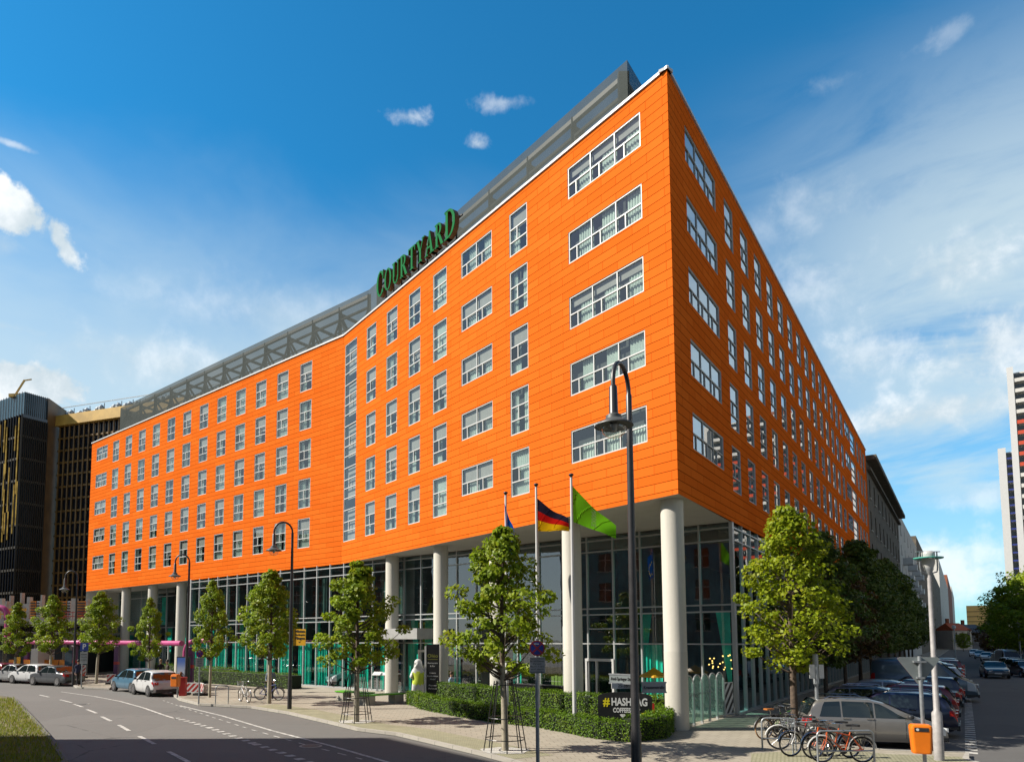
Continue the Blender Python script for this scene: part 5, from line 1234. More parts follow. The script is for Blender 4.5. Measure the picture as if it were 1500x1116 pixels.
def car_meshes(kind, Lc, Wc):
    key = (kind, Lc, Wc)
    if key in CARM: return CARM[key]
    S = SHP[kind]; N = 56; hw = Wc/2; zs = S['h']
    def plan(x): return hw*(1-.16*max(0, (x-.80)/.2)**2-.10*max(0, (.12-x)/.12)**2)
    def sec(x):
        zt_ = interp(S['top'], x); w = plan(x); bl = min(S['belt'], zt_-.02); low = .22+.10*max(0, (x-.92)/.08)+.12*max(0, (.05-x)/.05)
        low = min(low, zt_-.25)
        up = zt_-bl; wr = w*(1-.20*min(1, up/.55))
        cab = up > .12
        p = [(w*.90, low), (w*.985, low+.10), (w, low+(bl-low)*.45), (w*.985, bl-.05), (w*.955, bl)]
        if cab: p += [(w*.955+(wr-w*.955)*.33, bl+up*.30), (w*.955+(wr-w*.955)*.72, bl+up*.66), (wr, zt_-min(.10, up*.16)), (wr*.88, zt_-.025), (wr*.5, zt_+.005), (0, zt_+.012)]
        else: p += [(w*.93, bl+up*.35), (w*.88, bl+up*.6), (w*.82, bl+up*.8), (w*.72, zt_-.008), (w*.4, zt_), (0, zt_+.004)]
        return p
    def surf(x, s):
        P = sec(x); k = s*(len(P)-1); i = min(len(P)-2, int(k)); f = k-i
        return P[i][0]+(P[i+1][0]-P[i][0])*f, P[i][1]+(P[i+1][1]-P[i][1])*f
    xs = [.5-.5*math.cos(math.pi*i/N)*1. for i in range(N+1)]
    X = lambda x: (x-.5)*Lc
    mb = MB(); prev = None
    for x in xs:
        P = sec(x); ring = [(X(x), -a, b) for a, b in P]+[(X(x), a, b) for a, b in P[::-1][1:]]
        if prev:
            for j in range(len(ring)-1): mb.quad(prev[j], ring[j], ring[j+1], prev[j+1])
            mb.quad(prev[-1], ring[-1], ring[0], prev[0])
        else: mb.quad(*ring)
        prev = ring
    mb.quad(*prev[::-1]); me = mb.mesh('body', [M['trim']]); bm = bmesh.new(); bm.from_mesh(me); bmesh.ops.remove_doubles(bm, verts=bm.verts, dist=.001); bmesh.ops.recalc_face_normals(bm, faces=bm.faces); bm.to_mesh(me); bm.free()
    me.polygons.foreach_set('use_smooth', [True]*len(me.polygons)); me.set_sharp_from_angle(angle=R(50))
    out = {'body': me}; parts = []
    # side windows: patches on the skin, pushed out a little
    def patch(x0f, x1f, s0, s1, sgn, n=10, k=5, e=.008):
        mb = MB()
        def pt(u, v):
            s = s0+(s1-s0)*v; x = x0f(v)+(x1f(v)-x0f(v))*u; a, b = surf(x, s); return (X(x), sgn*(a+e), b+e*.4)
        for i in range(n):
            for j in range(k): mb.quad(pt(i/n, j/k), pt((i+1)/n, j/k), pt((i+1)/n, (j+1)/k), pt(i/n, (j+1)/k))
        return mb.mesh('side_window', M['carglass'], 60)
    wa, wb = S['win']; cuts = [wa]+list(S['pil'])+[wb]; g = .007*4/Lc
    for sgn in (-1, 1):
        for i in range(len(cuts)-1):
            a, b = cuts[i], cuts[i+1]; first, last = i == 0, i == len(cuts)-2
            fa = (lambda v, a=a: a+.045*v+.01) if first else (lambda v, a=a: a+g)
            fb = (lambda v, b=b: b-(.30 if kind == 'van' else .36)*(b-.56 if kind != 'van' else b-.64)/.2*0.55*v-.02) if last else (lambda v, b=b: b-g)
            out.setdefault('sw', []).append(patch(fa, fb, .408, .70, sgn))
    def topglass(x0, x1, nm):
        mb = MB(); n = 8; k = 8
        def pt(u, v):
            x = x0+(x1-x0)*u; P = sec(x); zt_ = interp(S['top'], x); w = P[7][0]*.90*(1 if P[4][1] < zt_-.12 else .98); y = -w+2*w*v
            d = (interp(S['top'], min(1, x+.01))-interp(S['top'], max(0, x-.01)))/(.02*Lc); nn = Vector((-d, 0, 1)).normalized()*.014
            return (X(x)+nn.x, y, zt_+.012-abs(v-.5)*.07*.6+nn.z)
        for i in range(n):
            for j in range(k): mb.quad(pt(i/n, j/k), pt((i+1)/n, j/k), pt((i+1)/n, (j+1)/k), pt(i/n, (j+1)/k))
        return mb.mesh(nm, M['carglass'], 60)
    out['ws'] = topglass(S['ws'][0]+.01, S['ws'][1]-.012, 'windscreen'); out['rw'] = topglass(S['rw'][0]+.004, S['rw'][1]-.004, 'rear_window')
    r_ = .30 if kind != 'van' else .33; mb = MB(); mb.tube([(0, -.1, 0), (0, -.085, 0), (0, .085, 0), (0, .1, 0)], [r_*.93, r_, r_, r_*.93], 22); out['tyre'] = mb.mesh('wheel', M['rubber'], 40)
    for nm, sg in (('rimL', 1), ('rimR', -1)):
        mb = MB(); mb.tube([(0, sg*.09, 0), (0, sg*.106, 0)], r_*.64, 18)
        for i in range(5): a = 2*math.pi*i/5; mb.obox((math.cos(a)*r_*.36, sg*.108, math.sin(a)*r_*.36), (math.cos(a), 0, math.sin(a)), (0, 1, 0), r_*.5, .012, r_*.16)
        out[nm] = mb.mesh('rim', M['chrome'], 40)
    out['arch'] = []
    for xw in (.175, .815):
        for sg in (-1, 1):
            mb = MB(); mb.tube([(X(xw), sg*(plan(xw)-.02), r_+.02), (X(xw), sg*(plan(xw)+.004), r_+.02)], r_*1.17, 22); out['arch'].append(mb.mesh('wheel_arch', M['trim'], 40))
    zl_ = .70 if kind != 'van' else .95
    for sg, nm in ((1, 'hlL'), (-1, 'hlR')):
        mb = MB(); k = 6
        def pt(u, v): x = .905+.075*u; s = .20+.20*v; a, b = surf(x, s); return (X(x)+.006, sg*(a+.008), b)
        for i in range(k):
            for j in range(k): mb.quad(pt(i/k, j/k), pt((i+1)/k, j/k), pt((i+1)/k, (j+1)/k), pt(i/k, (j+1)/k))
        x = .985; mb.obox((X(.985)+.01, sg*hw*.58, .64 if kind != 'van' else .85), (.3, sg*.6, 0), (1, 0, 0), .30, .05, .13)
        out[nm] = mb.mesh('headlight', M['head_lamp'], 50)
    for sg, nm in ((1, 'tlL'), (-1, 'tlR')):
        mb = MB(); k = 6; tall = kind in ('mpv', 'hatch', 'van')
        def pt(u, v): x = .004+.05*u; s = (.26 if not tall else .28)+(.14 if not tall else .20)*v; a, b = surf(x, s); return (X(x)-.006, sg*(a+.008), b)
        for i in range(k):
            for j in range(k): mb.quad(pt(i/k, j/k), pt((i+1)/k, j/k), pt((i+1)/k, (j+1)/k), pt(i/k, (j+1)/k))
        mb.box((X(0)-.012, min(sg*hw*.58, sg*hw*.82), S['belt']-.24), (X(.02), max(sg*hw*.58, sg*hw*.82), S['belt']-.08))
        out[nm] = mb.mesh('tail_light', M['red_lamp'], 50)
    def bump(x0, x1):
        mb = MB(); n = 10; 
        s_ = lambda i: (x0+(x1-x0)*i/n)
        zz = (.30, .40)
        for sg in (-1, 1):
            for i in range(n):
                a, b = s_(i), s_(i+1); pa, pb = plan(a)+.012, plan(b)+.012; mb.quad((X(a), sg*pa, zz[0]), (X(b), sg*pb, zz[0]), (X(b), sg*pb, zz[1]), (X(a), sg*pa, zz[1]))
        e = x1 if x1 > .9 else x0; sgx = 1 if x1 > .9 else -1
        mb.box((X(e)-.05, -hw*.72, zz[0]-.05), (X(e)+.05, hw*.72, zz[1]+.02)); return mb.mesh('bumper', M['trim'])
    out['fb'] = bump(.86, 1.); out['rb'] = bump(0., .10)
    mb = MB(); mb.box((X(1)+.052, -.25, .40), (X(1)+.062, .25, .51)); out['fp'] = mb.mesh('number_plate', M['plate'])
    mb = MB(); mb.box((X(0)-.062, -.25, .42), (X(0)-.052, .25, .53)); out['rp'] = mb.mesh('number_plate', M['plate'])
    mb = MB(); xm = S['ws'][1]-.06
    a, b = surf(xm, .42)
    for sg, nm in ((1, 'mL'), (-1, 'mR')):
        mb = MB(); mb.lathe([(0, -.07), (.075, -.05), (.09, 0), (.07, .06), (0, .075)], (X(xm), sg*(a+.11), b+.06), 10); mb.obox((X(xm), sg*(a+.03), b+.02), (0, 1, 0), (1, 0, 0), .12, .05, .03); out[nm] = mb.mesh('mirror', M['trim'], 50)
    mb = MB()
    for x in ([.47, .30] if kind not in ('van',) else [.55]):
        a, b = surf(x, .34)
        for sg in (-1, 1): mb.obox((X(x), sg*(a+.012), b), (1, 0, 0), (0, 1, 0), .20, .03, .035)
    out['dh'] = mb.mesh('door_handle', M['chrome'])
    mb = MB()
    for x in list(S['pil'])[-1:]+[S['ws'][1]-.09]:
        for sg in (-1, 1):
            p = None
            for i in range(7):
                a, b = surf(x, .06+.33*i/6)
                if p: mb.quad((X(x)-.006, sg*(p[0]+.003), p[1]), (X(x)+.006, sg*(p[0]+.003), p[1]), (X(x)+.006, sg*(a+.003), b), (X(x)-.006, sg*(a+.003), b))
                p = (a, b)
    out['seam'] = mb.mesh('door_seam', M['trim'])
    CARM[key] = (out, r_, X, plan); return CARM[key]
def car(kind, col, P, rz, label, Lc=4.1, Wc=1.74, grp='cars parked along the streets', name='parked_car', cat='car', sc=1., rails=False):
    o, r_, X, plan = car_meshes(kind, Lc, Wc); t = thing(name, label, cat, P, rz, grp); t.scale = (sc,)*3 if not hasattr(sc, '__len__') else sc
    b = o['body'].copy(); b.materials.clear(); b.materials.append(CP[col]); link('body', b, t)
    for nm, k in (('windscreen', 'ws'), ('rear_window', 'rw'), ('headlight', 'hlL'), ('headlight', 'hlR'), ('tail_light', 'tlL'), ('tail_light', 'tlR'), ('bumper', 'fb'), ('bumper', 'rb'), ('number_plate', 'fp'), ('number_plate', 'rp'), ('mirror', 'mL'), ('mirror', 'mR'), ('door_handle', 'dh'), ('door_seam', 'seam')): link(nm, o[k], t)
    for w in o['sw']: link('side_window', w, t)
    for w in o['arch']: link('wheel_arch', w, t)
    for xw in (.175, .815):
        for sg in (-1, 1): w = link('wheel', o['tyre'], t, (X(xw), sg*(plan(xw)-.085), r_)); link('rim', o['rimL' if sg > 0 else 'rimR'], w)
    if rails:
        for sg in (-1, 1): mb = MB(); mb.tube([(X(.16), sg*.56, SHP[kind]['h']-.03), (X(.2), sg*.56, SHP[kind]['h']+.045), (X(.46), sg*.56, SHP[kind]['h']+.045), (X(.5), sg*.56, SHP[kind]['h']-.03)], .018, 6); mb.build('roof_rail', M['chrome'], t)
    return t
E_ = lambda px, py: G(px, py)
# left side: a row along the kerb, then two hatchbacks in the next bay (their rears face us)
kd = (E_(110, 1006)-E_(0, 1001)).normalized(); krz = math.atan2(-kd.y, -kd.x)
car('sedan', 'grey', E_(77, 1003.5)+Vector((0, .4, 0)), krz, 'grey saloon nearest the walker in the left kerb row', 4.3)
car('hatch', 'white', E_(43, 1001)+Vector((0, .5, 0)), krz, 'white hatchback between the grey and the pale saloon on the left', 4.0)
car('sedan', 'lightgrey', E_(19, 999.5)+Vector((0, .5, 0)), krz, 'pale silver saloon second from the left picture edge', 4.2)
car('hatch', 'red', E_(-9, 998)+Vector((0, .6, 0)), krz, 'red car cut off by the left picture edge', 4.0)
kd2 = (E_(250, 1020)-E_(166, 1013)).normalized(); krz2 = math.atan2(-kd2.y, -kd2.x)-.10
car('hatch', 'blue', E_(190, 1013.5)+Vector((0, .8, 0)), krz2, 'light blue hatchback parked before the hotel columns', 3.9)
car('hatch', 'white', E_(224, 1018)+Vector((-.1, .5, 0)), krz2-.08, 'white hatchback with red tail lights beside the orange bin', 3.6)
car('mpv', 'lightgrey', E_(520, 1011)+Vector((-.3, 2.2, KH)), R(205), 'pale silver car waiting by the entrance behind the benches', 3.7, 1.7)
# side street: nose or tail towards the carriageway
azC = math.atan2(nC.y, nC.x)
pc = at_depth(1300, 1090, 17.5)
def bay(t_, kind, col, label, out=True, Lc=4.0, off=4.95, sc=1., rails=False, **kw):
    return car(kind, col, sideO(off, t_), azC+(0 if out else math.pi)+kw.get('tw', 0), label, Lc, 1.72, sc=sc, rails=rails)
cA = (E_(1393, 1101)+E_(1205, 1091))/2; dd_ = E_(1393, 1101)-E_(1205, 1091)
car('mpv', 'silver', cA+Vector((-.02, .80, 0)), math.atan2(dd_.y, dd_.x)+.12, 'silver people carrier nearest in the side street, nose behind the lamp post', 3.9, 1.7, sc=(1., 1., .93), rails=True)
bay(5.1, 'estate', 'navy', 'navy estate car tail outwards beside the silver people carrier', False, 4.15, 4.75, rails=True)
bay(7.4, 'estate', 'grey', 'grey estate car between the navy and the red car', True, 4.0, 4.4, rails=True)
bay(9.7, 'estate', 'red', 'dark red estate car with roof rails in the shaded bays', False, 4.15, 4.75, rails=True)
bay(12.0, 'hatch', 'lightgrey', 'pale hatchback just beyond the dark red estate', True, 3.9, 4.5)
bay(14.3, 'sedan', 'black', 'black saloon farther along the shaded bays before the white van', False, 4.2, 4.8)
bay(16.8, 'estate', 'navy', 'dark blue estate tail outwards close to the white van', False, 4.2, 4.9)
t = car('van', 'slate', sideO(5.1, 20.4), azC, 'pale grey panel van nose outwards in the shaded bays', 4.9, 1.95, name='parked_van', cat='van')
t = car('van', 'lightgrey', sideO(4.9, 24.), azC, 'second pale van behind the first in the shaded bays', 4.9, 1.95, name='parked_van', cat='van')
colr = ['grey', 'white', 'navy', 'silver', 'black', 'blue', 'white', 'red', 'grey', 'silver', 'white', 'navy']
for i in range(10): bay(28+i*3.0, ('hatch', 'estate', 'sedan')[i % 3], colr[i], 'small distant car among those in the left bays beyond the vans', i % 2 == 0, 4.1, 4.95)
for i in range(12): car(('sedan', 'hatch', 'estate', 'mpv')[i % 4], colr[(i*5+3) % 12], sideO(17.5, 36+i*3.1), azC+(math.pi if i % 3 else 0), 'small distant car in the right hand row under the lime trees', 4.1)
for i, (off, t_, c) in enumerate(((10.5, 74, 'white'), (12.8, 82, 'grey'), (10.0, 90, 'blue'), (13.2, 97, 'white'), (10.8, 106, 'silver'))): car(('hatch', 'van', 'sedan', 'van', 'hatch')[i], c, sideO(off, t_), aC+math.pi, 'tiny far vehicle in the traffic at the end of the side street', 4.2)
for i, (px, Y) in enumerate(((1503, 62), (1494, 67), (1484, 73), (1477, 80), (1469, 90), (1446, 108), (1436, 122), (1428, 138), (1452, 128))): q = at_depth(px, 960, Y); car(('sedan', 'hatch', 'estate', 'van', 'mpv')[i % 5], ('navy', 'slate', 'white', 'lightgrey', 'navy', 'white', 'blue', 'white', 'silver')[i], Vector((q.x, Y, 0)), aC+math.pi+(.25 if i < 5 else 0), ('dark saloon half cut by the right edge in the far right row', 'slate hatchback next in the far right row', 'white estate third in the far right row', 'pale van in the far right row before the lime trees', 'navy people carrier at the end of the far right row', 'white saloon in the distant traffic', 'blue hatchback in the distant traffic', 'white estate deep in the distant traffic', 'silver van deep in the distant traffic')[i], 4.2)
q = at_depth(1456, 985, 10); P = E_(1457, 992); car('sedan', 'black', P, aC+math.pi+.1, 'dark saloon driving towards us down the side street', 4.2, name='moving_car', grp=None)

# ================================================================== BICYCLES
def bicycle(P, rz, label, col, fender='chrome', tyre='rubber', basket=False, sc=1., lean=0., seat='trim', grp='bicycles at the racks'):
    t = thing('bicycle', label, 'bicycle', P, rz, grp); t.rotation_euler = (lean, 0, rz); t.scale = (sc,)*3
    r_ = .34; wb = 1.06; A, B = Vector((-wb/2, 0, r_)), Vector((wb/2, 0, r_))
    for c in (A, B):
        mb = MB(); mb.torus((0, 0, 0), (0, 1, 0), r_-.02, .02, 30, 6); w = link('wheel', mb.mesh('wheel', M[tyre], 60), t, c)
        mb = MB(); mb.torus((0, 0, 0), (0, 1, 0), r_-.045, .011, 26, 4); mb.tube([(0, -.04, 0), (0, .04, 0)], .022, 8)
        for i in range(16): a = 2*math.pi*i/16; mb.tube([(0, .02*(-1)**i, 0), (math.cos(a)*(r_-.045), 0, math.sin(a)*(r_-.045))], .0028, 4, cap=False)
        mb.build('rim', M['chrome'], w)
        mb = MB(); mb.tube([c+Vector((math.cos(a)*(r_+.03), 0, math.sin(a)*(r_+.03))) for a in [R(x) for x in range(10, 175 if c is B else 190, 15)]], .022, 5); mb.build('mudguard', M[fender], t, 50)
    bb, st, hd, hd2 = Vector((-.08, 0, .30)), Vector((-.24, 0, .80)), Vector((.36, 0, .84)), Vector((.39, 0, .70))
    mb = MB()
    for a, b, w in ((bb, st, .018), (bb, hd2, .021), (st-Vector((-.03, 0, .10)), hd, .017), (A+Vector((0, .05, 0)), bb, .012), (A-Vector((0, .05, 0)), bb, .012), (A+Vector((0, .05, 0)), st-Vector((-.02, 0, .06)), .010), (A-Vector((0, .05, 0)), st-Vector((-.02, 0, .06)), .010), (hd, hd2, .022)): mb.tube([a, b], w, 8)
    mb.build('frame', M[col], t, 50)
    mb = MB()
    for s in (-.05, .05): mb.tube([hd2+Vector((0, s*.6, 0)), Vector((.44, s, .52)), B+Vector((0, s, 0))], .013, 6)
    mb.build('fork', M[col], t, 50)
    mb = MB(); mb.tube([hd, hd+Vector((-.04, 0, .18))], .014, 6); h = hd+Vector((-.03, 0, .18)); mb.tube([h+Vector((-.20, -.29, .02)), h+Vector((-.05, -.26, .03)), h+Vector((.03, 0, 0)), h+Vector((-.05, .26, .03)), h+Vector((-.20, .29, .02))], .013, 6); mb.build('handlebar', M['chrome'], t, 50)
    mb = MB(); mb.tube([st, st+Vector((-.04, 0, .14))], .013, 6); mb.build('seat_post', M['chrome'], t); mb = MB(); mb.extr([(-.17, .09), (-.10, .11), (.02, .04), (.15, .02), (.15, -.02), (.02, -.04), (-.10, -.11), (-.17, -.09)], lambda a, b, d: st+Vector((-.04+a, b, .14+d)), 0, .05); mb.build('saddle', M[seat], t)
    mb = MB(); mb.tube([bb+Vector((0, -.05, 0)), bb+Vector((0, -.062, 0))], .09, 18); mb.tube([bb+Vector((0, -.09, 0)), bb+Vector((0, .09, 0))], .014, 6); mb.beam(bb+Vector((0, -.08, 0)), bb+Vector((.12, -.08, -.12)), .02); mb.beam(bb+Vector((0, .08, 0)), bb+Vector((-.12, .08, .12)), .02); mb.obox(bb+Vector((.12, -.13, -.12)), (1, 0, 0), (0, 1, 0), .09, .08, .02); mb.obox(bb+Vector((-.12, .13, .12)), (1, 0, 0), (0, 1, 0), .09, .08, .02); mb.build('crankset', M['trim'], t)
    mb = MB(); z = r_*2+.05; mb.box((-wb/2-.22, -.07, z), (-wb/2+.20, .07, z+.02))
    for s in (-.06, .06): mb.tube([(-wb/2, s, r_), (-wb/2-.05, s, z)], .007, 5)
    mb.build('luggage_rack', M['trim'], t)
    if basket:
        mb = MB(); cB = Vector((.58, 0, .82))
        for k in range(4): mb.torus(cB+Vector((0, 0, .07*k)), (0, 0, 1), .15+.012*k, .006, 16, 4)
        for k in range(12): a = 2*math.pi*k/12; mb.tube([cB+Vector((math.cos(a)*.15, math.sin(a)*.15, 0)), cB+Vector((math.cos(a)*.186, math.sin(a)*.186, .21))], .005, 4)
        mb.build('basket', M['galv'], t)
    return t
M['orange_frame'] = mat('orange_frame', (.62, .10, .015), .35); M['tan'] = mat('tan_tyre', (.45, .26, .12), .8); M['silver_frame'] = mat('silver_frame', (.5, .5, .5), .3, metal=.5); M['tan_seat'] = mat('tan_leather', (.50, .17, .03), .5); M['green_frame'] = mat('green_frame', (.1, .28, .05), .4)
gP = lambda a, b: G(a, b, KH)
bicycle(gP(1238, 1118)+Vector((0, .12, 0)), math.pi, 'front orange bicycle with pale mudguards, front wheel to the left', 'orange_frame', 'sign_white')
bicycle(gP(1228, 1113)+Vector((0, .3, 0)), math.pi+.12, 'second orange bicycle directly behind the front one', 'orange_frame', 'chrome')
bicycle(gP(1188, 1108)+Vector((0, .1, 0)), math.pi+.1, 'silver bicycle with red lights leaning on the middle rack', 'silver_frame', 'chrome', basket=True)
bicycle(gP(1176, 1100)+Vector((0, .2, 0)), math.pi-.25, 'black bicycle with pale mudguard between the two left racks', 'black', 'sign_white')
bicycle(gP(1140, 1082), .25, 'bicycle with tan tyres and brown leather saddle at the left rack', 'black', 'trim', 'tan', seat='tan_seat')
bicycle(gP(1160, 1080)+Vector((0, .4, 0)), .5, 'green bicycle deep behind the left rack', 'green_frame', 'trim')
bicycle(gP(1186, 1085)+Vector((0, .5, 0)), -.3, 'dark bicycle at the back near the grey signpost', 'black', 'trim')
bicycle(gP(358, 1028), R(128), 'white bicycle with front basket alone on the pavement before the hedge', 'sign_white', 'chrome', basket=True, grp=None)
bicycle(gP(392, 1026)+Vector((0, .3, 0)), R(-12), 'blue bicycle held by the cyclist behind the maple trunk', 'sign_blue', 'trim', grp=None)

# ================================================================== PEOPLE
def person(P, rz, label, shirt, legs, hair, pose='walk', grp=None, sc=1.):
    t = thing('person', label, 'person', P, rz, grp); t.scale = (sc,)*3
    if pose == 'sit': hipz, kn, ft = .50, [(-.10, -.42, .52), (.10, -.44, .54)], [(-.11, -.44, .08), (.11, -.52, .08)]; tor = -.10
    elif pose == 'walk': hipz, kn, ft = .92, [(-.10, -.16, .50), (.09, .06, .49)], [(-.10, -.20, .07), (.09, .30, .12)]; tor = -.02
    else: hipz, kn, ft = .92, [(-.11, -.03, .50), (.10, -.02, .50)], [(-.12, 0, .07), (.11, 0, .07)]; tor = 0
    z = hipz; y = tor
    N = [(0, 0, z, .135, .105), (0, y*.5, z+.22, .12, .095), (0, y, z+.44, .165, .10), (0, y, z+.54, .06, .06), (0, y-.015, z+.63, .055), (0, y-.03, z+.72, .085, .10), (0, y-.03, z+.82, .07, .08)]
    E2 = [(0, 1), (1, 2), (2, 3), (3, 4), (4, 5), (5, 6)]
    for s, k, f in ((-1, kn[0], ft[0]), (1, kn[1], ft[1])):
        i = len(N); N += [(s*.09, 0, z-.05, .095), (*k, .06), (f[0], f[1], f[2]+.03, .042), (f[0], f[1]-.13, f[2]-.02, .04)]; E2 += [(0, i), (i, i+1), (i+1, i+2), (i+2, i+3)]
    arms = {'sit': [((-.24, -.05, .15), (-.15, -.32, .14)), ((.24, -.05, .15), (.12, -.34, .16))], 'walk': [((-.23, .08, .14), (-.24, -.04, -.06)), ((.23, -.05, .14), (.22, -.22, -.02))], 'hold': [((-.24, -.03, .16), (-.20, -.30, .08)), ((.24, -.03, .16), (.20, -.30, .08))]}[pose]
    hands = []
    for s, (e, h) in zip((-1, 1), arms):
        i = len(N); N += [(s*.19, y, z+.47, .06), (e[0], y+e[1], z+e[2], .042), (h[0], y+h[1], z+h[2], .028), (h[0]-s*.005, y+h[1]-.05, z+h[2]-.045, .034, .018)]; E2 += [(2, i), (i, i+1), (i+1, i+2), (i+2, i+3)]
        hp = N[-1]
        for q in range(4): j = len(N); N += [(hp[0]+(q-1.5)*.019, hp[1]-.035-.004*(1.5-abs(q-1.5)), hp[2]-.03, .0085), (hp[0]+(q-1.5)*.021, hp[1]-.055, hp[2]-.065-.008*(q in (1, 2)), .007)]; E2 += [(i+3, j), (j, j+1)]
        j = len(N); N += [(hp[0]-s*.04, hp[1]-.02, hp[2]+.005, .009), (hp[0]-s*.055, hp[1]-.05, hp[2]-.02, .008)]; E2 += [(i+3, j), (j, j+1)]
    hz = z+.60
    def fm(c):
        if c.z > hz-.015 and abs(c.x) < .13: return 0
        for s, (e, h) in zip((-1, 1), arms):
            if (c-Vector((h[0], y+h[1]-.05, z+h[2]-.05))).length < .105: return 0
        if pose == 'sit':
            if c.z < z+.04 or c.y < -.16 and c.z < z+.1 and abs(c.x) < .2 and c.z < .62: return 3 if c.z < .13 else 2
            return 1
        if c.z < .13: return 3
        return 2 if c.z < z+.02 else 1
    skinmesh('body', N, E2, [M['skin'], shirt, legs, M['trim']], fm, t, 1)
    mb = MB(); mb.lathe([(.0, .135), (.06, .12), (.094, .06), (.10, .0), (.09, -.04)], (0, 0, 0), 14); o = mb.build('hair', hair, t, 60); o.location = (0, y-.012, z+.79)
    mb = MB()
    for s in (-1, 1): mb.lathe([(0, -.01), (.011, 0), (0, .01)], (s*.032, y-.125, z+.755), 6)
    mb.build('eye', M['trim'], t)
    mb = MB(); mb.obox((0, y-.13, z+.725), (1, 0, 0), (0, 1, .4), .025, .035, .045); mb.build('nose', M['skin'], t)
    return t
cl = lambda n, c: mat(n, c, .9, noise=(6, .15))
hb_, hd_ = mat('brown_hair', (.07, .03, .015), .7), mat('dark_hair', (.015, .012, .01), .7)
person(gP(392, 1026)+Vector((-.05, .75, 0)), R(10), 'person in a grey blue shirt standing with the blue bicycle behind a trunk', cl('greyblue_shirt', (.22, .28, .36)), cl('dark_trousers', (.03, .035, .06)), hb_, 'hold')
person(gP(113, 1004), R(60), 'person in a dark blue jacket walking beside the far left lamp post', cl('navy_jacket', (.02, .035, .09)), cl('black_trousers', (.018, .018, .02)), hd_, 'walk')
sp2 = gP(656, 1022)+Vector((.1, 1.2, 0)); person(sp2, R(62), 'person in a light blue shirt sitting hunched behind the tall hedge', cl('lightblue_shirt', (.36, .48, .66)), cl('pale_trousers', (.42, .40, .37)), hb_, 'sit')
st_ = thing('stool', 'pale stone block seat under the person in the light blue shirt', 'seat', sp2+Vector((0, .05, 0)), R(62)); mb = MB(); mb.box((-.3, -.2, 0), (.3, .25, .40)); mb.build('block', M['bench_conc'], st_); 
person(gP(212, 1006)+Vector((0, 2.5, 0)), R(30), 'person in a black coat left of the pair at the side door', cl('black_coat', (.015, .015, .018)), cl('black_trousers2', (.02, .02, .022)), mat('fair_hair', (.35, .22, .09), .7), 'hold')
person(gP(224, 1007)+Vector((0, 2.3, 0)), R(-50), 'person in a dark brown jacket right of the pair at the side door', cl('brown_jacket', (.05, .03, .02)), cl('dark_jeans', (.02, .025, .05)), hd_, 'hold')
# ================================================================== LEFT: PIPES, POSTERS, BUILDING SITE, DARK OFFICE BLOCK
def post(P, h, label, w=.32):
    t = thing('pipe_post', label, 'post', P, 0, 'purple pipe posts'); mb = MB(); mb.box((-w/2, -w/2, 0), (w/2, w/2, h)); mb.build('shaft', M['purple'], t)
    mb = MB(); mb.box((-w/2-.006, -w/2-.006, h*.48), (w/2+.006, w/2+.006, h*.56)); mb.build('red_band', M['red'], t)
    mb = MB(); mb.tube([(-.22, -.2, h+.02), (0, -.25, h-.02), (.22, -.2, h+.02)], .04, 6); mb.build('saddle', M['purple'], t)
def curve(pts, n=8):
    "polyline with rounded corners"
    pts = [Vector(p) for p in pts]; out = [pts[0]]
    for i in range(1, len(pts)-1):
        a, b, c = pts[i-1], pts[i], pts[i+1]; r_ = min(.9, (a-b).length*.45, (c-b).length*.45); p, q = b+(a-b).normalized()*r_, b+(c-b).normalized()*r_
        for k in range(n+1): s = k/n; out.append((p*(1-s)+b*s)*(1-s)+(b*(1-s)+q*s)*s)
    return out+[pts[-1]]
Yp = 41.; D_ = lambda px, py, Y: at_depth(px, py, Y)
pp = [D_(271, 990, 46), D_(271, 940, 46), D_(313, 937, 44.5)]
def pipe(name, label, pts, r_=.17, grp='pink construction water pipes'):
    P0 = pts[0]; mb = MB(); mb.tube([p-P0 for p in curve(pts)], r_, 14); o = mb.build(name, M['pink'], None, 60); o.location = P0; tag(o, label, 'pipe', grp)
    d = [p for p in pts]
    for a, b in zip(d, d[1:]):
        n = max(1, int((b-a).length/4))
        for k in range(1, n+1): m_ = a+(b-a)*k/(n+1)-P0; ax = (b-a).normalized(); fb = MB(); fb.tube([m_-ax*.05, m_+ax*.05], r_*1.2, 14); fb.build('flange', M['pink'], o, 40)
pp[0].z = .1
pipe('water_pipe', 'pink pipe bending down to the pavement beside the advertising case', pp, .15)
pipe('water_pipe', 'long pink pipe carried overhead across the front of the left hotel columns', [D_(266, 942, 47), D_(200, 941.5, 52), D_(150, 941, 56), D_(30, 940, 62)], .19)
pipe('water_pipe', 'pink pipe arch at the far left edge above the maple', [D_(-30, 893, 56), D_(11, 888, 56), D_(11, 955, 56)], .24)
for px, Y, lab in ((172, 54, 'purple post left of the white column at the hotel end'), (281, 46.6, 'purple post right of the advertising case'), (111, 58, 'purple post beside the parking sign'), (40, 61.5, 'purple post among the far left maples')):
    q = at_depth(px, 940, Y); post(Vector((q.x, Y, KH)), q.z-.35-KH, lab)
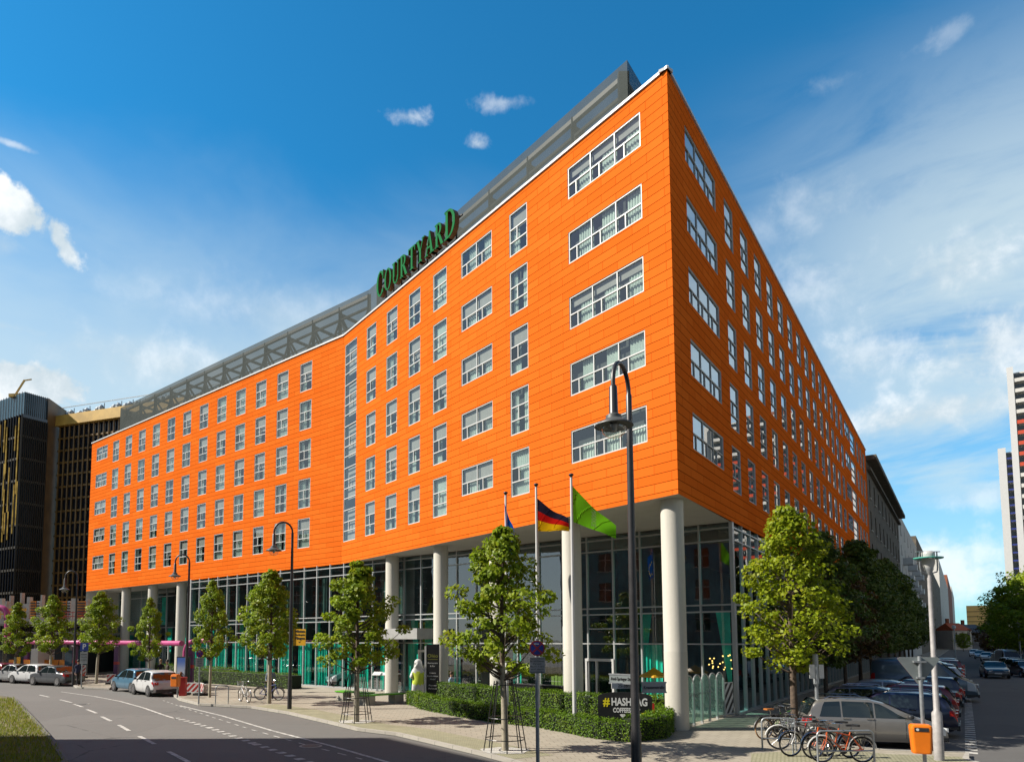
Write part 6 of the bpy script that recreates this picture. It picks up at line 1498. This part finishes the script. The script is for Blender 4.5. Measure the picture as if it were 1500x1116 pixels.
# advertising case, red pillar, orange bin on a post, barriers
q = at_depth(268, 1000, 43.5); t = thing('advertising_case', 'glazed advertising case showing a blue sky poster below the pink pipe', 'billboard', Vector((q.x, 43.5, KH)), R(-5))
mb = MB(); mb.box((-.40, -.12, .6), (.40, .12, 2.15)); mb.box((-.3, -.08, 0), (.3, .08, .6)); f = mb.build('case', M['trim'], t)
def poster(n):
    m = bpy.data.materials.new(n); m.use_nodes = True; tt = NT(m.node_tree); b = tt.n['Principled BSDF']; s = tt.node('ShaderNodeSeparateXYZ', {0: tt.node('ShaderNodeTexCoord').outputs['Generated']})
    tt.put(b.inputs['Base Color'], tt.mix(tt.ss(s.outputs[2], .2, .9), (.55, .60, .66), (.06, .14, .45))); return m
mb = MB(); mb.box((-.35, -.135, .7), (.35, -.125, 2.08)); pl = mb.build('poster', poster('sky_poster'), t)
mb = MB(); mb.box((-.35, -.142, .7), (.35, -.136, .84)); mb.lathe([(0, -.16), (.07, -.1), (.085, .02), (.06, .1), (0, .13)], (-.08, -.14, 1.08), 10); mb.box((-.2, -.16, .66), (.05, -.137, .95)); mb.build('poster_figure', M['copper_sign'], pl)
q = at_depth(267, 1000, 39.6); t = thing('red_pillar', 'short red pillar box behind the orange bin on the left', 'pillar', Vector((q.x+.05, 39.6, KH))); mb = MB(); mb.box((-.17, -.15, 0), (.17, .15, 1.0)); mb.build('body', M['red'], t); mb = MB(); mb.box((-.19, -.17, 1.002), (.19, .17, 1.07)); mb.build('cap', M['red'], t)
q = at_depth(257, 1000, 38.2); t = thing('litter_bin', 'orange litter bin on a post beside the white hatchback', 'litter bin', Vector((q.x, 38.2, KH)), R(-15))
mb = MB(); mb.tube([(0, .2, 0), (0, .2, 1.35)], .04, 10); mb.build('post', M['galv'], t)
mb = MB()
for (za, sa), (zc, sb) in zip(((.62, .9), (.66, .95), (1.2, 1), (1.28, .9)), ((.66, .95), (1.2, 1), (1.28, .9), (1.3, .7))):
    A_, B_ = rr_(.46*sa, .34*sa, .06), rr_(.46*sb, .34*sb, .06)
    for i in range(len(A_)): j = (i+1) % len(A_); mb.quad((*A_[i], za), (*A_[j], za), (*B_[j], zc), (*B_[i], zc))
mb.quad(*[(*p, 1.3) for p in rr_(.46*.7, .34*.7, .06)]); mb.quad(*[(*p, .62) for p in rr_(.46*.9, .34*.9, .06)[::-1]]); mb.build('body', M['orange_bin'], t, 40)
mb = MB(); mb.box((-.15, -.175, 1.06), (.15, -.16, 1.17)); mb.build('slot', M['trim'], t)
def barrier(px, py, Y, L, rz, label, hz=.72):
    q = at_depth(px, py, Y); t = thing('site_barrier', label, 'barrier', Vector((q.x, Y, KH)), rz, 'red and white site barriers')
    mb = MB(); mb.box((-L/2, -.02, .15), (L/2, .02, hz)); p = mb.build('board', M['sign_white'], t); mb = MB(); stripes(mb, -L/2+.02, L/2-.02, .2, hz-.05, -L, .34, .16, -.021); mb.build('stripe', M['red'], p)
    for s in (-L/2+.1, L/2-.1): mb = MB(); mb.box((s-.16, -.25, 0), (s+.16, .25, .12)); mb.build('foot', M['rubber'], t)
barrier(281, 1010, 40.2, .95, R(-12), 'red and white board right of the red pillar'); barrier(295, 1012, 40.0, .9, R(-55), 'red and white board at the right end near the maple trunk')
barrier(163, 994, 50., .6, R(20), 'small red and white board left of the blue hatchback'); barrier(122, 985, 58, .45, 0, 'narrow striped board beside the walker', 1.1)
q = at_depth(288, 1010, 41); t = thing('pallet_stack', 'low pile of pale boards behind the site barriers', 'boards', Vector((q.x, 41.2, KH)), R(-15))
for k in range(6): mb = MB(); mb.box((-.5, -.3, .02+.09*k), (.5, .3, .09+.09*k)); mb.build('board', M['cream'], t)
# building site
site = thing('building_shell', 'concrete shell of a building site with orange formwork and bare columns at far left', 'building', D_(60, 1000, 62)*1)
SO = Vector(site.location); SO.z = 0; site.location = SO
def sb(name, m_, items, smooth=False):
    mb = MB()
    for px0, px1, py0, py1, Y, d in items:
        a, b = at_depth(px0, py1, Y), at_depth(px1, py0, Y); mb.box((a.x, Y, max(0, a.z)), (b.x, Y+d, b.z))
    return mb.build(name, m_, site, smooth, SO)
sb('slab', M['conc'], [(-60, 131, 906, 914, 62, 9)]); sb('slab', M['conc'], [(-60, 131, 925, 929, 63, 9)])
for px, w, y0 in ((-2, 5, 876), (6, 4, 880), (12, 4, 872), (28, 4, 868), (38, 6, 874), (58, 4, 871), (70, 4, 873), (103, 8, 876), (124, 5, 878)): sb('column', M['conc'], [(px, px+w, y0, 907, 62.5+(px % 5)*.9, .5)])
sb('shear_wall', M['conc'], [(30, 43, 884, 907, 64.5, .4)])
for a, b, m_ in ((44, 52, 'form'), (53, 58, 'sign_white'), (77, 84, 'sign_white'), (87, 97, 'form'), (98, 103, 'sign_white'), (113, 125, 'form')):
    p = sb('formwork_panel', M[m_], [(a, b, 880, 905, 63.4, .12)])
    mb = MB()
    for y in range(882, 905, 4): q0, q1 = at_depth(a+.6, y, 63.3), at_depth(b-.6, y+1.8, 63.3); mb.box((q0.x, 63.28, q1.z), (q1.x, 63.39, q0.z))
    mb.build('waling', M['slab'], p, org=SO)
sb('railing', M['red'], [(85, 122, 896, 897, 61.8, .05), (85, 122, 902, 903, 61.8, .05)]+[(x, x+.8, 895, 906, 61.8, .05) for x in range(85, 123, 7)])
sb('timber_rail', M['yellow'], [(0, 38, 891, 894, 61.5, .1), (0, 38, 898, 900, 61.5, .1)]+[(x, x+1, 890, 906, 61.5, .1) for x in range(0, 38, 9)])
sb('dark_storey', M['slab'], [(-60, 128, 930, 1000, 66, 6)])
for px in (2, 22, 48, 66, 90, 100, 122): sb('column', M['conc'], [(px, px+4, 914, 990, 63+(px % 3), .6)])
sb('hoarding', M['form'], [(x, x+9, 966, 985, 60, .1) for x in (12, 34, 62, 76, 86)]); sb('hoarding', M['yellow'], [(x, x+5, 962, 975, 60.2, .1) for x in (24, 52, 72)])
sb('site_cabin', M['cream'], [(44, 56, 950, 985, 59, 2.5)]); sb('site_cabin', M['tower_blue'], [(94, 106, 952, 982, 59, 2.5)])
# dark office block with bronze fins
ob = thing('office_block', 'dark glass office block with bronze fins rising behind the building site', 'building', Vector((-62, 112, 0))); OO = Vector(ob.location)
XY = lambda px, Y: Vector((at_depth(px, 780, Y).x, Y, 0))
zt0 = at_depth(25, 573, 105).z; zt1 = at_depth(25, 606, 105).z; a0_, a1_, a2_, a3_ = XY(-70, 116), XY(25, 105), XY(62, 108.), XY(80, 112)
mb = MB(); mb.prism([tuple(p[:2]) for p in (a0_, a1_, a2_, a2_+Vector((-5, 30, 0)), a0_+Vector((0, 30, 0)))], 0, zt1); g = mb.build('glass_front', M['tower_glass'], ob, org=OO)
mb = MB(); mb.prism([tuple(p[:2]) for p in (a0_+Vector((0, .3, 0)), a1_+Vector((0, .3, 0)), a2_+Vector((-.2, .3, 0)), a2_+Vector((-5, 29, 0)), a0_+Vector((0, 29, 0)))], zt1+.02, zt0); mb.build('upper_glass', M['tower_blue'], ob, org=OO)
mb = MB(); rg = random.Random(8)
for a, b, n in ((a0_, a1_, 26), (a1_, a2_, 12)):
    nn = Vector((b-a)); nn = Vector((nn.y, -nn.x, 0)).normalized()
    for i in range(n+1): p = a+(b-a)*i/n+nn*.1; mb.beam(p, p+UP*(zt1-.5 if a is a1_ else zt1), .12, .18, (0, 1, 0))
    for k in range(1, 11): mb.beam(a+nn*.06+UP*zt1*k/11, b+nn*.06+UP*zt1*k/11, .10, .35)
    for i in range(n): p = a+(b-a)*(i+.5)/n+nn*.02; mb.beam(p+UP*zt1, p+UP*zt0, .06, .06, (0, 1, 0))
mb.build('mullion', mat('dark_bronze_mullion', (.05, .035, .02), .4, metal=.4), g, org=OO)
mb = MB()
for i in range(24):
    p = a0_+(a1_-a0_)*rg.uniform(.62, .99)+Vector((-.05, -.22, 0)); z = rg.uniform(.45, .9)*zt1; mb.beam(p+UP*z, p+UP*(z+rg.uniform(3, 9)), .16, .2, (0, 1, 0))
mb.build('gold_reflection', mat('reflection_gold', (.8, .46, .10), .3, metal=.8, noise=(.8, .5)), g, org=OO)  # gold bars stand in for the streaky golden reflections in the dark glass
mb = MB(); zt2 = at_depth(70, 586, 109).z; mb.prism([tuple(p[:2]) for p in (a2_, a3_, a3_+Vector((-2, 26, 0)), a2_+Vector((-4, 26, 0)))], 0, zt2); mb.build('bronze_slab', M['bronze'], ob, org=OO)
b0_, b1_ = XY(80, 111.5), XY(330, 100.); zf0 = at_depth(140, 603, 108.5).z; zf1 = at_depth(140, 618, 108.5).z
mb = MB(); mb.prism([tuple(p[:2]) for p in (b0_, b1_, b1_+Vector((6, 20, 0)), b0_+Vector((6, 20, 0)))], 0, zf1); wg = mb.build('wing_glass', M['tower_glass'], ob, org=OO)
dd = (b1_-b0_).normalized(); nn = Vector((dd.y, -dd.x, 0))
mb = MB(); mb.obox((b0_+b1_)/2+UP*(zf0+zf1)/2+nn*.15, dd, nn, (b1_-b0_).length, 1.5, zf0-zf1); mb.build('fascia', M['brass'], ob, org=OO)
mb = MB(); L = (b1_-b0_).length
for i in range(int(L/1.05)): p = b0_+dd*(i+.5)*1.05+nn*.25; mb.beam(p, p+UP*zf1, .16, .30, (0, 1, 0))
for k in range(1, 19): mb.beam(b0_+nn*.12+UP*zf1*k/19, b1_+nn*.12+UP*zf1*k/19, .16, .3)
mb.build('fin_grid', M['dim_fin'], wg, org=OO)
mb = MB()
for i in range(30):
    p = b0_+dd*(i+.5)*L/30-nn*rg.uniform(.5, 2); mb.lathe([(.5, 0), (.55, .9), (.2, 1.3), (0, 1.35)], p+UP*zf0, 8)
    mb.beam(p+UP*(zf0+.2)+dd*.6, p+UP*(zf0+1.6)+dd*.6, .1)
mb.beam(b0_+UP*(zf0+1.6), b1_+UP*(zf0+1.6), .1); mb.build('roof_plant', M['galv'], ob, org=OO)
mb = MB(); p = XY(4, 107)+UP*zt0; mb.beam(p, p+Vector((3, 0, .1)), .6, .5); mb.beam(p+Vector((1, 0, .3)), p+Vector((2.3, 0, 2.6)), .22); mb.beam(p+Vector((2.2, 0, 2.5)), p+Vector((3.4, 0, 2.7)), .16); mb.build('roof_crane', M['brass'], ob, org=OO)

# ================================================================== SIDE STREET BUILDINGS AND SKYLINE
def tC(px, off=0.):
    d = pix_dir(px, 850); P = c0+nC*off*K; M_ = np.array([[d.x, -dC.x], [d.y, -dC.y]]); s, t_ = np.linalg.solve(M_, np.array([P.x, P.y])); return t_
def house(name, label, x0, x1, depth_, z, fc_, wallm, rows, cols, ww, wh, z0=3.5, winm='dark_win', roof=None, grp=None, cat='building', corn=None, frame=None, sill=True):
    "block with real window reveals on its street side; fc_ gives the front plane"
    O = fc_(x0, 0, 0); t = thing(name, label, cat, O, 0, grp); mb = MB(); L = x1-x0
    px_ = L/cols; pz = (z-z0-.9)/rows; ops = [(x0+px_*(i+.5)-ww/2, z0+pz*j+(pz-wh)*.5, ww, wh) for i in range(cols) for j in range(rows)]
    xs = sorted({x0, x1} | {round(v, 4) for o in ops for v in (o[0], o[0]+o[2])}); zs = sorted({0, z} | {round(v, 4) for o in ops for v in (o[1], o[1]+o[3])})
    for i in range(len(xs)-1):
        for j in range(len(zs)-1):
            xm, zm = (xs[i]+xs[i+1])/2, (zs[j]+zs[j+1])/2
            if any(o[0] < xm < o[0]+o[2] and o[1] < zm < o[1]+o[3] for o in ops): continue
            mb.quad(fc_(xs[i], 0, zs[j]), fc_(xs[i+1], 0, zs[j]), fc_(xs[i+1], 0, zs[j+1]), fc_(xs[i], 0, zs[j+1]))
    for x, zz, w, h in ops:
        for (xa, za), (xb, zb) in (((x, zz), (x+w, zz)), ((x+w, zz), (x+w, zz+h)), ((x+w, zz+h), (x, zz+h)), ((x, zz+h), (x, zz))): mb.quad(fc_(xa, 0, za), fc_(xb, 0, zb), fc_(xb, .2, zb), fc_(xa, .2, za))
    for a, b in (((x0, 0), (x0, depth_)), ((x0, depth_), (x1, depth_)), ((x1, depth_), (x1, 0))): mb.quad(fc_(*a, 0), fc_(*b, 0), fc_(*b, z), fc_(*a, z))
    if not roof: mb.quad(fc_(x0, 0, z), fc_(x1, 0, z), fc_(x1, depth_, z), fc_(x0, depth_, z))
    mb.build('wall', wallm, t, org=O)
    big = len(ops) <= 90
    acc, accf = MB(), MB()
    for x, zz, w, h in ops:
        wb = MB() if big else acc; wb.quad(fc_(x, .19, zz), fc_(x+w, .19, zz), fc_(x+w, .19, zz+h), fc_(x, .19, zz+h)); fb = MB() if big else accf
        fb.obox(fc_(x+w/2, .16, zz+h/2), fc_.r, fc_.inn, .07, .05, h); fb.obox(fc_(x+w/2, .155, zz+h*.62), fc_.r, fc_.inn, w, .05, .07)
        if sill: fb.obox(fc_(x+w/2, -.04, zz-.06), fc_.r, fc_.inn, w+.2, .16, .1)
        if big: o = wb.build('window', M[winm], t, org=O); fb.build('frame', frame or M['cream'], o, org=O)
    if not big: o = acc.build('window', M[winm], t, org=O); o['kind'] = 'stuff'; accf.build('frame', frame or M['cream'], o, org=O)
    if corn: mb = MB(); mb.obox(fc_((x0+x1)/2, -.35, z+.25), fc_.r, fc_.inn, L+.5, 1.3, .5); mb.obox(fc_((x0+x1)/2, -.15, z-.9), fc_.r, fc_.inn, L+.2, .5, .3); mb.build('cornice', corn, t, org=O)
    if roof:
        mb = MB(); h = roof[1]; e = .4
        A_, B_, C_, D2, R0, R1 = fc_(x0, -e, z), fc_(x1, -e, z), fc_(x1, depth_+e, z), fc_(x0, depth_+e, z), fc_(x0+(roof[2]), depth_/2, z+h), fc_(x1-roof[2], depth_/2, z+h)
        mb.quad(A_, B_, R1, R0); mb.quad(C_, D2, R0, R1); mb.quad(B_, C_, R1); mb.quad(D2, A_, R0); r_ = mb.build('roof', roof[0], t, org=O)
        mb = MB(); mb.obox(fc_(x0+L*.3, depth_*.55, z+h+.5), fc_.r, fc_.inn, .9, .7, 2.2); mb.build('chimney', M['brickred'], r_, org=O)
    return t
CE_ = LC+.3; t1_, t2_, t3_ = tC(1320), tC(1345), tC(1396)
def ztop(px, py): P = c0+dC*tC(px); return zat(P, py)
house('sandstone_building', 'dark old sandstone building with heavy cornice next to the hotel end', CE_, t1_, 14, ztop(1280, 680), FC, M['stone'], 5, 9, 1.3, 2.2, 3.8, 'dark_win', None, None, corn=M['stone'])
h2 = house('balcony_house', 'pale house with stacked white balconies beyond the sandstone building', t1_+.2, t2_, 14, ztop(1322, 752), FC, M['cream'], 6, 6, 1.2, 1.7, 3.5, 'dark_win')
for j in range(5):
    for i in range(4):
        mb = MB(); zz = 4.2+j*3.05; x = t1_+2+(t2_-t1_-4)*(i+.5)/4; mb.obox(FC(x, -.7, zz), FC.r, FC.inn, 2.6, 1.4, .18); mb.obox(FC(x, -1.38, zz+.55), FC.r, FC.inn, 2.6, .06, .95)
        for s in (-1.27, 1.27): mb.obox(FC(x+s, -.7, zz+.55), FC.r, FC.inn, .06, 1.36, .95)
        mb.build('balcony', M['white'], h2, org=FC(t1_+.2, 0, 0))
tm_ = t2_
for i, (w_, py, mm) in enumerate(((.22, 800, 'stone'), (.26, 838, 'cream'), (.26, 868, 'brickred'), (.26, 888, 'cream'))):
    te = tm_+(t3_-t2_)*w_; pm = proj(*(c0+dC*(tm_+2))[:2], 0)[0]
    house('street_house', ('brown', 'grey', 'brick', 'pale')[i]+' house '+('behind the round lamp head', 'next along the shaded street', 'far down the shaded street', 'at the far end of the shaded row')[i], tm_+.2, te, 13, max(9, ztop(pm, py)), FC, M[mm], 5, 5+i, 1.2, 1.7, 3.5); tm_ = te
FX = lambda px, Y, L: Fac(Vector((at_depth(px, 900, Y).x, Y, 0)), Vector((1, 0, 0)), L)
zz_ = lambda py, Y: at_depth(1430, py, Y).z
house('end_house', 'small far house with bright red tiled roof at the street end', 0, 6.5, 9, zz_(923, 235), FX(1394, 235, 7), M['cream'], 3, 3, 1.0, 1.5, 3, 'dark_win', (M['rooftile'], 2.6, .8))
house('end_house', 'grey old house with slate roof closing the street end', 0, 8.5, 10, zz_(926, 240), FX(1416, 240, 9), mat('grey_render', (.2, .2, .21), .9, noise=(.8, .2)), 4, 4, 1.0, 1.5, 3, 'dark_win', (M['slate'], 2.9, 1.6))
yb = thing('yellow_block', 'flat yellow orange tower block far beyond the street end', 'building', FX(1416, 330, 1).P); YO = Vector(yb.location); z_ = zz_(887, 330); yb.rotation_euler.z = R(-38)
mb = MB(); mb.box((YO.x, 330, 0), (YO.x+11.5, 342, z_)); ob_ = mb.build('wall', mat('yellow_render', (1.35, .82, .26), .8, noise=(.2, .05)), yb, org=YO); mb = MB(); mb.box((YO.x+9.9, 329.9, 0), (YO.x+10.3, 329.99, z_))
for k in range(6): mb.box((YO.x, 329.85, z_-3-k*2.4), (YO.x+9.8, 329.97, z_-2.7-k*2.4))
mb.build('joint', M['bronze'], ob_, org=YO); mb = MB(); mb.box((YO.x+11.6, 331, 0), (YO.x+20, 343, z_-2.2)); mb.build('lower_wing', bpy.data.materials['yellow_render'], yb, org=YO); mb = MB(); mb.box((YO.x+11.6, 332, z_-2.18), (YO.x+16, 336, z_)); mb.build('roof_plant', M['trim'], yb, org=YO)
def tower(label, px, py, Y, Wd, Dp, fl, rail, off):
    P = Vector((at_depth(px, 750, Y).x, Y, 0)); z = at_depth(px, py, Y).z; t = thing('tower_block', label, 'tower', P, R(-40)); n = int(z/fl)
    mb = MB(); mb.box((0, 0, 0), (Wd, Dp, z)); mb.build('wall', M['cream'], t); mb = MB(); mb.box((-.3, -1.5, 0), (1.6 if off == 0 else .95, 0-.01, z+1.2)); mb.build('fin_wall', M['white'], t)
    mb, rb, g = MB(), MB(), MB()
    for k in range(1, n):
        zz = z-k*fl
        for x in np.arange(1.0, Wd-3, 4.4):
            g.box((x+.1, -.05, zz+.5), (x+3.9, -.012, zz+fl-.4)); mb.box((x, -1.3, zz-.1), (x+4.1, -.06, zz+.08)); rb.cm = 0 if off == 0 or 5 <= k <= 9 or k in (15, 16) else 1; rb.box((x, -1.36, zz-.05), (x+4.1, -1.3, zz+(.45 if off == 0 else .85))); mb.box((x+4.12, -1.3, zz), (x+4.3, -.06, zz+fl))
        for y in np.arange(1, Dp-3, 4.2): g.box((-.05, y, zz+.7), (-.012, y+2.4, zz+fl-.5))
    g.build('window', M['dark_win'], t)['kind'] = 'stuff'; o = mb.build('balcony', M['cream'], t); o['kind'] = 'stuff'; rb.build('railing', [rail, M['cream']], o)
    mb = MB(); mb.box((Wd*.3, Dp*.3, z), (Wd*.7, Dp*.7, z+2.6)); mb.build('roof_hut', M['brickred'], t)
    for k in range(1, 14):
        pass
tower('far white tower block with dark blue balcony fronts beside the taller one', 1469, 664, 208, 11, 22, 2.42, M['blue_rail'], 0)
tower('nearer tall white tower block with red balcony bands at the right edge', 1490, 548, 165, 34, 14, 2.62, M['red_rail'], 1)
# trees on the right side of the side street
lime = lambda u: (1-(2*u-1)**2)**.5*.9+.12
LT = [maple(51, 11.5, 4.6, 2.2, 170, 66, .34, M['leaf'], lime, 1.0, False, .2), maple(52, 10.5, 4.2, 1.8, 150, 60, .34, M['leaf_red'], lime, .95, False, .18)]
for px, Y, s, v, lab in ((1486, 104, .86, 0, 'round lime tree left of the large ones at the right edge'), (1508, 92, 1.0, 0, 'large bright lime tree at the right edge under the tower blocks'), (1540, 82, 1.05, 0, 'lime tree cut by the right picture edge'), (1453, 128, .62, 1, 'rust coloured tree left of the lime trees at the street end'), (1411, 200, .45, 0, 'small dark tree in front of the red roofed house')):
    P = Vector((at_depth(px, 950, Y).x, Y, 0)); plant_tree('lime_tree' if v == 0 else 'rowan_tree', LT[v], P, lab, 'tree', None, px*.1, s)
for px, Y, lab in ((1399, 120, 'thin pale lamp post far down the street on the left'), (1494, 88, 'thin pale lamp post before the lime trees at the right edge')):
    P = Vector((at_depth(px, 950, Y).x, Y, 0)); t = thing('far_street_lamp', lab, 'street lamp', P); mb = MB(); mb.tube([(0, 0, 0), (0, 0, 5.2)], .09, 8); mb.build('pole', M['galv'], t); mb = MB(); mb.lathe([(.1, 0), (.3, .2), (.3, .6), (0, .7)], (0, 0, 5.2), 10); mb.build('globe', M['sign_white'], t)

# ================================================================== THE STREET'S OTHER SIDE (left of and behind the view; seen in reflections, shades the road)
hh = 20*K; tip = G(523, 1070.5); s2 = Vector((SUND.x, SUND.y, 0)).normalized(); cr0 = tip+s2*(hh/math.tan(SUN_EL)); kdir = (G(730, 1116)-G(523, 1070.5)).normalized()
fL = Fac(cr0, kdir, 40); fL.inn = UP.cross(kdir)
if fL.inn.x > 0: fL = Fac(cr0+kdir*30, -kdir, 30)
house('tenement_block', 'blue grey panelled block across the main street that shades the carriageway', 0, 28, 14, hh, fL, mat('blue_grey_panels', (.14, .27, .32), .6, noise=(.3, .3)), 6, 9, 1.3, 1.8, 3.6)
f2 = Fac(Vector((-66, 96, 0)), Vector((.05, -1, 0)).normalized(), 62)
if f2.inn.x > 0: f2 = Fac(Vector((-70, 30, 0)), Vector((0, 1, 0)), 62)
house('tenement_block', 'long grey block farther along the opposite pavement', 0, 60, 14, 20, f2, M['stone'], 6, 18, 1.4, 1.8, 3.6)
f3 = Fac(Vector((66, 30, 0)), Vector((-.16, 1, 0)).normalized(), 60); f3 = Fac(Vector((64, 64, 0)), Vector((.1, -1, 0)).normalized(), 60)
tb_ = house('apartment_slab', 'white balconied apartment slab across the side street', 0, 70, 13, 44, f3, mat('slab_render', (.74, .68, .60), .85), 15, 17, 1.7, 1.4, 3.0, 'dark_win', frame=M['white'])
mb = MB()
for j in range(14):
    mb.obox(f3(35, -.8, 3.2+j*2.71), f3.r, f3.inn, 69, 1.5, .22); mb.obox(f3(35, -1.5, 3.7+j*2.71), f3.r, f3.inn, 69, .08, .8)
mb.build('balcony_band', M['cream'], tb_, org=f3(0, 0, 0))
f4 = Fac(Vector((30, -34, 0)), Vector((-1, .05, 0)).normalized(), 70)
house('tenement_block', 'pale block behind the camera facing the hotel', 0, 66, 14, 21, f4, M['cream'], 6, 20, 1.3, 1.8, 3.6)
